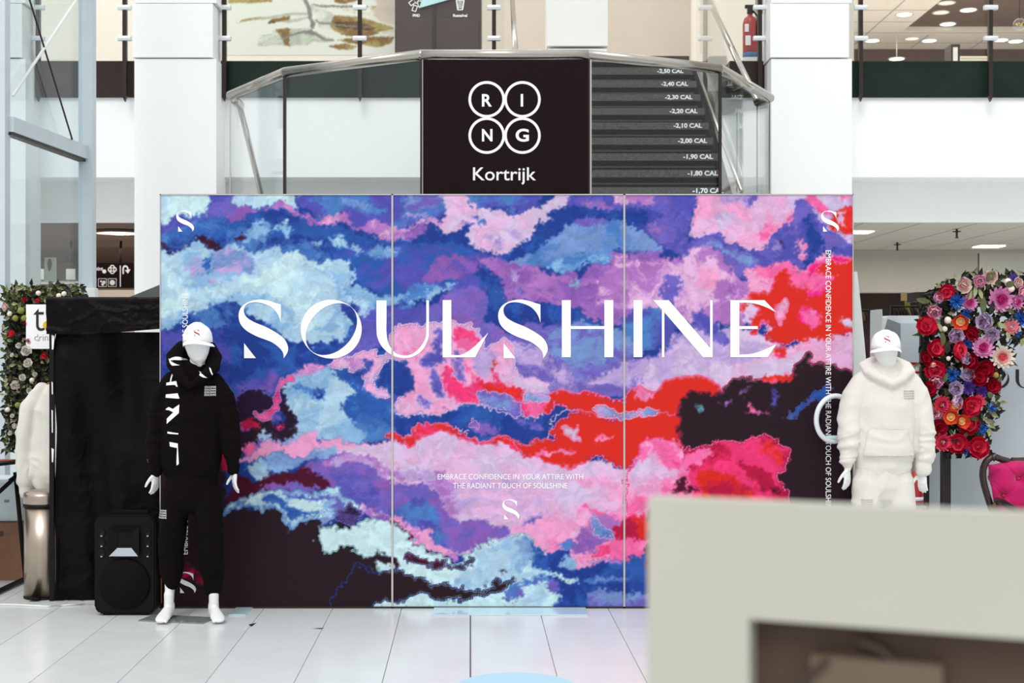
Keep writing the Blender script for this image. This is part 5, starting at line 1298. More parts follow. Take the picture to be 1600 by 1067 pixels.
def make_cap(root, lx, lz, spec, m_logo):
    """spec: centre x, brim line y, top y, half width px, yaw"""
    cx, yb, yt, hw, dy, tilt = spec
    R = lx(cx + hw) - lx(cx); H = lz(yt) - lz(yb); zb = lz(yb); x0 = lx(cx)
    bm = bmesh.new(); n = 40; rings = []
    for k in range(11):
        a = k / 10 * math.pi / 2
        r = math.cos(a) ** 0.72 if k < 10 else 0.02
        rings.append([bm.verts.new((x0 + R * r * math.cos(2 * math.pi * i / n), dy + R * 1.18 * r * math.sin(2 * math.pi * i / n), zb + H * math.sin(a) ** 0.8 if k else zb)) for i in range(n)])
    for k in range(10):
        for i in range(n): bm.faces.new((rings[k][i], rings[k][(i + 1) % n], rings[k + 1][(i + 1) % n], rings[k + 1][i]))
    bm.faces.new(rings[-1])
    # inner skin gives the dome thickness
    inner = [bm.verts.new((x0 + R * .95 * math.cos(2 * math.pi * i / n), dy + R * 1.12 * math.sin(2 * math.pi * i / n), zb + 0.002)) for i in range(n)]
    for i in range(n): bm.faces.new((rings[0][(i + 1) % n], rings[0][i], inner[i], inner[(i + 1) % n]))
    bm.faces.new(inner)
    me = tomesh(bm, 'cap'); me.shade_smooth(); cap = link('cap', me, M_cap, root)
    bm = bmesh.new(); m_ = 18; top = []; bot = []
    for j in range(7):
        t = j / 6; row = []; row2 = []
        for i in range(m_ + 1):
            a = math.pi + math.pi * i / m_
            rr = 1.0 + t * 0.62
            x = x0 + R * 1.0 * (1 + t * 0.05) * math.cos(a) + tilt * t * R; y = dy + R * 1.15 * math.sin(a) * rr
            z = zb + 0.012 - (0.020 * t) * abs(math.sin(a)) - 0.55 * R * (1 - abs(math.sin(a))) * 0.35 * t - 0.020 * (math.cos(a) ** 2)
            row.append(bm.verts.new((x, y, z))); row2.append(bm.verts.new((x, y, z - 0.003)))
        top.append(row); bot.append(row2)
    for j in range(6):
        for i in range(m_):
            bm.faces.new((top[j][i], top[j][i + 1], top[j + 1][i + 1], top[j + 1][i])); bm.faces.new((bot[j][i], bot[j + 1][i], bot[j + 1][i + 1], bot[j][i + 1]))
    for i in range(m_): bm.faces.new((top[6][i], top[6][i + 1], bot[6][i + 1], bot[6][i]))
    o = obj('visor', bm, M_cap, cap, True)
    bm = bmesh.new(); bmesh.ops.create_uvsphere(bm, u_segments=12, v_segments=8, radius=.0065, matrix=Matrix.Translation((x0, dy, zb + H))); obj('button', bm, M_cap, cap, True)
    tr = bvh(me); ex = x0 + spec[5] * R * .55 + spec_logo * R
    for sp, mm in zip(S_at(sc=1, ox=0, oy=0), (m_logo, m_logo)):
        w = 77.0; q = [[(ex + (p[0] / w - .5) * .034, zb + H * .52 - (p[1] / 92.0 - .5) * .040) for p in sp]]
        project_print('emblem', q, tr, mm, cap, None, 0.0015, .006)
    return cap

spec_logo = 0.1
# --- mannequin in black ------------------------------------------------
bs = dict(cloth=M_clothb, lift=0.009,
 body=[
  [(314, 571, -.03, .018, .02), (313, 566, -.03, .040, .04), (311, 556, -.02, .062, .06), (309, 543, -.005, .078, .082), (308, 532, .0, .083, .093), (308, 524, .005, .076, .086)],
  [(309, 560, .01, .047, .05), (306, 578, .015, .05, .052), (302, 592, .02, .07, .06), (300, 602, .02, .13, .075)],
  [(300, 605, .02, .14, .085), (300, 640, .0, .135, .09), (300, 690, .01, .11, .085), (300, 735, .01, .13, .09), (299, 768, .01, .135, .095)],
  [(268, 606, .02, .045, .045), (249, 640, .02, .042, .044), (246, 672, .0, .035, .038), (244, 705, -.02, .03, .032), (244, 737, -.03, .023, .026)],
  [(333, 606, .02, .045, .045), (354, 640, .02, .042, .044), (361, 672, .0, .035, .038), (365, 705, -.02, .03, .032), (368, 735, -.03, .023, .026)],
  [(284, 765, .01, .078, .085), (274, 810, .0, .065, .072), (270, 850, .0, .048, .055), (266, 890, .015, .042, .046), (264, 925, .02, .03, .033), (263, 942, .02, .029, .032)],
  [(316, 765, .01, .078, .085), (325, 810, .0, .065, .072), (330, 855, .0, .048, .055), (332, 890, .015, .042, .046), (333, 925, .02, .03, .033), (333, 942, .02, .029, .032)],
 ],
 hands=[((245, 738, -.03), 1, 1.15, .55, .0, .92), ((368, 736, -.03), -1, 2.0, -.55, -.02, .92)],
 feet=[(264, .0, 935, -.03), (334, .0, 935, .38)],
 hoodie=[
  [(301, 584, .02, .10, .08), (300, 594, .02, .155, .10), (299, 610, .02, .185, .115), (298, 640, .0, .190, .125), (298, 690, .0, .192, .125), (298, 722, .0, .196, .125), (299, 734, .0, .178, .11), (299, 739, .0, .172, .105)],
  [(300, 600, .08, .12, .06), (303, 572, .11, .115, .045), (302, 550, .125, .085, .03)],
  [(268, 598, .02, .062, .065), (255, 622, .02, .073, .075), (249, 655, .01, .068, .075), (246, 690, -.01, .062, .065), (245, 718, -.02, .052, .054), (245, 730, -.025, .034, .036), (245, 739, -.03, .033, .036)],
  [(334, 600, .02, .062, .065), (347, 624, .02, .071, .075), (355, 655, .01, .067, .075), (360, 690, -.01, .060, .065), (364, 716, -.02, .050, .054), (366, 729, -.025, .034, .036), (367, 737, -.03, .033, .036)],
 ],
 hood=[[(304, 605, -.13, .022, .02), (289, 590, -.105, .030, .036), (276, 573, -.05, .030, .052), (271, 557, .03, .030, .055), (278, 542, .10, .028, .055), (300, 534, .135, .028, .05), (320, 542, .11, .028, .055), (333, 560, .04, .030, .05), (335, 577, -.04, .030, .048), (322, 592, -.10, .028, .034)]],
 pants=[
  [(299, 728, .01, .150, .105), (299, 755, .01, .160, .115), (298, 778, .01, .158, .115)],
  [(278, 772, .01, .092, .10), (271, 810, .0, .086, .095), (268, 850, .0, .078, .085), (267, 885, .01, .072, .075), (267, 903, .015, .060, .062), (267, 913, .02, .042, .046)],
  [(321, 772, .01, .092, .10), (326, 815, .0, .084, .095), (329, 855, .0, .076, .085), (331, 895, .01, .070, .075), (332, 918, .015, .056, .06), (332, 929, .02, .042, .046)],
 ],
 hfn=lambda co: folds(co, 0.011, 5, 5, 9, 11) * np.clip((1.62 - co[:, 2]) * 4, 0.2, 1) + folds(co, .007, 9, 9, 26, 4) * (np.abs(co[:, 0]) > .2),
 pfn=lambda co: folds(co, 0.010, 10, 8, 5, 21) + folds(co, .008, 6, 6, 22, 8) * np.clip((.45 - co[:, 2]) * 3, 0, 1))
root, lx, lz, hd, hme, pt, pme, body = mannequin(303, 8.85, 'faceless white mannequin in black hoodie and sweatpants with a white cap beside the loudspeaker', bs)
make_cap(root, lx, lz, (309, 537, 509, 22.8, .0, .12), mat('logo_red', (170, 30, 50), .7))
tr = bvh(hme)
pr = [
 smooth_poly([[(266, 562), (272, 571), (282, 577), (292, 578), (299, 577)], [(299, 577), (292, 568), (284, 561), (275, 560), (268, 564), (276, 566), (286, 573)], [(286, 573), (280, 571), (272, 567), (266, 562)]]),
 [(270, 586), (273, 586), (271, 599), (269, 599)], [(263, 600), (280, 597), (283, 606), (281, 606), (278, 603), (263, 604)],
 [(263, 618), (284, 616), (287, 624), (263, 623)],
 smooth_poly([((265, 640), (270, 637), (277, 640)), ((277, 640), (287, 633), (287, 646), (267, 663), (267, 655), (278, 645), (271, 642), (265, 641.5))]),
 [(268, 675), (286, 677), (286, 679), (268, 678)],
 [(271, 691), (285, 693), (287, 724), (283, 727), (284, 700), (272, 698)],
 [(313, 582), (322, 586), (330, 592), (324, 591), (318, 588)], [(331, 576), (334, 578), (337, 586), (336, 588), (333, 581)],
 [(250, 566), (256, 562), (261, 566), (256, 569), (253, 568)],
]
for q in pr: project_print('print_letter', [[(lx(a), lz(b)) for a, b in q]], tr, M_lett, hd, None)
for k in range(4): project_text('print_lettering', 'SOULSHINE', (lx(324), lz(608 + k * 4), lx(340), lz(605 + k * 4)), tr, M_lett, hd)
for k in range(2): project_text('print_lettering', 'SOUL', (lx(229), lz(722 + k * 3), lx(235), lz(720 + k * 3)), tr, M_lett, hd, .3)
trp = bvh(pme)
for k in range(4): project_text('print_lettering', 'SOULSHINE', (lx(252), lz(799 + k * 3.6), lx(266), lz(796.4 + k * 3.6)), trp, M_lett, pt)
# glass base of the mannequin
q = [(216, 971), (316, 975.5), (336, 966.5), (241, 961.5)]
bm = bmesh.new(); fl = []
for x, y in q:
    dd = EYE * F / (y - HZ); fl.append((X(x, dd), dd, .0))
# widen the plate to reach under both feet
prism(bm, [(v[0] - root.location.x, v[1] - 8.85, -.0085) for v in fl], (0, 0, .008)); 
o = obj('base_plate', bm, mat('grey_glass_plate', (128, 136, 130), 0.08, var=.1, spec=.7), root)
bm = bmesh.new(); rod(bm, (lx(264), .06, 0), (lx(264), .04, .16), .008); obj('support_pin', bm, M_steel, root)

# --- mannequin in cream ------------------------------------------------
DW = 9.0
ws = dict(cloth=M_clothw,
 body=[
  [(1386, 579, -.02, .018, .02), (1386, 573, -.02, .045, .045), (1385, 563, -.01, .062, .065), (1384, 550, .0, .076, .085), (1384, 543, .005, .083, .093), (1384, 535, .01, .074, .086)],
  [(1386, 565, .01, .048, .05), (1386, 583, .015, .052, .054), (1385, 594, .02, .09, .07)],
  [(1385, 598, .02, .14, .085), (1385, 640, .0, .135, .09), (1383, 690, .01, .11, .085), (1381, 730, .01, .13, .09), (1380, 760, .01, .135, .095)],
  [(1346, 600, .02, .045, .045), (1330, 640, .02, .042, .044), (1325, 675, .0, .035, .038), (1324, 705, -.02, .03, .032), (1323, 733, -.03, .023, .026)],
  [(1424, 600, .02, .045, .045), (1438, 640, .02, .042, .044), (1443, 675, .0, .035, .038), (1441, 705, -.02, .03, .032), (1438, 736, -.03, .023, .026)],
  [(1360, 755, .01, .078, .085), (1352, 810, .0, .065, .072), (1348, 850, .0, .048, .055), (1346, 890, .015, .042, .046), (1345, 925, .02, .03, .033), (1345, 940, .02, .03, .033)],
  [(1400, 755, .01, .078, .085), (1408, 810, .0, .065, .072), (1412, 850, .0, .048, .055), (1414, 890, .015, .042, .046), (1415, 925, .02, .03, .033), (1415, 940, .02, .03, .033)],
 ],
 hands=[((1322, 733, -.03), 1, .75, .5, .02, .88), ((1439, 738, -.03), -1, 2.3, -.5, .0, .88)],
 feet=[(1345, .0, 928, -.1), (1415, .0, 928, .2)],
 hoodie=[
  [(1386, 583, .02, .09, .08), (1386, 592, .02, .15, .10), (1386, 606, .02, .19, .12), (1385, 640, .0, .185, .13), (1384, 675, .0, .18, .135), (1382, 700, .0, .19, .14), (1381, 714, .0, .185, .135), (1380, 722, .0, .172, .118), (1380, 731, .0, .172, .115)],
  [(1386, 604, .08, .12, .06), (1386, 585, .11, .11, .045), (1386, 572, .12, .08, .03)],
  [(1350, 600, .02, .075, .075), (1338, 622, .02, .085, .085), (1330, 655, .01, .080, .085), (1327, 685, -.01, .070, .075), (1325, 700, -.02, .060, .064), (1324, 712, -.025, .046, .05), (1323, 716, -.025, .040, .042), (1323, 725, -.03, .038, .04)],
  [(1422, 600, .02, .075, .075), (1432, 622, .02, .085, .085), (1439, 655, .01, .078, .085), (1443, 685, -.01, .068, .075), (1442, 704, -.02, .062, .064), (1442, 718, -.025, .05, .052), (1441, 724, -.025, .040, .042), (1440, 734, -.03, .038, .04)],
 ],
 hood=[[(1386, 601, -.125, .024, .02), (1371, 593, -.10, .026, .03), (1357, 582, -.04, .026, .05), (1356, 574, .04, .026, .05), (1366, 568, .105, .026, .05), (1386, 564, .13, .026, .05), (1406, 567, .105, .026, .05), (1416, 573, .04, .026, .05), (1416, 582, -.04, .028, .05), (1402, 593, -.10, .026, .03)]],
 pants=[
  [(1380, 715, .01, .150, .105), (1380, 740, .01, .172, .12), (1380, 762, .01, .175, .12)],
  [(1358, 755, .01, .10, .11), (1353, 800, .0, .088, .10), (1349, 850, .0, .080, .09), (1346, 890, .01, .075, .08), (1345, 912, .015, .058, .06), (1345, 922, .02, .042, .046)],
  [(1402, 755, .01, .10, .11), (1408, 800, .0, .088, .10), (1412, 850, .0, .080, .09), (1414, 890, .01, .075, .08), (1415, 912, .015, .058, .06), (1415, 922, .02, .042, .046)],
 ],
 hfn=lambda co: folds(co, 0.010, 5, 5, 8, 31) + folds(co, .016, 7, 7, 20, 14) * (np.abs(co[:, 0]) > .19) * np.clip((1.3 - co[:, 2]) * 4, 0, 1) + folds(co, .010, 8, 6, 14, 9) * np.clip((1.12 - co[:, 2]) * 8, 0, 1),
 pfn=lambda co: folds(co, 0.012, 10, 8, 5, 41))
root, lx, lz, hd, hme, pt, pme, body = mannequin(1385, DW, 'faceless white mannequin in cream hoodie and sweatpants with a white cap beside the floral arch', ws)
spec_logo = -0.15
make_cap(root, lx, lz, (1384, 547, 519, 22.5, .0, -.05), mat('logo_red', (170, 30, 50), .7))
tr = bvh(hme)
M_grey = mat('grey_print', (150, 132, 132), .8)
for k in range(4): project_text('print_lettering', 'SOULSHINE', (lx(1405), lz(614 + k * 3.7), lx(1424), lz(611.6 + k * 3.7)), tr, M_grey, hd, .0)
trp = bvh(pme)
for k in range(4): project_text('print_lettering', 'SOULSHINE', (lx(1341), lz(782 + k * 3.2), lx(1357), lz(779.6 + k * 3.2)), trp, M_grey, pt)
# kangaroo pocket laid on the hoodie, hem ribs
def patch(nm, poly, m, parent, tr, off):
    return project_print(nm, [poly], tr, m, parent, None, off, .015)
pk = patch('pocket', [(lx(a), lz(b)) for a, b in ((1352, 671), (1409, 671), (1412, 688), (1421, 712), (1344, 712), (1348, 692))], M_clothw, hd, tr, .012)
so = pk.modifiers.new('s', 'SOLIDIFY'); so.thickness = .010; so.offset = -1
sb = bmesh.new()
def strip(pts, w=.0022):
    q = []
    for x, z in pts:
        h = tr.ray_cast(Vector((x, -2, z)), Vector((0, 1, 0)))
        if h[0]: q.append(tuple(h[0] + Vector((0, -.012, 0))) + (w,))
    return q
q = strip([(lx(1352 + t * 5.7), lz(671)) for t in range(11)]); tube(sb, q, 6); obj('pocket_seam', sb, M_ribw, hd, True)
bm = bmesh.new(); prism(bm, [(-.3, -.22, 0), (.3, -.22, 0), (.3, .25, 0), (-.3, .25, 0)], (0, 0, -.0)) if False else bx(bm, (-.3, -.22, -.0), (.3, .25, .008))
bp_ = obj('base_plate', bm, M_lglass, root); root.location.z = .009; bp_.location.z = -.009
bm = bmesh.new(); rod(bm, (lx(1345), .06, 0), (lx(1345), .04, .16), .008); obj('support_pin', bm, M_steel, root)

# --- cream hoodies hanging behind the tent ------------------------------
dh = 9.92; S = F / dh
t = thing('hanging_hoodie', (X(92, dh), dh, 1.0), 'cream hoodie on a hanger hanging half hidden behind the black tent', 'hoodie')
hx = lambda x: (x - 92) / S
hz = lambda y: (HZ + EYE * S - y) / S - 1.0
bm = bmesh.new()
for L in ([(92, 600, .0, .06, .05), (92, 612, 0, .13, .07), (92, 640, 0, .20, .09), (92, 700, 0, .205, .10), (90, 742, 0, .20, .10), (90, 753, 0, .175, .085)],
          [(66, 610, 0, .05, .05), (50, 636, 0, .075, .07), (42, 680, 0, .075, .07), (39, 725, 0, .068, .06), (40, 752, 0, .058, .055), (40, 760, 0, .042, .042), (40, 770, 0, .04, .04)],
          [(118, 610, 0, .05, .05), (134, 636, 0, .07, .07), (142, 680, 0, .068, .07), (145, 725, 0, .06, .06), (145, 760, 0, .045, .045)]):
    tube(bm, [(hx(x), dy, hz(y), a, b_) for x, y, dy, a, b_ in L], 20)
me = remesh(bm, .009, 4, .6); displace(me, lambda co: folds(co, .016, 12, 8, 4, 77)); link('garment', me, M_clothw, t)
bm = bmesh.new(); tube(bm, [(hx(60), 0, hz(606), .01), (hx(92), 0, hz(592), .012), (hx(124), 0, hz(606), .01)], 10); obj('hanger', bm, mat('wood_hanger', (150, 112, 76), .5), t, True)
bm = bmesh.new(); tube(bm, [(hx(92), 0, hz(592), .003), (hx(92), 0, hz(584), .003), (hx(95), 0, hz(580), .003), (hx(92), 0, hz(577), .003), (hx(90), 0, hz(579), .003)], 6); obj('hook', bm, M_steel, t, True)
t = thing('clothes_rail', (X(110, dh), dh, 0), 'slim dark clothes rail holding the cream hoodie behind the black tent', 'clothes rail')
zr = Z(577, dh) - .012
for xx in (84, 190):
    pass
bm = bmesh.new(); rod(bm, (X(80, dh), dh, zr), (X(190, dh), dh, zr), .012); par(obj('bar', bm, M_dsteel, None, True), t)
for xx in (128, 188):
    bm = bmesh.new(); rod(bm, (X(xx, dh), dh + .02, 0.02), (X(xx, dh), dh + .02, zr), .013); par(obj('upright', bm, M_dsteel, None, True), t)
    par(obj('foot', box((X(xx, dh) - .02, dh - .25, 0), (X(xx, dh) + .02, dh + .28, .025), .003), M_dsteel), t)
# ------------------------------------------------------------------ loudspeaker
ds_ = 8.95; s_ = ds_ / F
M_spk = mat('speaker_black', (13, 8, 8), 0.5, spec=.15, var=0.1, bump=0.05, bscale=300)
M_grl = mat('speaker_mesh', (15, 10, 10), 0.75, var=0.3, scale=300, spec=.1)
t = thing('loudspeaker', (X(195, ds_), ds_, 0), 'black portable loudspeaker on the floor beside the black mannequin', 'loudspeaker')
w = 48 * s_; h = 157 * s_; dp = .225
bm = bmesh.new()
prism(bm, [(-w + .03, 0, 0.012), (w - .03, 0, 0.012), (w, 0, .05), (w, 0, h - .04), (w - .03, 0, h), (-w + .03, 0, h), (-w, 0, h - .04), (-w, 0, .05)], (0, dp, 0))
es = [e for e in bm.edges]; bmesh.ops.bevel(bm, geom=es, offset=.01, segments=2, affect='EDGES'); obj('cabinet', bm, M_spk, t)
bm = bmesh.new()       # horn: recessed funnel with pale lower lip
hw, ht = 24 * s_, h - 18 * s_
ih, iw = 13 * s_, 11 * s_
zt, zb_ = ht, ht - 46 * s_
o_ = [(-hw, -.004, zb_), (hw, -.004, zb_), (hw, -.004, zt), (-hw, -.004, zt)]; i_ = [(-iw, .004, zb_ + 15 * s_), (iw, .004, zb_ + 15 * s_), (iw, .004, zt - 8 * s_), (-iw, .004, zt - 8 * s_)]
# the funnel is a frame standing proud of the front
f_ = -.028
for k in range(4):
    a, b_ = o_[k], o_[(k + 1) % 4]; c, e = i_[(k + 1) % 4], i_[k]
    prism(bm, [(a[0], f_, a[2]), (b_[0], f_, b_[2]), (c[0], -.003, c[2]), (e[0], -.003, e[2])], (0, -.002, 0))
obj('horn', bm, M_spk, t)
bm = bmesh.new(); prism(bm, [(-hw + .006, f_ - .004, zb_ + .004), (hw - .006, f_ - .004, zb_ + .004), (iw, -.008, zb_ + 13 * s_), (-iw, -.008, zb_ + 13 * s_)], (0, -.001, .001)); obj('horn_lip', bm, mat('glossy_lip', (84, 100, 122), .25, spec=.8), t)
bm = bmesh.new(); lathe(bm, [(.001, 0), (40 * s_, 0), (40 * s_, .008), (38 * s_, .016), (.001, .02)], 40); bmesh.ops.rotate(bm, verts=bm.verts, matrix=Matrix.Rotation(math.pi / 2, 3, 'X')); bmesh.ops.translate(bm, verts=bm.verts, vec=(0, -.001, 50 * s_)); obj('woofer_grille', bm, M_grl, t)
for sx_ in (-1, 1):
    for k in range(3):
        cz = h - (27 + 16 * k) * s_
        bm = bmesh.new(); lathe(bm, [(.001, 0), (5.5 * s_, 0), (5.5 * s_, .004), (4 * s_, .004), (3.6 * s_, .0015), (.001, .0015)], 20); bmesh.ops.rotate(bm, verts=bm.verts, matrix=Matrix.Rotation(math.pi / 2, 3, 'X')); bmesh.ops.translate(bm, verts=bm.verts, vec=(sx_ * 36 * s_, -.001, cz)); o = obj('port', bm, M_black, t)
        obj('rivet', box((sx_ * 36 * s_ - .006, -.008, cz - 6 * s_), (sx_ * 36 * s_ + .006, -.002, cz - 4.4 * s_), .001), M_steel, o)
bm = bmesh.new(); bx(bm, (-w * .62, .1, h - .004), (w * .62, .16, h + .02), .006); obj('handle', bm, M_spk, t)
for sx_ in (-1, 1):
    for zz in (.05, h - .3): pass
    obj('rubber_foot', box((sx_ * (w - .07) - .02, .02, 0), (sx_ * (w - .07) + .02, .06, .014)), M_black, t)
bm = bmesh.new(); rod(bm, (w + .012, .1, .06), (w + .012, .1, .3), .004, 6); obj('orange_cable', bm, mat('copper_cable', (150, 84, 50), .5), t)
# white cable on the floor
bm = bmesh.new(); pts = []
for x, y in ((-60, 946), (-10, 946), (20, 946), (50, 947.5), (75, 948.5), (100, 947), (125, 945.5), (150, 945)):
    dd = EYE * F / (y - HZ); pts.append((X(x, dd), dd, .006, .005))
tube(bm, pts, 8); o = obj('floor_cable', bm, M_offw, None, True); tag(o, 'thin white cable lying on the floor left of the loudspeaker', 'cable')

# ------------------------------------------------------------------ black tent
dt = 9.44
M_vinyl = mat('black_vinyl', (9, 4, 4), 0.5, var=0.15, bump=0.2, bscale=7, spec=0.1)
t = thing('market_tent', (X(160, dt), dt, 0), 'black vinyl market tent with wrinkled wall standing behind the left end of the backdrop', 'tent')
xa, xb = X(84, dt), X(305, dt)
zt = Z(520, dt)
def wall(u, v):
    x = xa + u * (xb - xa); z = .005 + v * zt
    xx, zz = x * 1.0, z
    f = .03 * np.sin(x * 9 + 2 * np.sin(z * 2.3)) + .016 * np.sin(x * 23 + z * 3)
    cre = 1 - np.abs(2 * fbm(x * 100 + z * 60, z * 100 - x * 35, 60, 3, 5, .5) - 1) * 2.6
    cre = np.clip(cre, 0, 1) ** 2 * .014
    c2 = 1 - np.abs(2 * fbm(x * 100 - z * 30, z * 100, 14, 3, 9) - 1) * 3; c2 = np.clip(c2, 0, 1) ** 2 * .004
    y = dt + .05 + f - cre - c2
    x = x + .012 * np.sin(z * 7) * (u < .02)
    return x, y, z
me = grid_mesh('front_wall', wall, 220, 160); o = link('front_wall', me, M_vinyl, None, True); par(o, t)
def val(u, v):
    x = X(75, dt) + u * (xb - X(75, dt)); top = Z(464, dt); bot = Z(522, dt) + .035 * u - .01 * np.sin(u * 5)
    z = bot + v * (top - bot)
    y = dt - .045 + .02 * np.sin(x * 7 + z * 9) * (1 - v) - np.clip(1 - np.abs(2 * fbm(x * 100, z * 190 + x * 30, 22, 4, 15) - 1) * 2.6, 0, 1) ** 2 * .02 + .06 * np.maximum(0, v - .93) * 8
    return x, y, z
me = grid_mesh('valance', val, 160, 30); par(link('valance', me, M_vinyl, None, True), t)
ztop = Z(464, dt)
bm = bmesh.new(); ap = (X(300, 10.6), 10.9, Z(425, 10.6)); A_ = (X(198, dt), dt + .05, ztop); B2 = (xb + 1.2, dt + .05, ztop); C2 = (xb + 1.2, dt + 1.0, ztop); D2_ = (X(198, dt), dt + 1.0, ztop)
xm = (A_[0] + B2[0]) / 2; ap = (X(370, dt), dt + .5, ztop + .36)
V = [bm.verts.new(p) for p in (A_, B2, C2, D2_, ap)]
for a, b_ in ((0, 1), (1, 2), (2, 3), (3, 0)): bm.faces.new((V[a], V[b_], V[4]))
bm.faces.new((V[3], V[2], V[1], V[0])); bx(bm, (X(75, dt), dt - .03, ztop - .02), (X(198, dt) - .001, dt + 1.0, ztop - .005)); par(obj('roof', bm, mat('tent_roof', (44, 47, 50), .5, var=.1), None), t)
for px_, yy, nm in ((79, dt + .02, 'leg'), (79, dt + 1.0, 'leg')):
    par(obj('leg', box((X(px_, dt) - .015, yy, 0), (X(px_, dt) + .015, yy + .03, ztop)), M_black), t)
par(obj('leg', box((xb + 1.1, dt + .95, 0), (xb + 1.13, dt + .98, ztop)), M_black), t)
# pale strips added to stand in for see-through slits along the left edge
for ya, yb, wpx in ((523, 546, 3.0), (596, 616, 1.2), (640, 676, 1.2), (700, 722, 2.2)):
    bm = bmesh.new(); prism(bm, [P(80.5, ya, dt - .01), P(80.5 + wpx * 1.6, ya + 2, dt - .01), P(82 + wpx * .4, yb, dt - .01), P(81, yb, dt - .01)], (0, .004, 0)); par(obj('slit_strip', bm, M_offw, None), t)

# ------------------------------------------------------------------ stainless bin
dbn = 9.62
t = thing('trash_bin', (X(69, dbn), dbn, 0), 'brushed steel pedal bin standing left of the black tent', 'bin')
r = 31 * dbn / F; hb = (932 - 790) * dbn / F
M_bin = mat('bin_steel', (176, 162, 148), 0.33, 1.0, var=0.05, scale=30, aniso=(1, 1, .02))
bm = bmesh.new(); lathe(bm, [(.001, .012), (r * .97, .012), (r * .97, hb), (.001, hb)], 48); obj('body', bm, M_bin, t, True)
bm = bmesh.new(); lathe(bm, [(.001, 0), (r * .99, 0), (r * 1.0, .014), (.001, .014)], 48); obj('base_ring', bm, M_black, t, True)
bm = bmesh.new(); lathe(bm, [(r * .9, hb - .005), (r * 1.01, hb), (r * 1.01, hb + .02), (.001, hb + .02)], 48); obj('rim', bm, M_black, t, True)
bm = bmesh.new(); lathe(bm, [(r * 1.0, hb + .02), (r * 1.02, hb + .028), (r * 1.02, hb + .075), (r * .96, hb + .095), (r * .6, hb + .112), (.001, hb + .118)], 48); obj('lid', bm, M_bin, t, True)
bm = bmesh.new(); bx(bm, (-.05, -r - .05, .012), (.02, -r + .02, .024), .004); obj('pedal', bm, M_black, t)

# ------------------------------------------------------------------ boxes
db_ = 10.1
M_card = mat('cardboard', (136, 98, 72), 0.85, var=0.1, scale=6)
t = thing('cardboard_box', (X(-10, 10.3), 10.3, 0), 'brown cardboard box on the floor under the folding table at the left edge', 'box')
x0, x1 = X(-75, 10.3), X(36, 10.3); y0, z1 = 10.3, Z(817, 10.3)
def bl(a, b_, m_, nm, bev=.003): par(obj(nm, box(a, b_, bev), m_), t)
bl((x0, y0, 0), (x1, y0 + .4, z1), M_card, 'carton')
bl((X(5, 10.3), y0 - .001, z1 - .09), (X(36, 10.3), y0 + .002, z1 - .02), mat('packing_tape', (120, 78, 52), .35), 'tape', 0)
par(fit_text('scribble', '@', (-3, 830, 6, 838), y0 - .002, M_blk, None, .01), t)
for k in (0, 1): bl((x0 + .005, y0 + .01 + .2 * k, z1), (x1 - .005, y0 + .185 + .2 * k, z1 + .004), M_card, 'flap', 0)
t = thing('storage_box', (X(20, 10.32), 10.32, z1 + .005), 'pale blue white storage box stacked on the cardboard box behind the folding table', 'box')
M_pb = mat('pale_blue_plastic', (206, 218, 224), .5, var=.02)
z2 = Z(755, 10.34)
par(obj('crate', box((X(-75, 10.34), 10.34, z1 + .006), (X(35, 10.34), 10.66, z2), .012), M_pb), t)
par(obj('lid', box((X(-78, 10.34), 10.32, z2 + .001), (X(38, 10.34), 10.68, z2 + .03), .01), M_pb), t)
par(obj('label_plate', box((X(7, 10.34), 10.335, Z(785, 10.34)), (X(14, 10.34), 10.34, Z(781, 10.34))), M_grey), t)
t = thing('white_bag', (X(80, 10.6), 10.6, 0), 'pale blue white sack leaning between the storage box and the steel bin', 'bag')
bm = bmesh.new()
for L in ([(0, 0, .03, .09, .1), (0, 0, .3, .095, .1), (.0, 0, .6, .09, .09), (.02, 0, .8, .07, .06), (.03, 0, .88, .03, .03)],): tube(bm, L, 20)
me = remesh(bm, .012, 3, .5); displace(me, lambda co: folds(co, .02, 12, 12, 6, 55)); link('sack', me, M_pb, t)

# ------------------------------------------------------------------ folding table
t = thing('folding_table', (X(-20, 9.9), 9.9, 0), 'black folding table with flyers on top at the left edge', 'table')
def ob2(nm, bm_, m_=M_black, sm=False): return par(obj(nm, bm_, m_, None, sm), t)
zt_ = .885
tb = [(-3.56 - 1.2, 9.05), (-3.49 - 0.0, 9.05), (X(55, 10.15), 10.2), (X(55, 10.15) - 1.25, 10.2)]
bm = bmesh.new(); prism(bm, [(-4.9, 9.45, zt_ - .02), (-3.72, 9.45, zt_ - .02), (X(55, 10.2), 10.2, zt_ - .02), (-4.9, 10.2, zt_ - .02)], (0, 0, .02)); ob2('tabletop', bm)
bm = bmesh.new(); rod(bm, P(24, 738, 10.15), P(40, 905, 10.26), .016); ob2('leg', bm)
bm = bmesh.new(); rod(bm, (X(-60, 9.6), 9.6, zt_ - .03), (X(-64, 9.6), 9.6, 0.02), .016); ob2('leg', bm)
bm = bmesh.new(); rod(bm, P(40, 904, 10.24), tuple(Vector((X(-8, 9.65), 9.65, .022))), .018); ob2('foot_bar', bm)
bm = bmesh.new(); rod(bm, P(38, 733, 10.12), P(-25, 790, 9.9), .015); ob2('brace', bm)
bm = bmesh.new(); rod(bm, P(50, 727, 10.15), P(15, 752, 10.1), .018); ob2('edge_rail', bm)
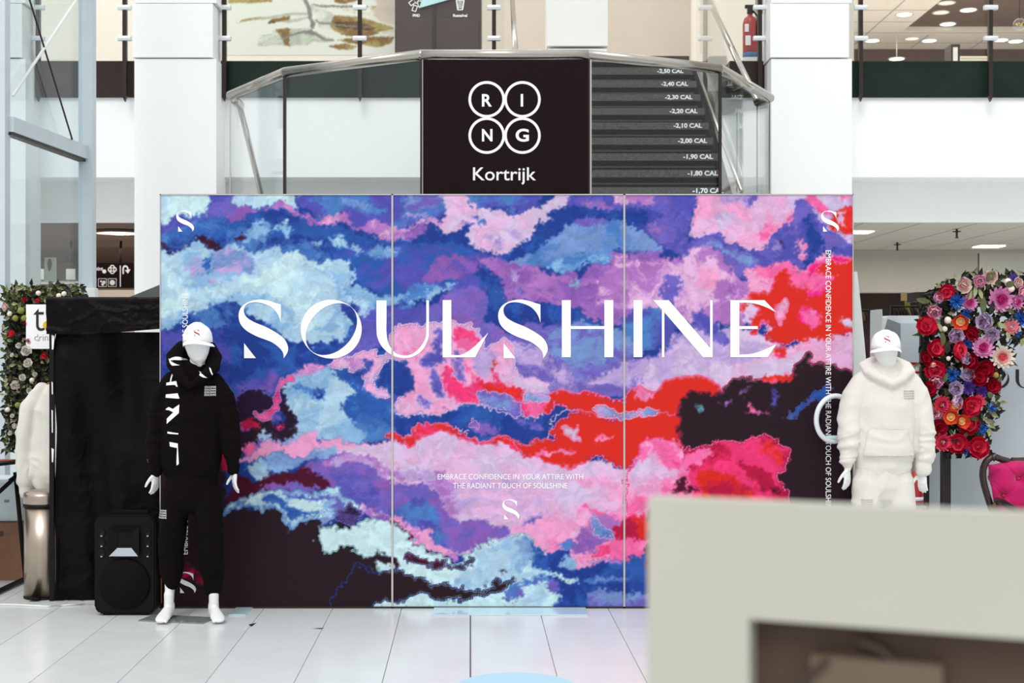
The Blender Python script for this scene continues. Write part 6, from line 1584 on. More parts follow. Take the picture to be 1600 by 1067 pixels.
for k, (x, y, a, c) in enumerate(((-3.92, 9.75, .3, (226, 222, 224)), (-3.78, 9.95, -.2, (214, 206, 212)), (-3.66, 10.08, .6, (170, 74, 66)), (-4.1, 9.65, .1, (236, 236, 238)))):
    lb = ('white flyer on the near part of the folding table', 'pale lilac flyer in the middle of the folding table', 'small red card near the far corner of the folding table', 'white sheet at the left end of the folding table')[k]
    o = obj('flyer', box((-.1, -.07, 0), (.1, .07, .003)), mat('flyer_%s' % 'abcd'[k], c, .5)); o.location = (x, y, zt_ + .0005 + .0 * k); o.rotation_euler = (0, 0, a); tag(o, lb, 'flyer')

# ------------------------------------------------------------------ hedge of artificial flowers
dh = 10.22
t = thing('flower_hedge', (X(70, dh), dh, 0), 'artificial hedge wall with white and red flowers around a white sign at the left', 'flower wall')
x0, x1 = X(9, dh), X(128, dh); z0, z1 = Z(703, dh), Z(460, dh)
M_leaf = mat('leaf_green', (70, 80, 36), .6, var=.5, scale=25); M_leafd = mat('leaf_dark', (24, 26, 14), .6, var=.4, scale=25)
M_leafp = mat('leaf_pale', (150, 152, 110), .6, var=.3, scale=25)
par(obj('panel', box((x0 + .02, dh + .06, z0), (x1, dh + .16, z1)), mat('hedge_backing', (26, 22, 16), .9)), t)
for xx in (x0 + .28, x1 - .1): par(obj('leg', box((xx, dh + .08, 0), (xx + .04, dh + .14, z0)), M_black), t)
def leaf_geo(bm, c, a, tilt, L, w, mi):
    u = Vector((math.cos(a), tilt * .4, math.sin(a))).normalized(); v = u.cross(Vector((0, 1, 0))).normalized(); n = Vector((0, -1, 0))
    p = [c, c + u * L * .35 + v * w + n * .006, c + u * L, c + u * L * .35 - v * w + n * .006, c + u * L * .45 + n * -.004]
    V = [bm.verts.new(q) for q in p]
    for tri in ((0, 1, 4), (1, 2, 4), (2, 3, 4), (3, 0, 4)):
        f = bm.faces.new([V[i] for i in tri]); f.material_index = mi
rr = random.Random(8)
bm = bmesh.new()
for k in range(1700):
    x = rr.uniform(x0, x1); z = rr.uniform(z0, z1 + .02)
    if k % 6 == 0: x = x0 + rr.uniform(-.02, .05)
    if k % 6 == 1: z = z1 + rr.uniform(-.03, .06)
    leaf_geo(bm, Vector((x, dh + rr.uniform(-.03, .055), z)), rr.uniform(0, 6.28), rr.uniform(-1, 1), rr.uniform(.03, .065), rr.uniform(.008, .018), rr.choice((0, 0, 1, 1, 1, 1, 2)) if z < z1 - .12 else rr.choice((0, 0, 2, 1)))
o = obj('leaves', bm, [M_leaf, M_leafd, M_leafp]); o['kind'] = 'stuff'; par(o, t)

# flower builders --------------------------------------------------------
def petal(bm, c, a, el, L, w, cup=.3, tip=.5, mi=0, twist=0):
    """petal from centre c pointing at angle a in the flower plane (x,z), raised by el towards -y"""
    r = Vector((math.cos(a), 0, math.sin(a))); s = Vector((-math.sin(a), 0, math.cos(a))); up = Vector((0, -1, 0))
    d0 = (r * math.cos(el) + up * math.sin(el))
    nrm = (up * math.cos(el) - r * math.sin(el))
    rows = []
    for t_, ww, h_ in ((0, .28, 0), (.35, .8, -cup * .25), (.7, 1.0, 0), (.92, tip + .25, cup * .5), (1.0, tip * .6, cup * .8)):
        o = c + d0 * (L * t_) + nrm * (h_ * L)
        rows.append([bm.verts.new(o - s * w * ww * .5 + nrm * (cup * w * .25 * ww)), bm.verts.new(o), bm.verts.new(o + s * w * ww * .5 + nrm * (cup * w * .25 * ww))])
    for i in range(4):
        for j in range(2):
            f = bm.faces.new((rows[i][j], rows[i][j + 1], rows[i + 1][j + 1], rows[i + 1][j])); f.material_index = mi; f.smooth = True

def flower_mesh(kind, c1, c2, cc, seed=0):
    rr = random.Random(seed); bm = bmesh.new(); O = Vector((0, 0, 0))
    if kind == 'peony':
        for ring, (n, L, w, el) in enumerate(((8, 1.0, .85, .25), (7, .85, .7, .6), (6, .6, .55, .95), (5, .4, .4, 1.2))):
            for k in range(n): petal(bm, O + Vector((0, -.05 * ring, 0)), 2 * math.pi * (k + ring * .4) / n + rr.uniform(-.2, .2), el + rr.uniform(-.15, .15), L * rr.uniform(.85, 1.08), w, .45, .9, 0 if ring % 2 == 0 else 1)
    elif kind == 'rose':
        for ring, (n, L, w, el) in enumerate(((6, 1.0, 1.0, .45), (6, .85, .85, .85), (5, .72, .7, 1.1), (4, .62, .5, 1.3), (3, .55, .32, 1.45))):
            for k in range(n): petal(bm, O, 2 * math.pi * (k + ring * .5) / n, el, L, w, .5 if ring < 2 else .3, .95, 0 if ring % 2 == 0 else 1)
    elif kind == 'cornflower':
        for k in range(46):
            a = rr.uniform(0, 6.28); el = rr.uniform(.0, 1.4); petal(bm, O, a, el, rr.uniform(.7, 1.05), .13, .1, .7, k % 2)
    elif kind == 'dahlia':
        for ring, (n, L, el) in enumerate(((14, 1.0, .12), (13, .85, .4), (11, .65, .7), (8, .45, 1.0))):
            for k in range(n): petal(bm, O, 2 * math.pi * (k + ring * .5) / n, el + rr.uniform(-.06, .06), L * rr.uniform(.92, 1.05), .3, .35, .35, 0 if ring < 2 else 1)
    elif kind == 'poppy':
        for k in range(5): petal(bm, O, 2 * math.pi * k / 5 + .2, .35, 1.0, 1.05, .5, 1.0, 0)
        for k in range(5): petal(bm, O + Vector((0, -.06, 0)), 2 * math.pi * k / 5 + .2, .35, .55, .5, .3, .6, 1)
    elif kind == 'daisy':
        for k in range(14): petal(bm, O, 2 * math.pi * k / 14, .2, 1.0, .34, .2, .4, k % 2)
    elif kind == 'bud':
        bmesh.ops.create_uvsphere(bm, u_segments=12, v_segments=8, radius=.8); 
        for k in range(5): petal(bm, Vector((0, .6, 0)), 2 * math.pi * k / 5, 1.1, 1.2, .6, .2, .3, 1)
    me = tomesh(bm, kind); me.materials.append(c1); me.materials.append(c2)
    b = bmesh.new()
    if cc:
        for k in range(14):
            v = Vector((rr.uniform(-1, 1), 0, rr.uniform(-1, 1))) * .16; bmesh.ops.create_icosphere(b, subdivisions=1, radius=.06, matrix=Matrix.Translation(v + Vector((0, -.32, 0))))
        bmesh.ops.create_uvsphere(b, u_segments=10, v_segments=6, radius=.22, matrix=Matrix.Translation((0, -.12, 0)))
        mc = tomesh(b, 'flower_centre'); mc.materials.append(cc)
    else: b.free(); mc = None
    return me, mc
def pmat(n, c): return mat('petal_' + n, c, .65, var=.18, scale=3.0, spec=.2)
PM = {k: pmat(k, c) for k, c in dict(red=(206, 22, 62), redp=(238, 70, 100), deep=(160, 14, 44), lil=(190, 160, 200), lilp=(222, 204, 226), lild=(150, 116, 150), blue=(44, 112, 196), blud=(30, 70, 150), pink=(232, 160, 206), pinkd=(206, 70, 142), org=(222, 76, 40), orgp=(246, 176, 120), mag=(184, 34, 110), pur=(92, 56, 158), purd=(66, 40, 120), crm=(246, 226, 214), crmp=(246, 190, 192), salm=(236, 150, 142), cent=(226, 196, 110), grn=(140, 140, 70), och=(176, 136, 60), wh=(240, 236, 230), whp=(222, 214, 204)).items()}
FK = {
 'P': ('peony', 'red', 'redp', 'cent', 'red peony'), 'D': ('peony', 'deep', 'red', None, 'deep red peony'), 'C': ('peony', 'crm', 'crmp', None, 'cream'),
 'R': ('rose', 'lilp', 'lil', None, 'lilac rose'), 'K': ('rose', 'pink', 'crmp', None, 'pink rose'), 'B': ('cornflower', 'blue', 'blud', None, ''), 'Q': ('cornflower', 'blud', 'blue', None, ''),
 'H': ('dahlia', 'pink', 'pinkd', 'mag', ''), 'E': ('dahlia', 'crm', 'salm', 'redp', ''), 'M': ('dahlia', 'redp', 'mag', 'cent', ''), 'O': ('poppy', 'org', 'orgp', 'cent', ''), 'V': ('daisy', 'pur', 'purd', 'purd', ''),
 'G': ('bud', 'grn', 'grn', None, ''), 'Y': ('bud', 'och', 'grn', None, ''), 'W': ('peony', 'wh', 'whp', None, ''), 'S': ('dahlia', 'salm', 'pink', 'cent', ''), 'w': ('bud', 'crm', 'grn', None, '')}
FM = {}
def flower(code, p, r, parent, rng, yaw=None):
    kind, a, b_, c, _ = FK[code]
    if code not in FM: FM[code] = flower_mesh(kind, PM[a], PM[b_], PM[c] if c else None, ord(code))
    me, mc = FM[code]
    o = bpy.data.objects.new({'daisy': 'purple_daisy'}.get(kind, kind), me); COL.objects.link(o); o.parent = parent
    o.location = Vector(p) - parent.location
    o.scale = (r, r, r); o.rotation_euler = (rng.uniform(-.45, .35), rng.uniform(0, 6.28), rng.uniform(-.45, .45))
    if mc:
        k = bpy.data.objects.new('flower_centre', mc); COL.objects.link(k); k.parent = o
    return o
rr = random.Random(12)
HF = [('W', 42, 548, 9), ('W', 45, 568, 8), ('W', 36, 590, 6), ('W', 55, 585, 4), ('W', 26, 600, 8), ('w', 50, 594, 5), ('D', 40, 468, 5), ('C', 10, 480, 7), ('P', 20, 522, 6), ('D', 45, 533, 5), ('P', 70, 555, 6), ('w', 15, 490, 5), ('W', 24, 665, 5), ('W', 17, 677, 4), ('W', 30, 540, 5), ('w', 60, 530, 5), ('D', 40, 505, 4),
      ('G', 33, 485, 7), ('G', 38, 497, 6), ('G', 24, 497, 6), ('W', 20, 555, 4), ('w', 92, 462, 5), ('w', 60, 458, 5), ('C', 22, 604, 5), ('G', 28, 633, 6), ('w', 12, 640, 5), ('W', 46, 610, 5), ('P', 58, 470, 4), ('W', 20, 650, 4), ('w', 100, 459, 5)]
for c, x, y, r in HF: flower(c, P(x, y, dh - .05), r * dh / F, t, rr)
par(obj('sign_panel', box((X(45, dh), dh - .06, Z(545, dh)), (X(110, dh), dh - .045, Z(476, dh)), .002), M_lett), t)
par(fit_text('lettering', 'ta', (52, 482, 93, 517), dh - .061, M_blk, None, -.01), t)
b = bmesh.new(); disc(b, P(73, 508, dh - .0615), .028, .001, 20, 'Y'); par(obj('yellow_dot', b, mat('yellow_print', (232, 190, 30), .6), None), t)
par(fit_text('lettering', 'drink', (54, 522, 82, 532), dh - .061, mat('grey_lettering', (110, 106, 104), .7), None, -.02), t)
# ------------------------------------------------------------------ right side : pale photo wall with writing
dp_ = 10.25
t = thing('photo_wall', (X(1560, dp_), dp_, 0), 'pale grey promotional wall with thin black writing behind the floral arch', 'display wall')
M_pw = mat('pale_wall_panel', (206, 214, 220), .5, var=.015, scale=1)
par(obj('panel', box((X(1452, dp_), dp_, 0.02), (X(1760, dp_), dp_ + .06, Z(468, dp_)), .003), M_pw), t)
par(obj('frame_profile', box((X(1449, dp_), dp_ - .002, 0), (X(1452, dp_) - .001, dp_ + .07, Z(466, dp_))), M_alu), t)
par(fit_text('lettering', 'ou', (1567, 521, 1592, 537), dp_ - .002, M_blk, None, -.012), t)
par(outline_px('lettering', [[(1597, 513), (1599, 513), (1599, 537), (1597, 537)]], dp_ - .002, M_blk, None), t)
def tr_(poly, ox, oy, sc, x0, y0): return [((x - x0) * sc + ox, (y - y0) * sc + oy) for x, y in poly]
par(outline_px('letter', [tr_(O_out, 1546, 577, .325, 469.8, 468), tr_(O_in, 1546, 577, .325, 469.8, 468)], dp_ - .002, M_blk, None), t)
par(outline_px('letter', [tr_(U_poly, 1587, 577, .325, 588, 469)], dp_ - .002, M_blk, None), t)
# black slab beside it and the narrow white column
t = thing('floral_arch', (X(1465, 9.75), 9.75, 0), 'black wooden arch covered with red, lilac, blue and pink artificial flowers', 'flower arch')
da = 9.75
M_post = mat('arch_black', (30, 22, 22), .5, var=.1)
par(obj('post', box((X(1477, da), da + .06, 0), (X(1490, da), da + .12, Z(462, da)), .002), M_post), t)
par(obj('post', box((X(1440, da + .3), da + .3, 0), (X(1452, da + .3), da + .36, Z(456, da + .3)), .002), M_post), t)
par(obj('beam', box((X(1440, da), da + .06, Z(470, da)), (X(1740, da), da + .12, Z(456, da)), .002), M_post), t)
par(obj('beam', box((X(1440, da), da + .12, Z(470, da)), (X(1452, da), da + .36, Z(456, da + .1)), .002), M_post), t)
par(obj('post', box((X(1727, da), da + .06, 0), (X(1740, da), da + .12, Z(462, da)), .002), M_post), t)
par(obj('foot', box((X(1466, da), da - .2, 0), (X(1501, da), da + .4, .02)), M_post), t)
rr = random.Random(4)
AF = [('P',1477,455,12),('K',1463,466,9),('K',1460,485,12),('P',1453,492,8),('B',1494,471,13),('H',1512,473,14),('Q',1508,489,10),('O',1501,501,13),('P',1446,511,15),('w',1481,500,6),('w',1476,514,5),('R',1541,504,15),('R',1491,525,14),('R',1550,525,13),('D',1518,521,12),('B',1510,537,9),('H',1535,545,17),('E',1566,558,17),('P',1459,545,14),('P',1493,548,15),('D',1444,561,10),('R',1503,561,11),('P',1460,576,15),('D',1520,566,14),('B',1489,586,13),('R',1511,589,12),('D',1538,580,14),('D',1527,592,13),('K',1462,594,12),('D',1451,608,11),('R',1491,608,13),('V',1512,604,12),('D',1549,603,12),('V',1535,611,9),('Y',1556,586,5),('M',1470,632,14),('R',1489,628,12),('O',1491,635,9),('P',1515,634,15),('M',1527,628,11),('Q',1548,638,9),('K',1466,649,10),('O',1486,651,12),('O',1500,658,12),('P',1519,667,16),('B',1534,670,9),('D',1469,667,11),('M',1472,691,14),('P',1498,693,15),('Q',1505,704,9),('P',1528,698,16),
 ('C',1505,445,12),('K',1531,440,11),('C',1548,433,11),('H',1562,468,20),('V',1584,434,7),('H',1587,472,12),('K',1597,456,12),('B',1594,497,15),('S',1580,511,12),('Q',1576,502,7),('B',1586,521,9),('w',1575,440,6),('w',1580,451,6),('C',1590,442,8),
 ('w',1458,570,5),('w',1482,560,4),('G',1515,456,6),('H',1615,480,16),('P',1632,462,14),('R',1650,478,14),('K',1612,448,12),('B',1640,495,11),('D',1668,462,13),('C',1690,470,12)]
for i, (c, x, y, r) in enumerate(AF):
    o = flower(c, P(x, y, da - .06 - rr.uniform(0, .05)), r * 1.14 * da / F, t, rr)
M_lw = mat('leaf_olive', (78, 84, 46), .6, var=.4, scale=20)
bm = bmesh.new()
def near(x, y, lim=24):
    return any((x - a) ** 2 + (y - b_) ** 2 < lim ** 2 for _, a, b_, _r in AF)
k = 0
while k < 1700:
    x = rr.uniform(1438, 1700); y = rr.uniform(428, 712)
    if not near(x, y, 18): continue
    leaf_geo(bm, P(x, y, da + rr.uniform(-.05, .05)), rr.uniform(0, 6.28), rr.uniform(-1, 1), rr.uniform(.04, .08), rr.uniform(.01, .022), rr.choice((0, 1, 1, 1, 1, 2))); k += 1
o = obj('foliage', bm, [M_lw, M_leafd, M_leafp]); o['kind'] = 'stuff'; par(o, t)
def big_leaf(x, y, L, w, a, m_):
    bm = bmesh.new(); n = 7; top = []; 
    for i in range(n + 1):
        tt = i / n; ww = w * math.sin(math.pi * min(1, tt * .92 + .08)) ** .8
        c = Vector((L * tt, 0, .15 * L * math.sin(tt * 3)))
        top.append([bm.verts.new((c.x, -.01 * math.sin(tt * 3) , -ww)), bm.verts.new((c.x, -.006, 0)), bm.verts.new((c.x, -.01 * math.sin(tt * 3), ww))])
    for i in range(n):
        for j in range(2): bm.faces.new((top[i][j], top[i][j + 1], top[i + 1][j + 1], top[i + 1][j]))
    me = tomesh(bm, 'leaf'); me.shade_smooth(); o = link('leaf', me, m_, t); o.location = Vector(P(x, y, da - .1)) - t.location; o.rotation_euler = (rr.uniform(-.3, .3), -a, rr.uniform(-.3, .3)); return o
for x, y, L, w, a, m_ in ((1452, 472, .09, .02, 2.9, M_lw), (1524, 446, .085, .016, -1.7, M_leafp), (1530, 452, .07, .014, -1.3, M_leafp), (1536, 464, .12, .024, -1.6, M_lw), (1541, 440, .09, .022, .9, M_lw), (1518, 455, .07, .014, -2.0, M_leafp), (1572, 447, .06, .022, .5, M_lw), (1466, 506, .06, .018, -1.2, M_leafp), (1472, 520, .09, .02, -1.5, M_lw), (1480, 535, .08, .022, -1.6, M_leafd), (1560, 505, .06, .015, -.6, M_leafp), (1572, 520, .05, .012, -.9, M_leafp), (1474, 598, .07, .015, 1.2, M_lw), (1545, 612, .05, .018, -1.2, M_lw), (1515, 652, .06, .016, -.3, M_lw), (1524, 650, .05, .014, -1.4, M_lw), (1484, 690, .06, .014, .2, M_leafd), (1506, 684, .05, .013, 1.0, M_lw), (1552, 470, .1, .02, -1.9, M_leafd), (1585, 490, .06, .016, 2.6, M_lw)):
    big_leaf(x, y, L, w, a, m_)

# ------------------------------------------------------------------ tall tapered light sail
dsl = 9.62
t = thing('tapered_panel', (X(1345, dsl), dsl, 0), 'tall white panel tapering to a rounded tip just right of the backdrop', 'panel')
q = smooth_poly([[(1334, 900), (1334, 600), (1335, 428)], [(1335, 428), (1336.5, 424.5), (1339.5, 425)], [(1339.5, 425), (1347, 495), (1353, 560), (1359, 640), (1371, 800), (1378, 933)], [(1378, 933), (1334, 933)]])
bm = bmesh.new(); prism(bm, [P(a, b_, dsl) for a, b_ in q], (0, .05, 0)); par(obj('sail', bm, mat('sail_white', (214, 218, 216), .5, var=.02), None), t)
par(obj('foot', box((X(1330, dsl), dsl - .12, 0), (X(1385, dsl), dsl + .2, .012), .002), M_offw), t)

# white hoop at the arm
dr_ = 9.14
t = thing('white_hoop', tuple(P(1303, 655, dr_)), 'white tubular hoop beside the sleeve of the cream mannequin, in front of the backdrop', 'hoop')
bm = bmesh.new(); pts = []
for k in range(48):
    a = 2 * math.pi * k / 48; x = 1304 + 29.5 * math.cos(a) * (1.0) + 1.5 * math.sin(a); y = 654 - 35.5 * math.sin(a)
    p = P(x, y, dr_) - t.location; pts.append((p.x, .02 * math.cos(a), p.z, .0165))
tube(bm, pts, 16, closed=True, ref=(0, 1, 0)); obj('ring', bm, mat('hoop_white', (222, 228, 230), .4), t, True)
bm = bmesh.new(); p0 = P(1292, 684, dr_) - t.location; p1 = P(1322, 684, dr_ - .02) - t.location
tube(bm, [(p0.x, p0.y, p0.z, .012, .016), (p1.x, p1.y, p1.z, .012, .016)], 12); obj('crossbar', bm, mat('hoop_teal', (176, 206, 206), .4), t, True)

# ------------------------------------------------------------------ grey kiosk
dk = 10.5
t = thing('kiosk', (X(1412, dk), dk, 0), 'grey and white kiosk with rounded top corner behind the cream mannequin', 'kiosk')
q = smooth_poly([[(1378, 905), (1378, 515), (1380, 503), (1387, 494), (1395, 493)], [(1395, 493), (1439, 493)], [(1439, 493), (1439, 905)]])
bm = bmesh.new(); prism(bm, [P(a, b_, dk + .08) for a, b_ in q], (0, .35, 0)); par(obj('shell', bm, mat('kiosk_shell', (206, 210, 212), .45, var=.02), None), t)
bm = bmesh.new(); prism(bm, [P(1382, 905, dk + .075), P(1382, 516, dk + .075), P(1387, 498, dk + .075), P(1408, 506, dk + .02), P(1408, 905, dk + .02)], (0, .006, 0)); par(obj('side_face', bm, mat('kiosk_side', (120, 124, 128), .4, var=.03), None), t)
par(obj('front_face', box((X(1408, dk), dk, 0), (X(1439.5, dk), dk + .075, Z(505, dk)), .002), mat('kiosk_front', (190, 198, 204), .35, var=.02)), t)
# red framed sign and red extinguisher cabinet
dq = 10.2
t = thing('red_frame_sign', (X(1428, dq), dq, 0), 'red framed small sign between the cream mannequin and the floral arch', 'sign')
for a in ((1414, 566, 1442, 570), (1414, 580, 1442, 584), (1414, 566, 1417, 584), (1438, 566, 1442, 584)):
    par(obj('frame_bar', box((X(a[0], dq), dq, Z(a[3], dq)), (X(a[2], dq), dq + .03, Z(a[1], dq)), .002), M_redp), t)
par(obj('plate', box((X(1415, dq), dq + .012, Z(583, dq)), (X(1441, dq), dq + .02, Z(567, dq))), M_lett), t)
par(outline_px('pictogram', [circ(1427, 575.5, 3.0, 16)], dq + .011, mat('sign_green', (96, 120, 100), .6), None), t)
par(obj('pole', box((X(1427, dq) - .012, dq + .03, 0), (X(1427, dq) + .012, dq + .05, Z(568, dq))), M_alu), t)
t = thing('red_canister', (X(1432, 9.9), 9.9, 0), 'red canister on a low grey shelf behind the left hand of the cream mannequin', 'canister')
bm = bmesh.new(); lathe(bm, [(.001, 0), (.05, 0), (.055, .02), (.055, .16), (.04, .19), (.025, .2), (.025, .23), (.001, .235)], 24, (X(1430, 9.9), 9.9, Z(788, 9.9))); par(obj('body', bm, M_redp, None, True), t)
bm = bmesh.new(); lathe(bm, [(.0552, .03), (.0558, .03), (.0558, .055), (.0552, .055)], 24, (X(1430, 9.9), 9.9, Z(788, 9.9))); par(obj('label_band', bm, M_lett, None, True), t)
par(obj('shelf', box((X(1412, 9.9), 9.8, Z(792, 9.9)), (X(1441, 9.9), 10.02, Z(788.5, 9.9)), .003), M_taupe), t)
for xx in (1414, 1438): par(obj('shelf_leg', box((X(xx, 9.9) - .01, 9.9, 0), (X(xx, 9.9) + .01, 9.93, Z(792, 9.9))), M_alu), t)

# ------------------------------------------------------------------ pink tufted armchair
dc = 9.55; s_ = dc / F
t = thing('armchair', (X(1595, dc), dc, 0), 'tufted magenta armchair with carved dark wood frame at the right edge', 'armchair')
M_vel = mat('magenta_velvet', (190, 12, 96), .75, var=.18, scale=5, sheen=.4, spec=.25)
M_wood = mat('dark_wood', (44, 22, 22), .3, var=.3, scale=14, spec=.6)
out = [(1555, 812), (1546, 785), (1538, 758), (1535.5, 742), (1537, 730), (1542, 720), (1549, 714.5), (1557, 714.5), (1566, 718), (1580, 721), (1595, 721.5), (1610, 719), (1622, 713), (1634, 708), (1646, 713), (1658, 719), (1673, 721.5), (1688, 721), (1702, 718), (1711, 714.5), (1719, 714.5), (1726, 720), (1731, 730), (1732.5, 742), (1730, 758), (1722, 785), (1713, 812)]
cx = 1634
SC_ = .82
out = [(cx - (cx - x) * 1.0, y) for x, y in out]
bm = bmesh.new(); pts = []
for x, y in smooth_poly([out], 3):
    p = P(x, y, dc); pts.append((p.x, p.y, p.z, .022, .03))
tube(bm, pts, 14); par(obj('back_frame', bm, M_wood, None, True), t)
for x in (1536.5, 1732):
    pass
# padded back: grid clipped to the outline, with deep buttons
zb0 = Z(812, dc); ztp = Z(722, dc); xl, xr = X(1543, dc), X(1725, dc)
bt = []
for j in range(3):
    for i in range(-3, 4):
        bt.append((X(cx + (i + .5 * (j % 2)) * 45 + 12 * 0, dc), Z(747 + j * 27, dc)))
def cush(u, v):
    lo = X(1556, dc) + (X(1543, dc) - X(1556, dc)) * v; hi = X(1712, dc) + (X(1725, dc) - X(1712, dc)) * v
    x = lo + u * (hi - lo); dipt = (Z(722, dc) - Z(714, dc)) * np.cos((x - X(cx, dc)) / (X(1725, dc) - X(cx, dc)) * 2 * math.pi) * .45
    z = zb0 + v * (ztp + dipt - zb0)
    e = np.minimum(np.minimum(u, 1 - u), np.minimum(v + .3, 1 - v)) * 9; puff = .05 * np.clip(e, 0, 1) ** .5
    for a, b_ in bt:
        r2 = ((x - a) / .035) ** 2 + ((z - b_) / .03) ** 2; puff = puff - .045 * np.exp(-r2 ** .7)
        for sgn in (-1, 1):
            dx = x - a; dz = z - b_
            ln = np.abs(dz - sgn * dx * .95); puff = puff - .010 * np.exp(-(ln / .008) ** 2) * (np.abs(dx) < .16) * np.exp(-(np.abs(dx) / .12) ** 2)
    return x, dc - .01 - puff, z
me = grid_mesh('back_cushion', cush, 130, 60); par(link('back_cushion', me, M_vel, None, True), t)
for a, b_ in bt:
    if X(1552, dc) < a < X(1716, dc) and b_ < ztp - .03:
        bm = bmesh.new(); bmesh.ops.create_uvsphere(bm, u_segments=10, v_segments=6, radius=.011, matrix=Matrix.Translation((a, dc - .022, b_))); par(obj('button', bm, M_vel, None, True), t)
par(obj('back_board', box((X(1556, dc), dc, zb0), (X(1712, dc), dc + .03, ztp - .02)), M_wood), t)
bm = bmesh.new(); bmesh.ops.create_uvsphere(bm, u_segments=14, v_segments=8, radius=.02, matrix=Matrix.Translation(P(1555, 789, dc - .06))); par(obj('carved_knob', bm, mat('bronze_knob', (96, 80, 50), .4, .3), None, True), t)
zs = .44
bm = bmesh.new(); bx(bm, (X(1556, dc), dc - .58, zs - .1), (X(1712, dc), dc, zs - .02), .01); par(obj('seat_frame', bm, M_wood), t)
bm = bmesh.new(); bx(bm, (X(1560, dc), dc - .56, zs - .02), (X(1708, dc), dc - .02, zs + .1), .04); par(obj('seat_cushion', bm, M_vel, None, True), t)
for sx in (1562, 1706):
    sg = -1 if sx < 1634 else 1; x = X(sx, dc)
    bm = bmesh.new(); tube(bm, [(x + sg * .02, dc - .0, .66, .022), (x + sg * .05, dc - .2, .67, .026), (x + sg * .05, dc - .4, .65, .024), (x + sg * .02, dc - .47, .6, .02), (x, dc - .46, .5, .02), (x, dc - .5, zs - .05, .024)], 12); par(obj('armrest', bm, M_wood, None, True), t)
    bm = bmesh.new(); tube(bm, [(x, dc - .52, zs - .08, .032), (x + sg * .02, dc - .55, .25, .022), (x, dc - .54, .1, .015), (x + sg * .02, dc - .57, .02, .02)], 12); par(obj('leg', bm, M_wood, None, True), t)
    bm = bmesh.new(); tube(bm, [(x, dc - .0, zb0, .024), (x, dc + .0, zs - .05, .026), (x, dc + .06, .2, .02), (x + sg * .02, dc + .13, .02, .017)], 12); par(obj('leg', bm, M_wood, None, True), t)

# ------------------------------------------------------------------ shop interior at the right
dg_ = 21.0
rr = random.Random(33)
M_g = [mat('garment_%s' % n, c, .9, var=.3, scale=8) for n, c in dict(charcoal=(52, 44, 42), taupe=(110, 94, 84), plum=(70, 46, 50), sand=(150, 130, 112), ink=(34, 30, 34)).items()]
lab = ['dark clothes rack in the shop left of the grey kiosk', 'dark clothes rack in the shop behind the kiosk top', 'clothes rack in the shop right of the kiosk']
for r_, (xa, xb) in enumerate(((1344, 1372), (1392, 1440), (1460, 1560))):
    t = thing('clothes_rack', (X((xa + xb) / 2, dg_), dg_, 0), lab[r_], 'clothes rack')
    zt2 = Z(485 - 6 * r_, dg_)
    bm = bmesh.new(); rod(bm, (X(xa, dg_), dg_, zt2), (X(xb, dg_), dg_, zt2), .015); par(obj('bar', bm, M_dsteel, None), t)
    for x in (xa, xb):
        bm = bmesh.new(); rod(bm, (X(x, dg_), dg_, 0), (X(x, dg_), dg_, zt2 + .01), .015); par(obj('upright', bm, M_dsteel, None), t)
    n = int((xb - xa) / 4.5)
    for i in range(n):
        x = X(xa + 3 + i * 4.5, dg_); L = rr.uniform(.7, 1.1); w = .017
        bm = bmesh.new(); tube(bm, [(x, dg_, zt2 - .03, w * .6, .08), (x, dg_, zt2 - .1, w, .2), (x, dg_, zt2 - .5, w, .21), (x, dg_, zt2 - L, w * 1.1, .24)], 10)
        par(obj('garment', bm, rr.choice(M_g), None, True), t)
t = thing('shop_mannequin_torso', (X(1352, 20.3), 20.3, 0), 'dark dressed torso display in the shop just right of the tapered white panel', 'display torso')
bm = bmesh.new(); xx = X(1362, 20.3)
tube(bm, [(xx, 20.3, Z(600, 20.3), .17, .12), (xx, 20.3, Z(560, 20.3), .13, .1), (xx, 20.3, Z(530, 20.3), .17, .12), (xx, 20.3, Z(505, 20.3), .19, .11), (xx, 20.3, Z(498, 20.3), .06, .06), (xx, 20.3, Z(488, 20.3), .06, .06)], 20); par(obj('torso', bm, M_g[2], None, True), t)
bm = bmesh.new(); rod(bm, (xx, 20.3, 0), (xx, 20.3, Z(600, 20.3)), .02); par(obj('pole', bm, M_dsteel, None), t)
bm = bmesh.new(); lathe(bm, [(.001, 0), (.16, 0), (.15, .02), (.001, .02)], 20, (xx, 20.3, 0)); par(obj('base', bm, M_dsteel, None), t)
for k, (x0, y0, x1, y1, dd, c, nm, cat_, lb) in enumerate(((1408, 458, 1420, 470, 21.6, (200, 176, 120), 'hanging_card', 'card', 'sand coloured card hanging in the shop above the kiosk'), (1414, 470, 1422, 488, 21.8, (150, 170, 70), 'hanging_card', 'card', 'green card hanging in the shop above the kiosk'), (1426, 458, 1438, 468, 21.7, (190, 180, 170), 'hanging_card', 'card', 'pale card hanging in the shop right above the kiosk'))):
    t = thing(nm, (X((x0 + x1) / 2, dd), dd, Z(y0, dd)), lb, cat_)
    par(obj('card', box((X(x0, dd), dd, Z(y1, dd)), (X(x1, dd), dd + .02, Z(y0, dd))), mat('card_%s' % 'abc'[k], c, .8)), t)
    bm = bmesh.new(); rod(bm, (X((x0 + x1) / 2, dd), dd + .01, Z(y0, dd)), (X((x0 + x1) / 2, dd), dd + .01, 3.0), .006, 6); par(obj('string', bm, M_dsteel, None), t)
t = thing('rusty_torso_lamp', (X(1372, 19.9), 19.9, 0), 'slim dark floor lamp with amber shade in the shop left of the kiosk', 'lamp')
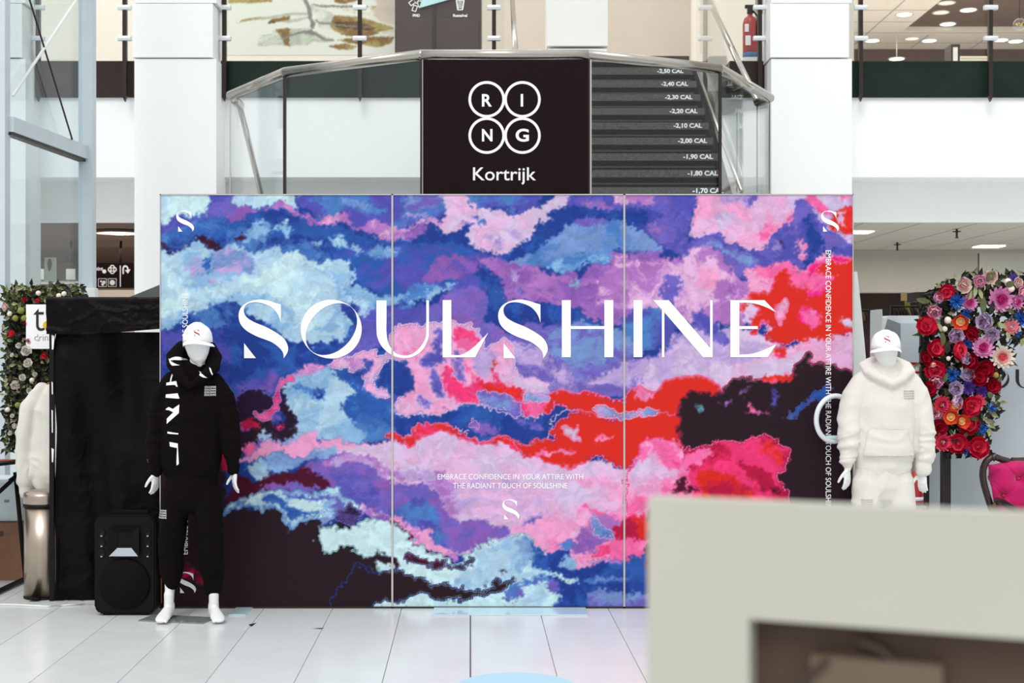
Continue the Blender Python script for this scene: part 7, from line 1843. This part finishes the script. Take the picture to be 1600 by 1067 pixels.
bm = bmesh.new(); lathe(bm, [(.06, 0), (.09, .0), (.06, .16), (.03, .16)], 20, (X(1373, 19.9), 19.9, Z(518, 19.9))); par(obj('shade', bm, mat('amber_shade', (180, 130, 70), .6), None, True), t)
bm = bmesh.new(); rod(bm, (X(1373, 19.9), 19.9, 0), (X(1373, 19.9), 19.9, Z(512, 19.9)), .012); par(obj('pole', bm, M_dsteel, None), t)
bm = bmesh.new(); lathe(bm, [(.001, 0), (.12, 0), (.12, .02), (.001, .02)], 20, (X(1373, 19.9), 19.9, 0)); par(obj('base', bm, M_dsteel, None), t)

# ------------------------------------------------------------------ foreground stand
t = thing('display_stand', (.32, 1.42, 0), 'blurred pale grey display stand with a recessed brown opening in the right foreground', 'display stand')
Pq = Vector((.143, 1.5, 0)); Q = Vector((.489, 1.357, 0)); U = (Q - Pq).normalized(); Nn = Vector((U.y, -U.x, 0))   # facing the camera
if Nn.y > 0: Nn = -Nn
LW = (Q - Pq).length
zt3 = 1.5395
def pr3(nm, u0, u1, z0, z1, d0, d1, m_, bev=.0015):
    bm = bmesh.new()
    a = Pq + U * u0 - Nn * d0; b_ = Pq + U * u1 - Nn * d0
    prism(bm, [(a.x, a.y, z0), (b_.x, b_.y, z0), (b_.x, b_.y, z1), (a.x, a.y, z1)], tuple(-Nn * (d1 - d0)))
    if bev: bmesh.ops.bevel(bm, geom=list(bm.edges), offset=bev, segments=2, affect='EDGES')
    return par(obj(nm, bm, m_, None), t)
M_fs = mat('stand_grey', (186, 185, 172), .6, var=.03, scale=3)
ui = .289 * LW; zi = 1.4195
WT = LW + .35
bm = bmesh.new()
def q3(u, z): v = Pq + U * u; return (v.x, v.y, z)
prism(bm, [q3(0, .05), q3(WT, .05), q3(WT, zt3), q3(0, zt3), q3(0, .751), q3(ui, .751), q3(ui, zi), q3(WT - ui, zi), q3(WT - ui, .75), q3(0, .75)], tuple(-Nn * .03))
par(obj('frame', bm, M_fs, None), t)
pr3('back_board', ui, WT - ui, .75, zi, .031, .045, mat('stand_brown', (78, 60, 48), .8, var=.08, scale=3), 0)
pr3('foot', -.05, WT + .05, 0, .05, -.12, .18, M_fs)
a_ = .11
pr3('pale_block', ui + .06, ui + .19, 1.20, 1.385, .012, .03, mat('stand_block', (104, 88, 72), .7), .001)
def fp(u, z, off=.02): v = Pq + U * u - Nn * off; return (v.x, v.y, z)
bm = bmesh.new(); tube(bm, [fp(.215, 1.402) + (.004,), fp(.235, 1.396) + (.004,), fp(.25, 1.385) + (.004,), fp(.262, 1.365) + (.004,), fp(.27, 1.33) + (.004,)], 8); par(obj('dark_hook', bm, mat('hook_brown', (62, 46, 36), .5), None, True), t)
bm = bmesh.new(); tube(bm, [fp(.185, 1.381, .008) + (.0035,), fp(.17, 1.366, .008) + (.0035,), fp(.15, 1.35, .008) + (.0035,)], 8); par(obj('dark_hook', bm, MATS['hook_brown'], None, True), t)

# ------------------------------------------------------------------ floor sticker, chips
dS = EYE * F / (1051 - HZ)
R_ = .30
bm = bmesh.new(); disc(bm, (X(806, dS - R_), dS - R_, .0004), R_, .0012, 64); o = obj('floor_sticker', bm, mat('sticker_blue', (176, 214, 228), .5, var=.02)); tag(o, 'round pale blue floor sticker at the bottom edge of the photo', 'sticker')
for (x, y, w, h, lb) in ((393, 976, 5, 3, 'small dark chip in the floor right of the black mannequin'), (497, 982, 9, .8, 'thin dark scratch in the floor joint below the left panel')):
    dd = EYE * F / (y - HZ); bm = bmesh.new(); prism(bm, [(X(x - w, dd), dd, .0006), (X(x + w, dd), dd + .02 * h, .0006), (X(x + w * .6, dd), dd - .02 * h, .0006)], (0, 0, .0006)); o = obj('floor_chip', bm, M_blk); tag(o, lb, 'floor mark')
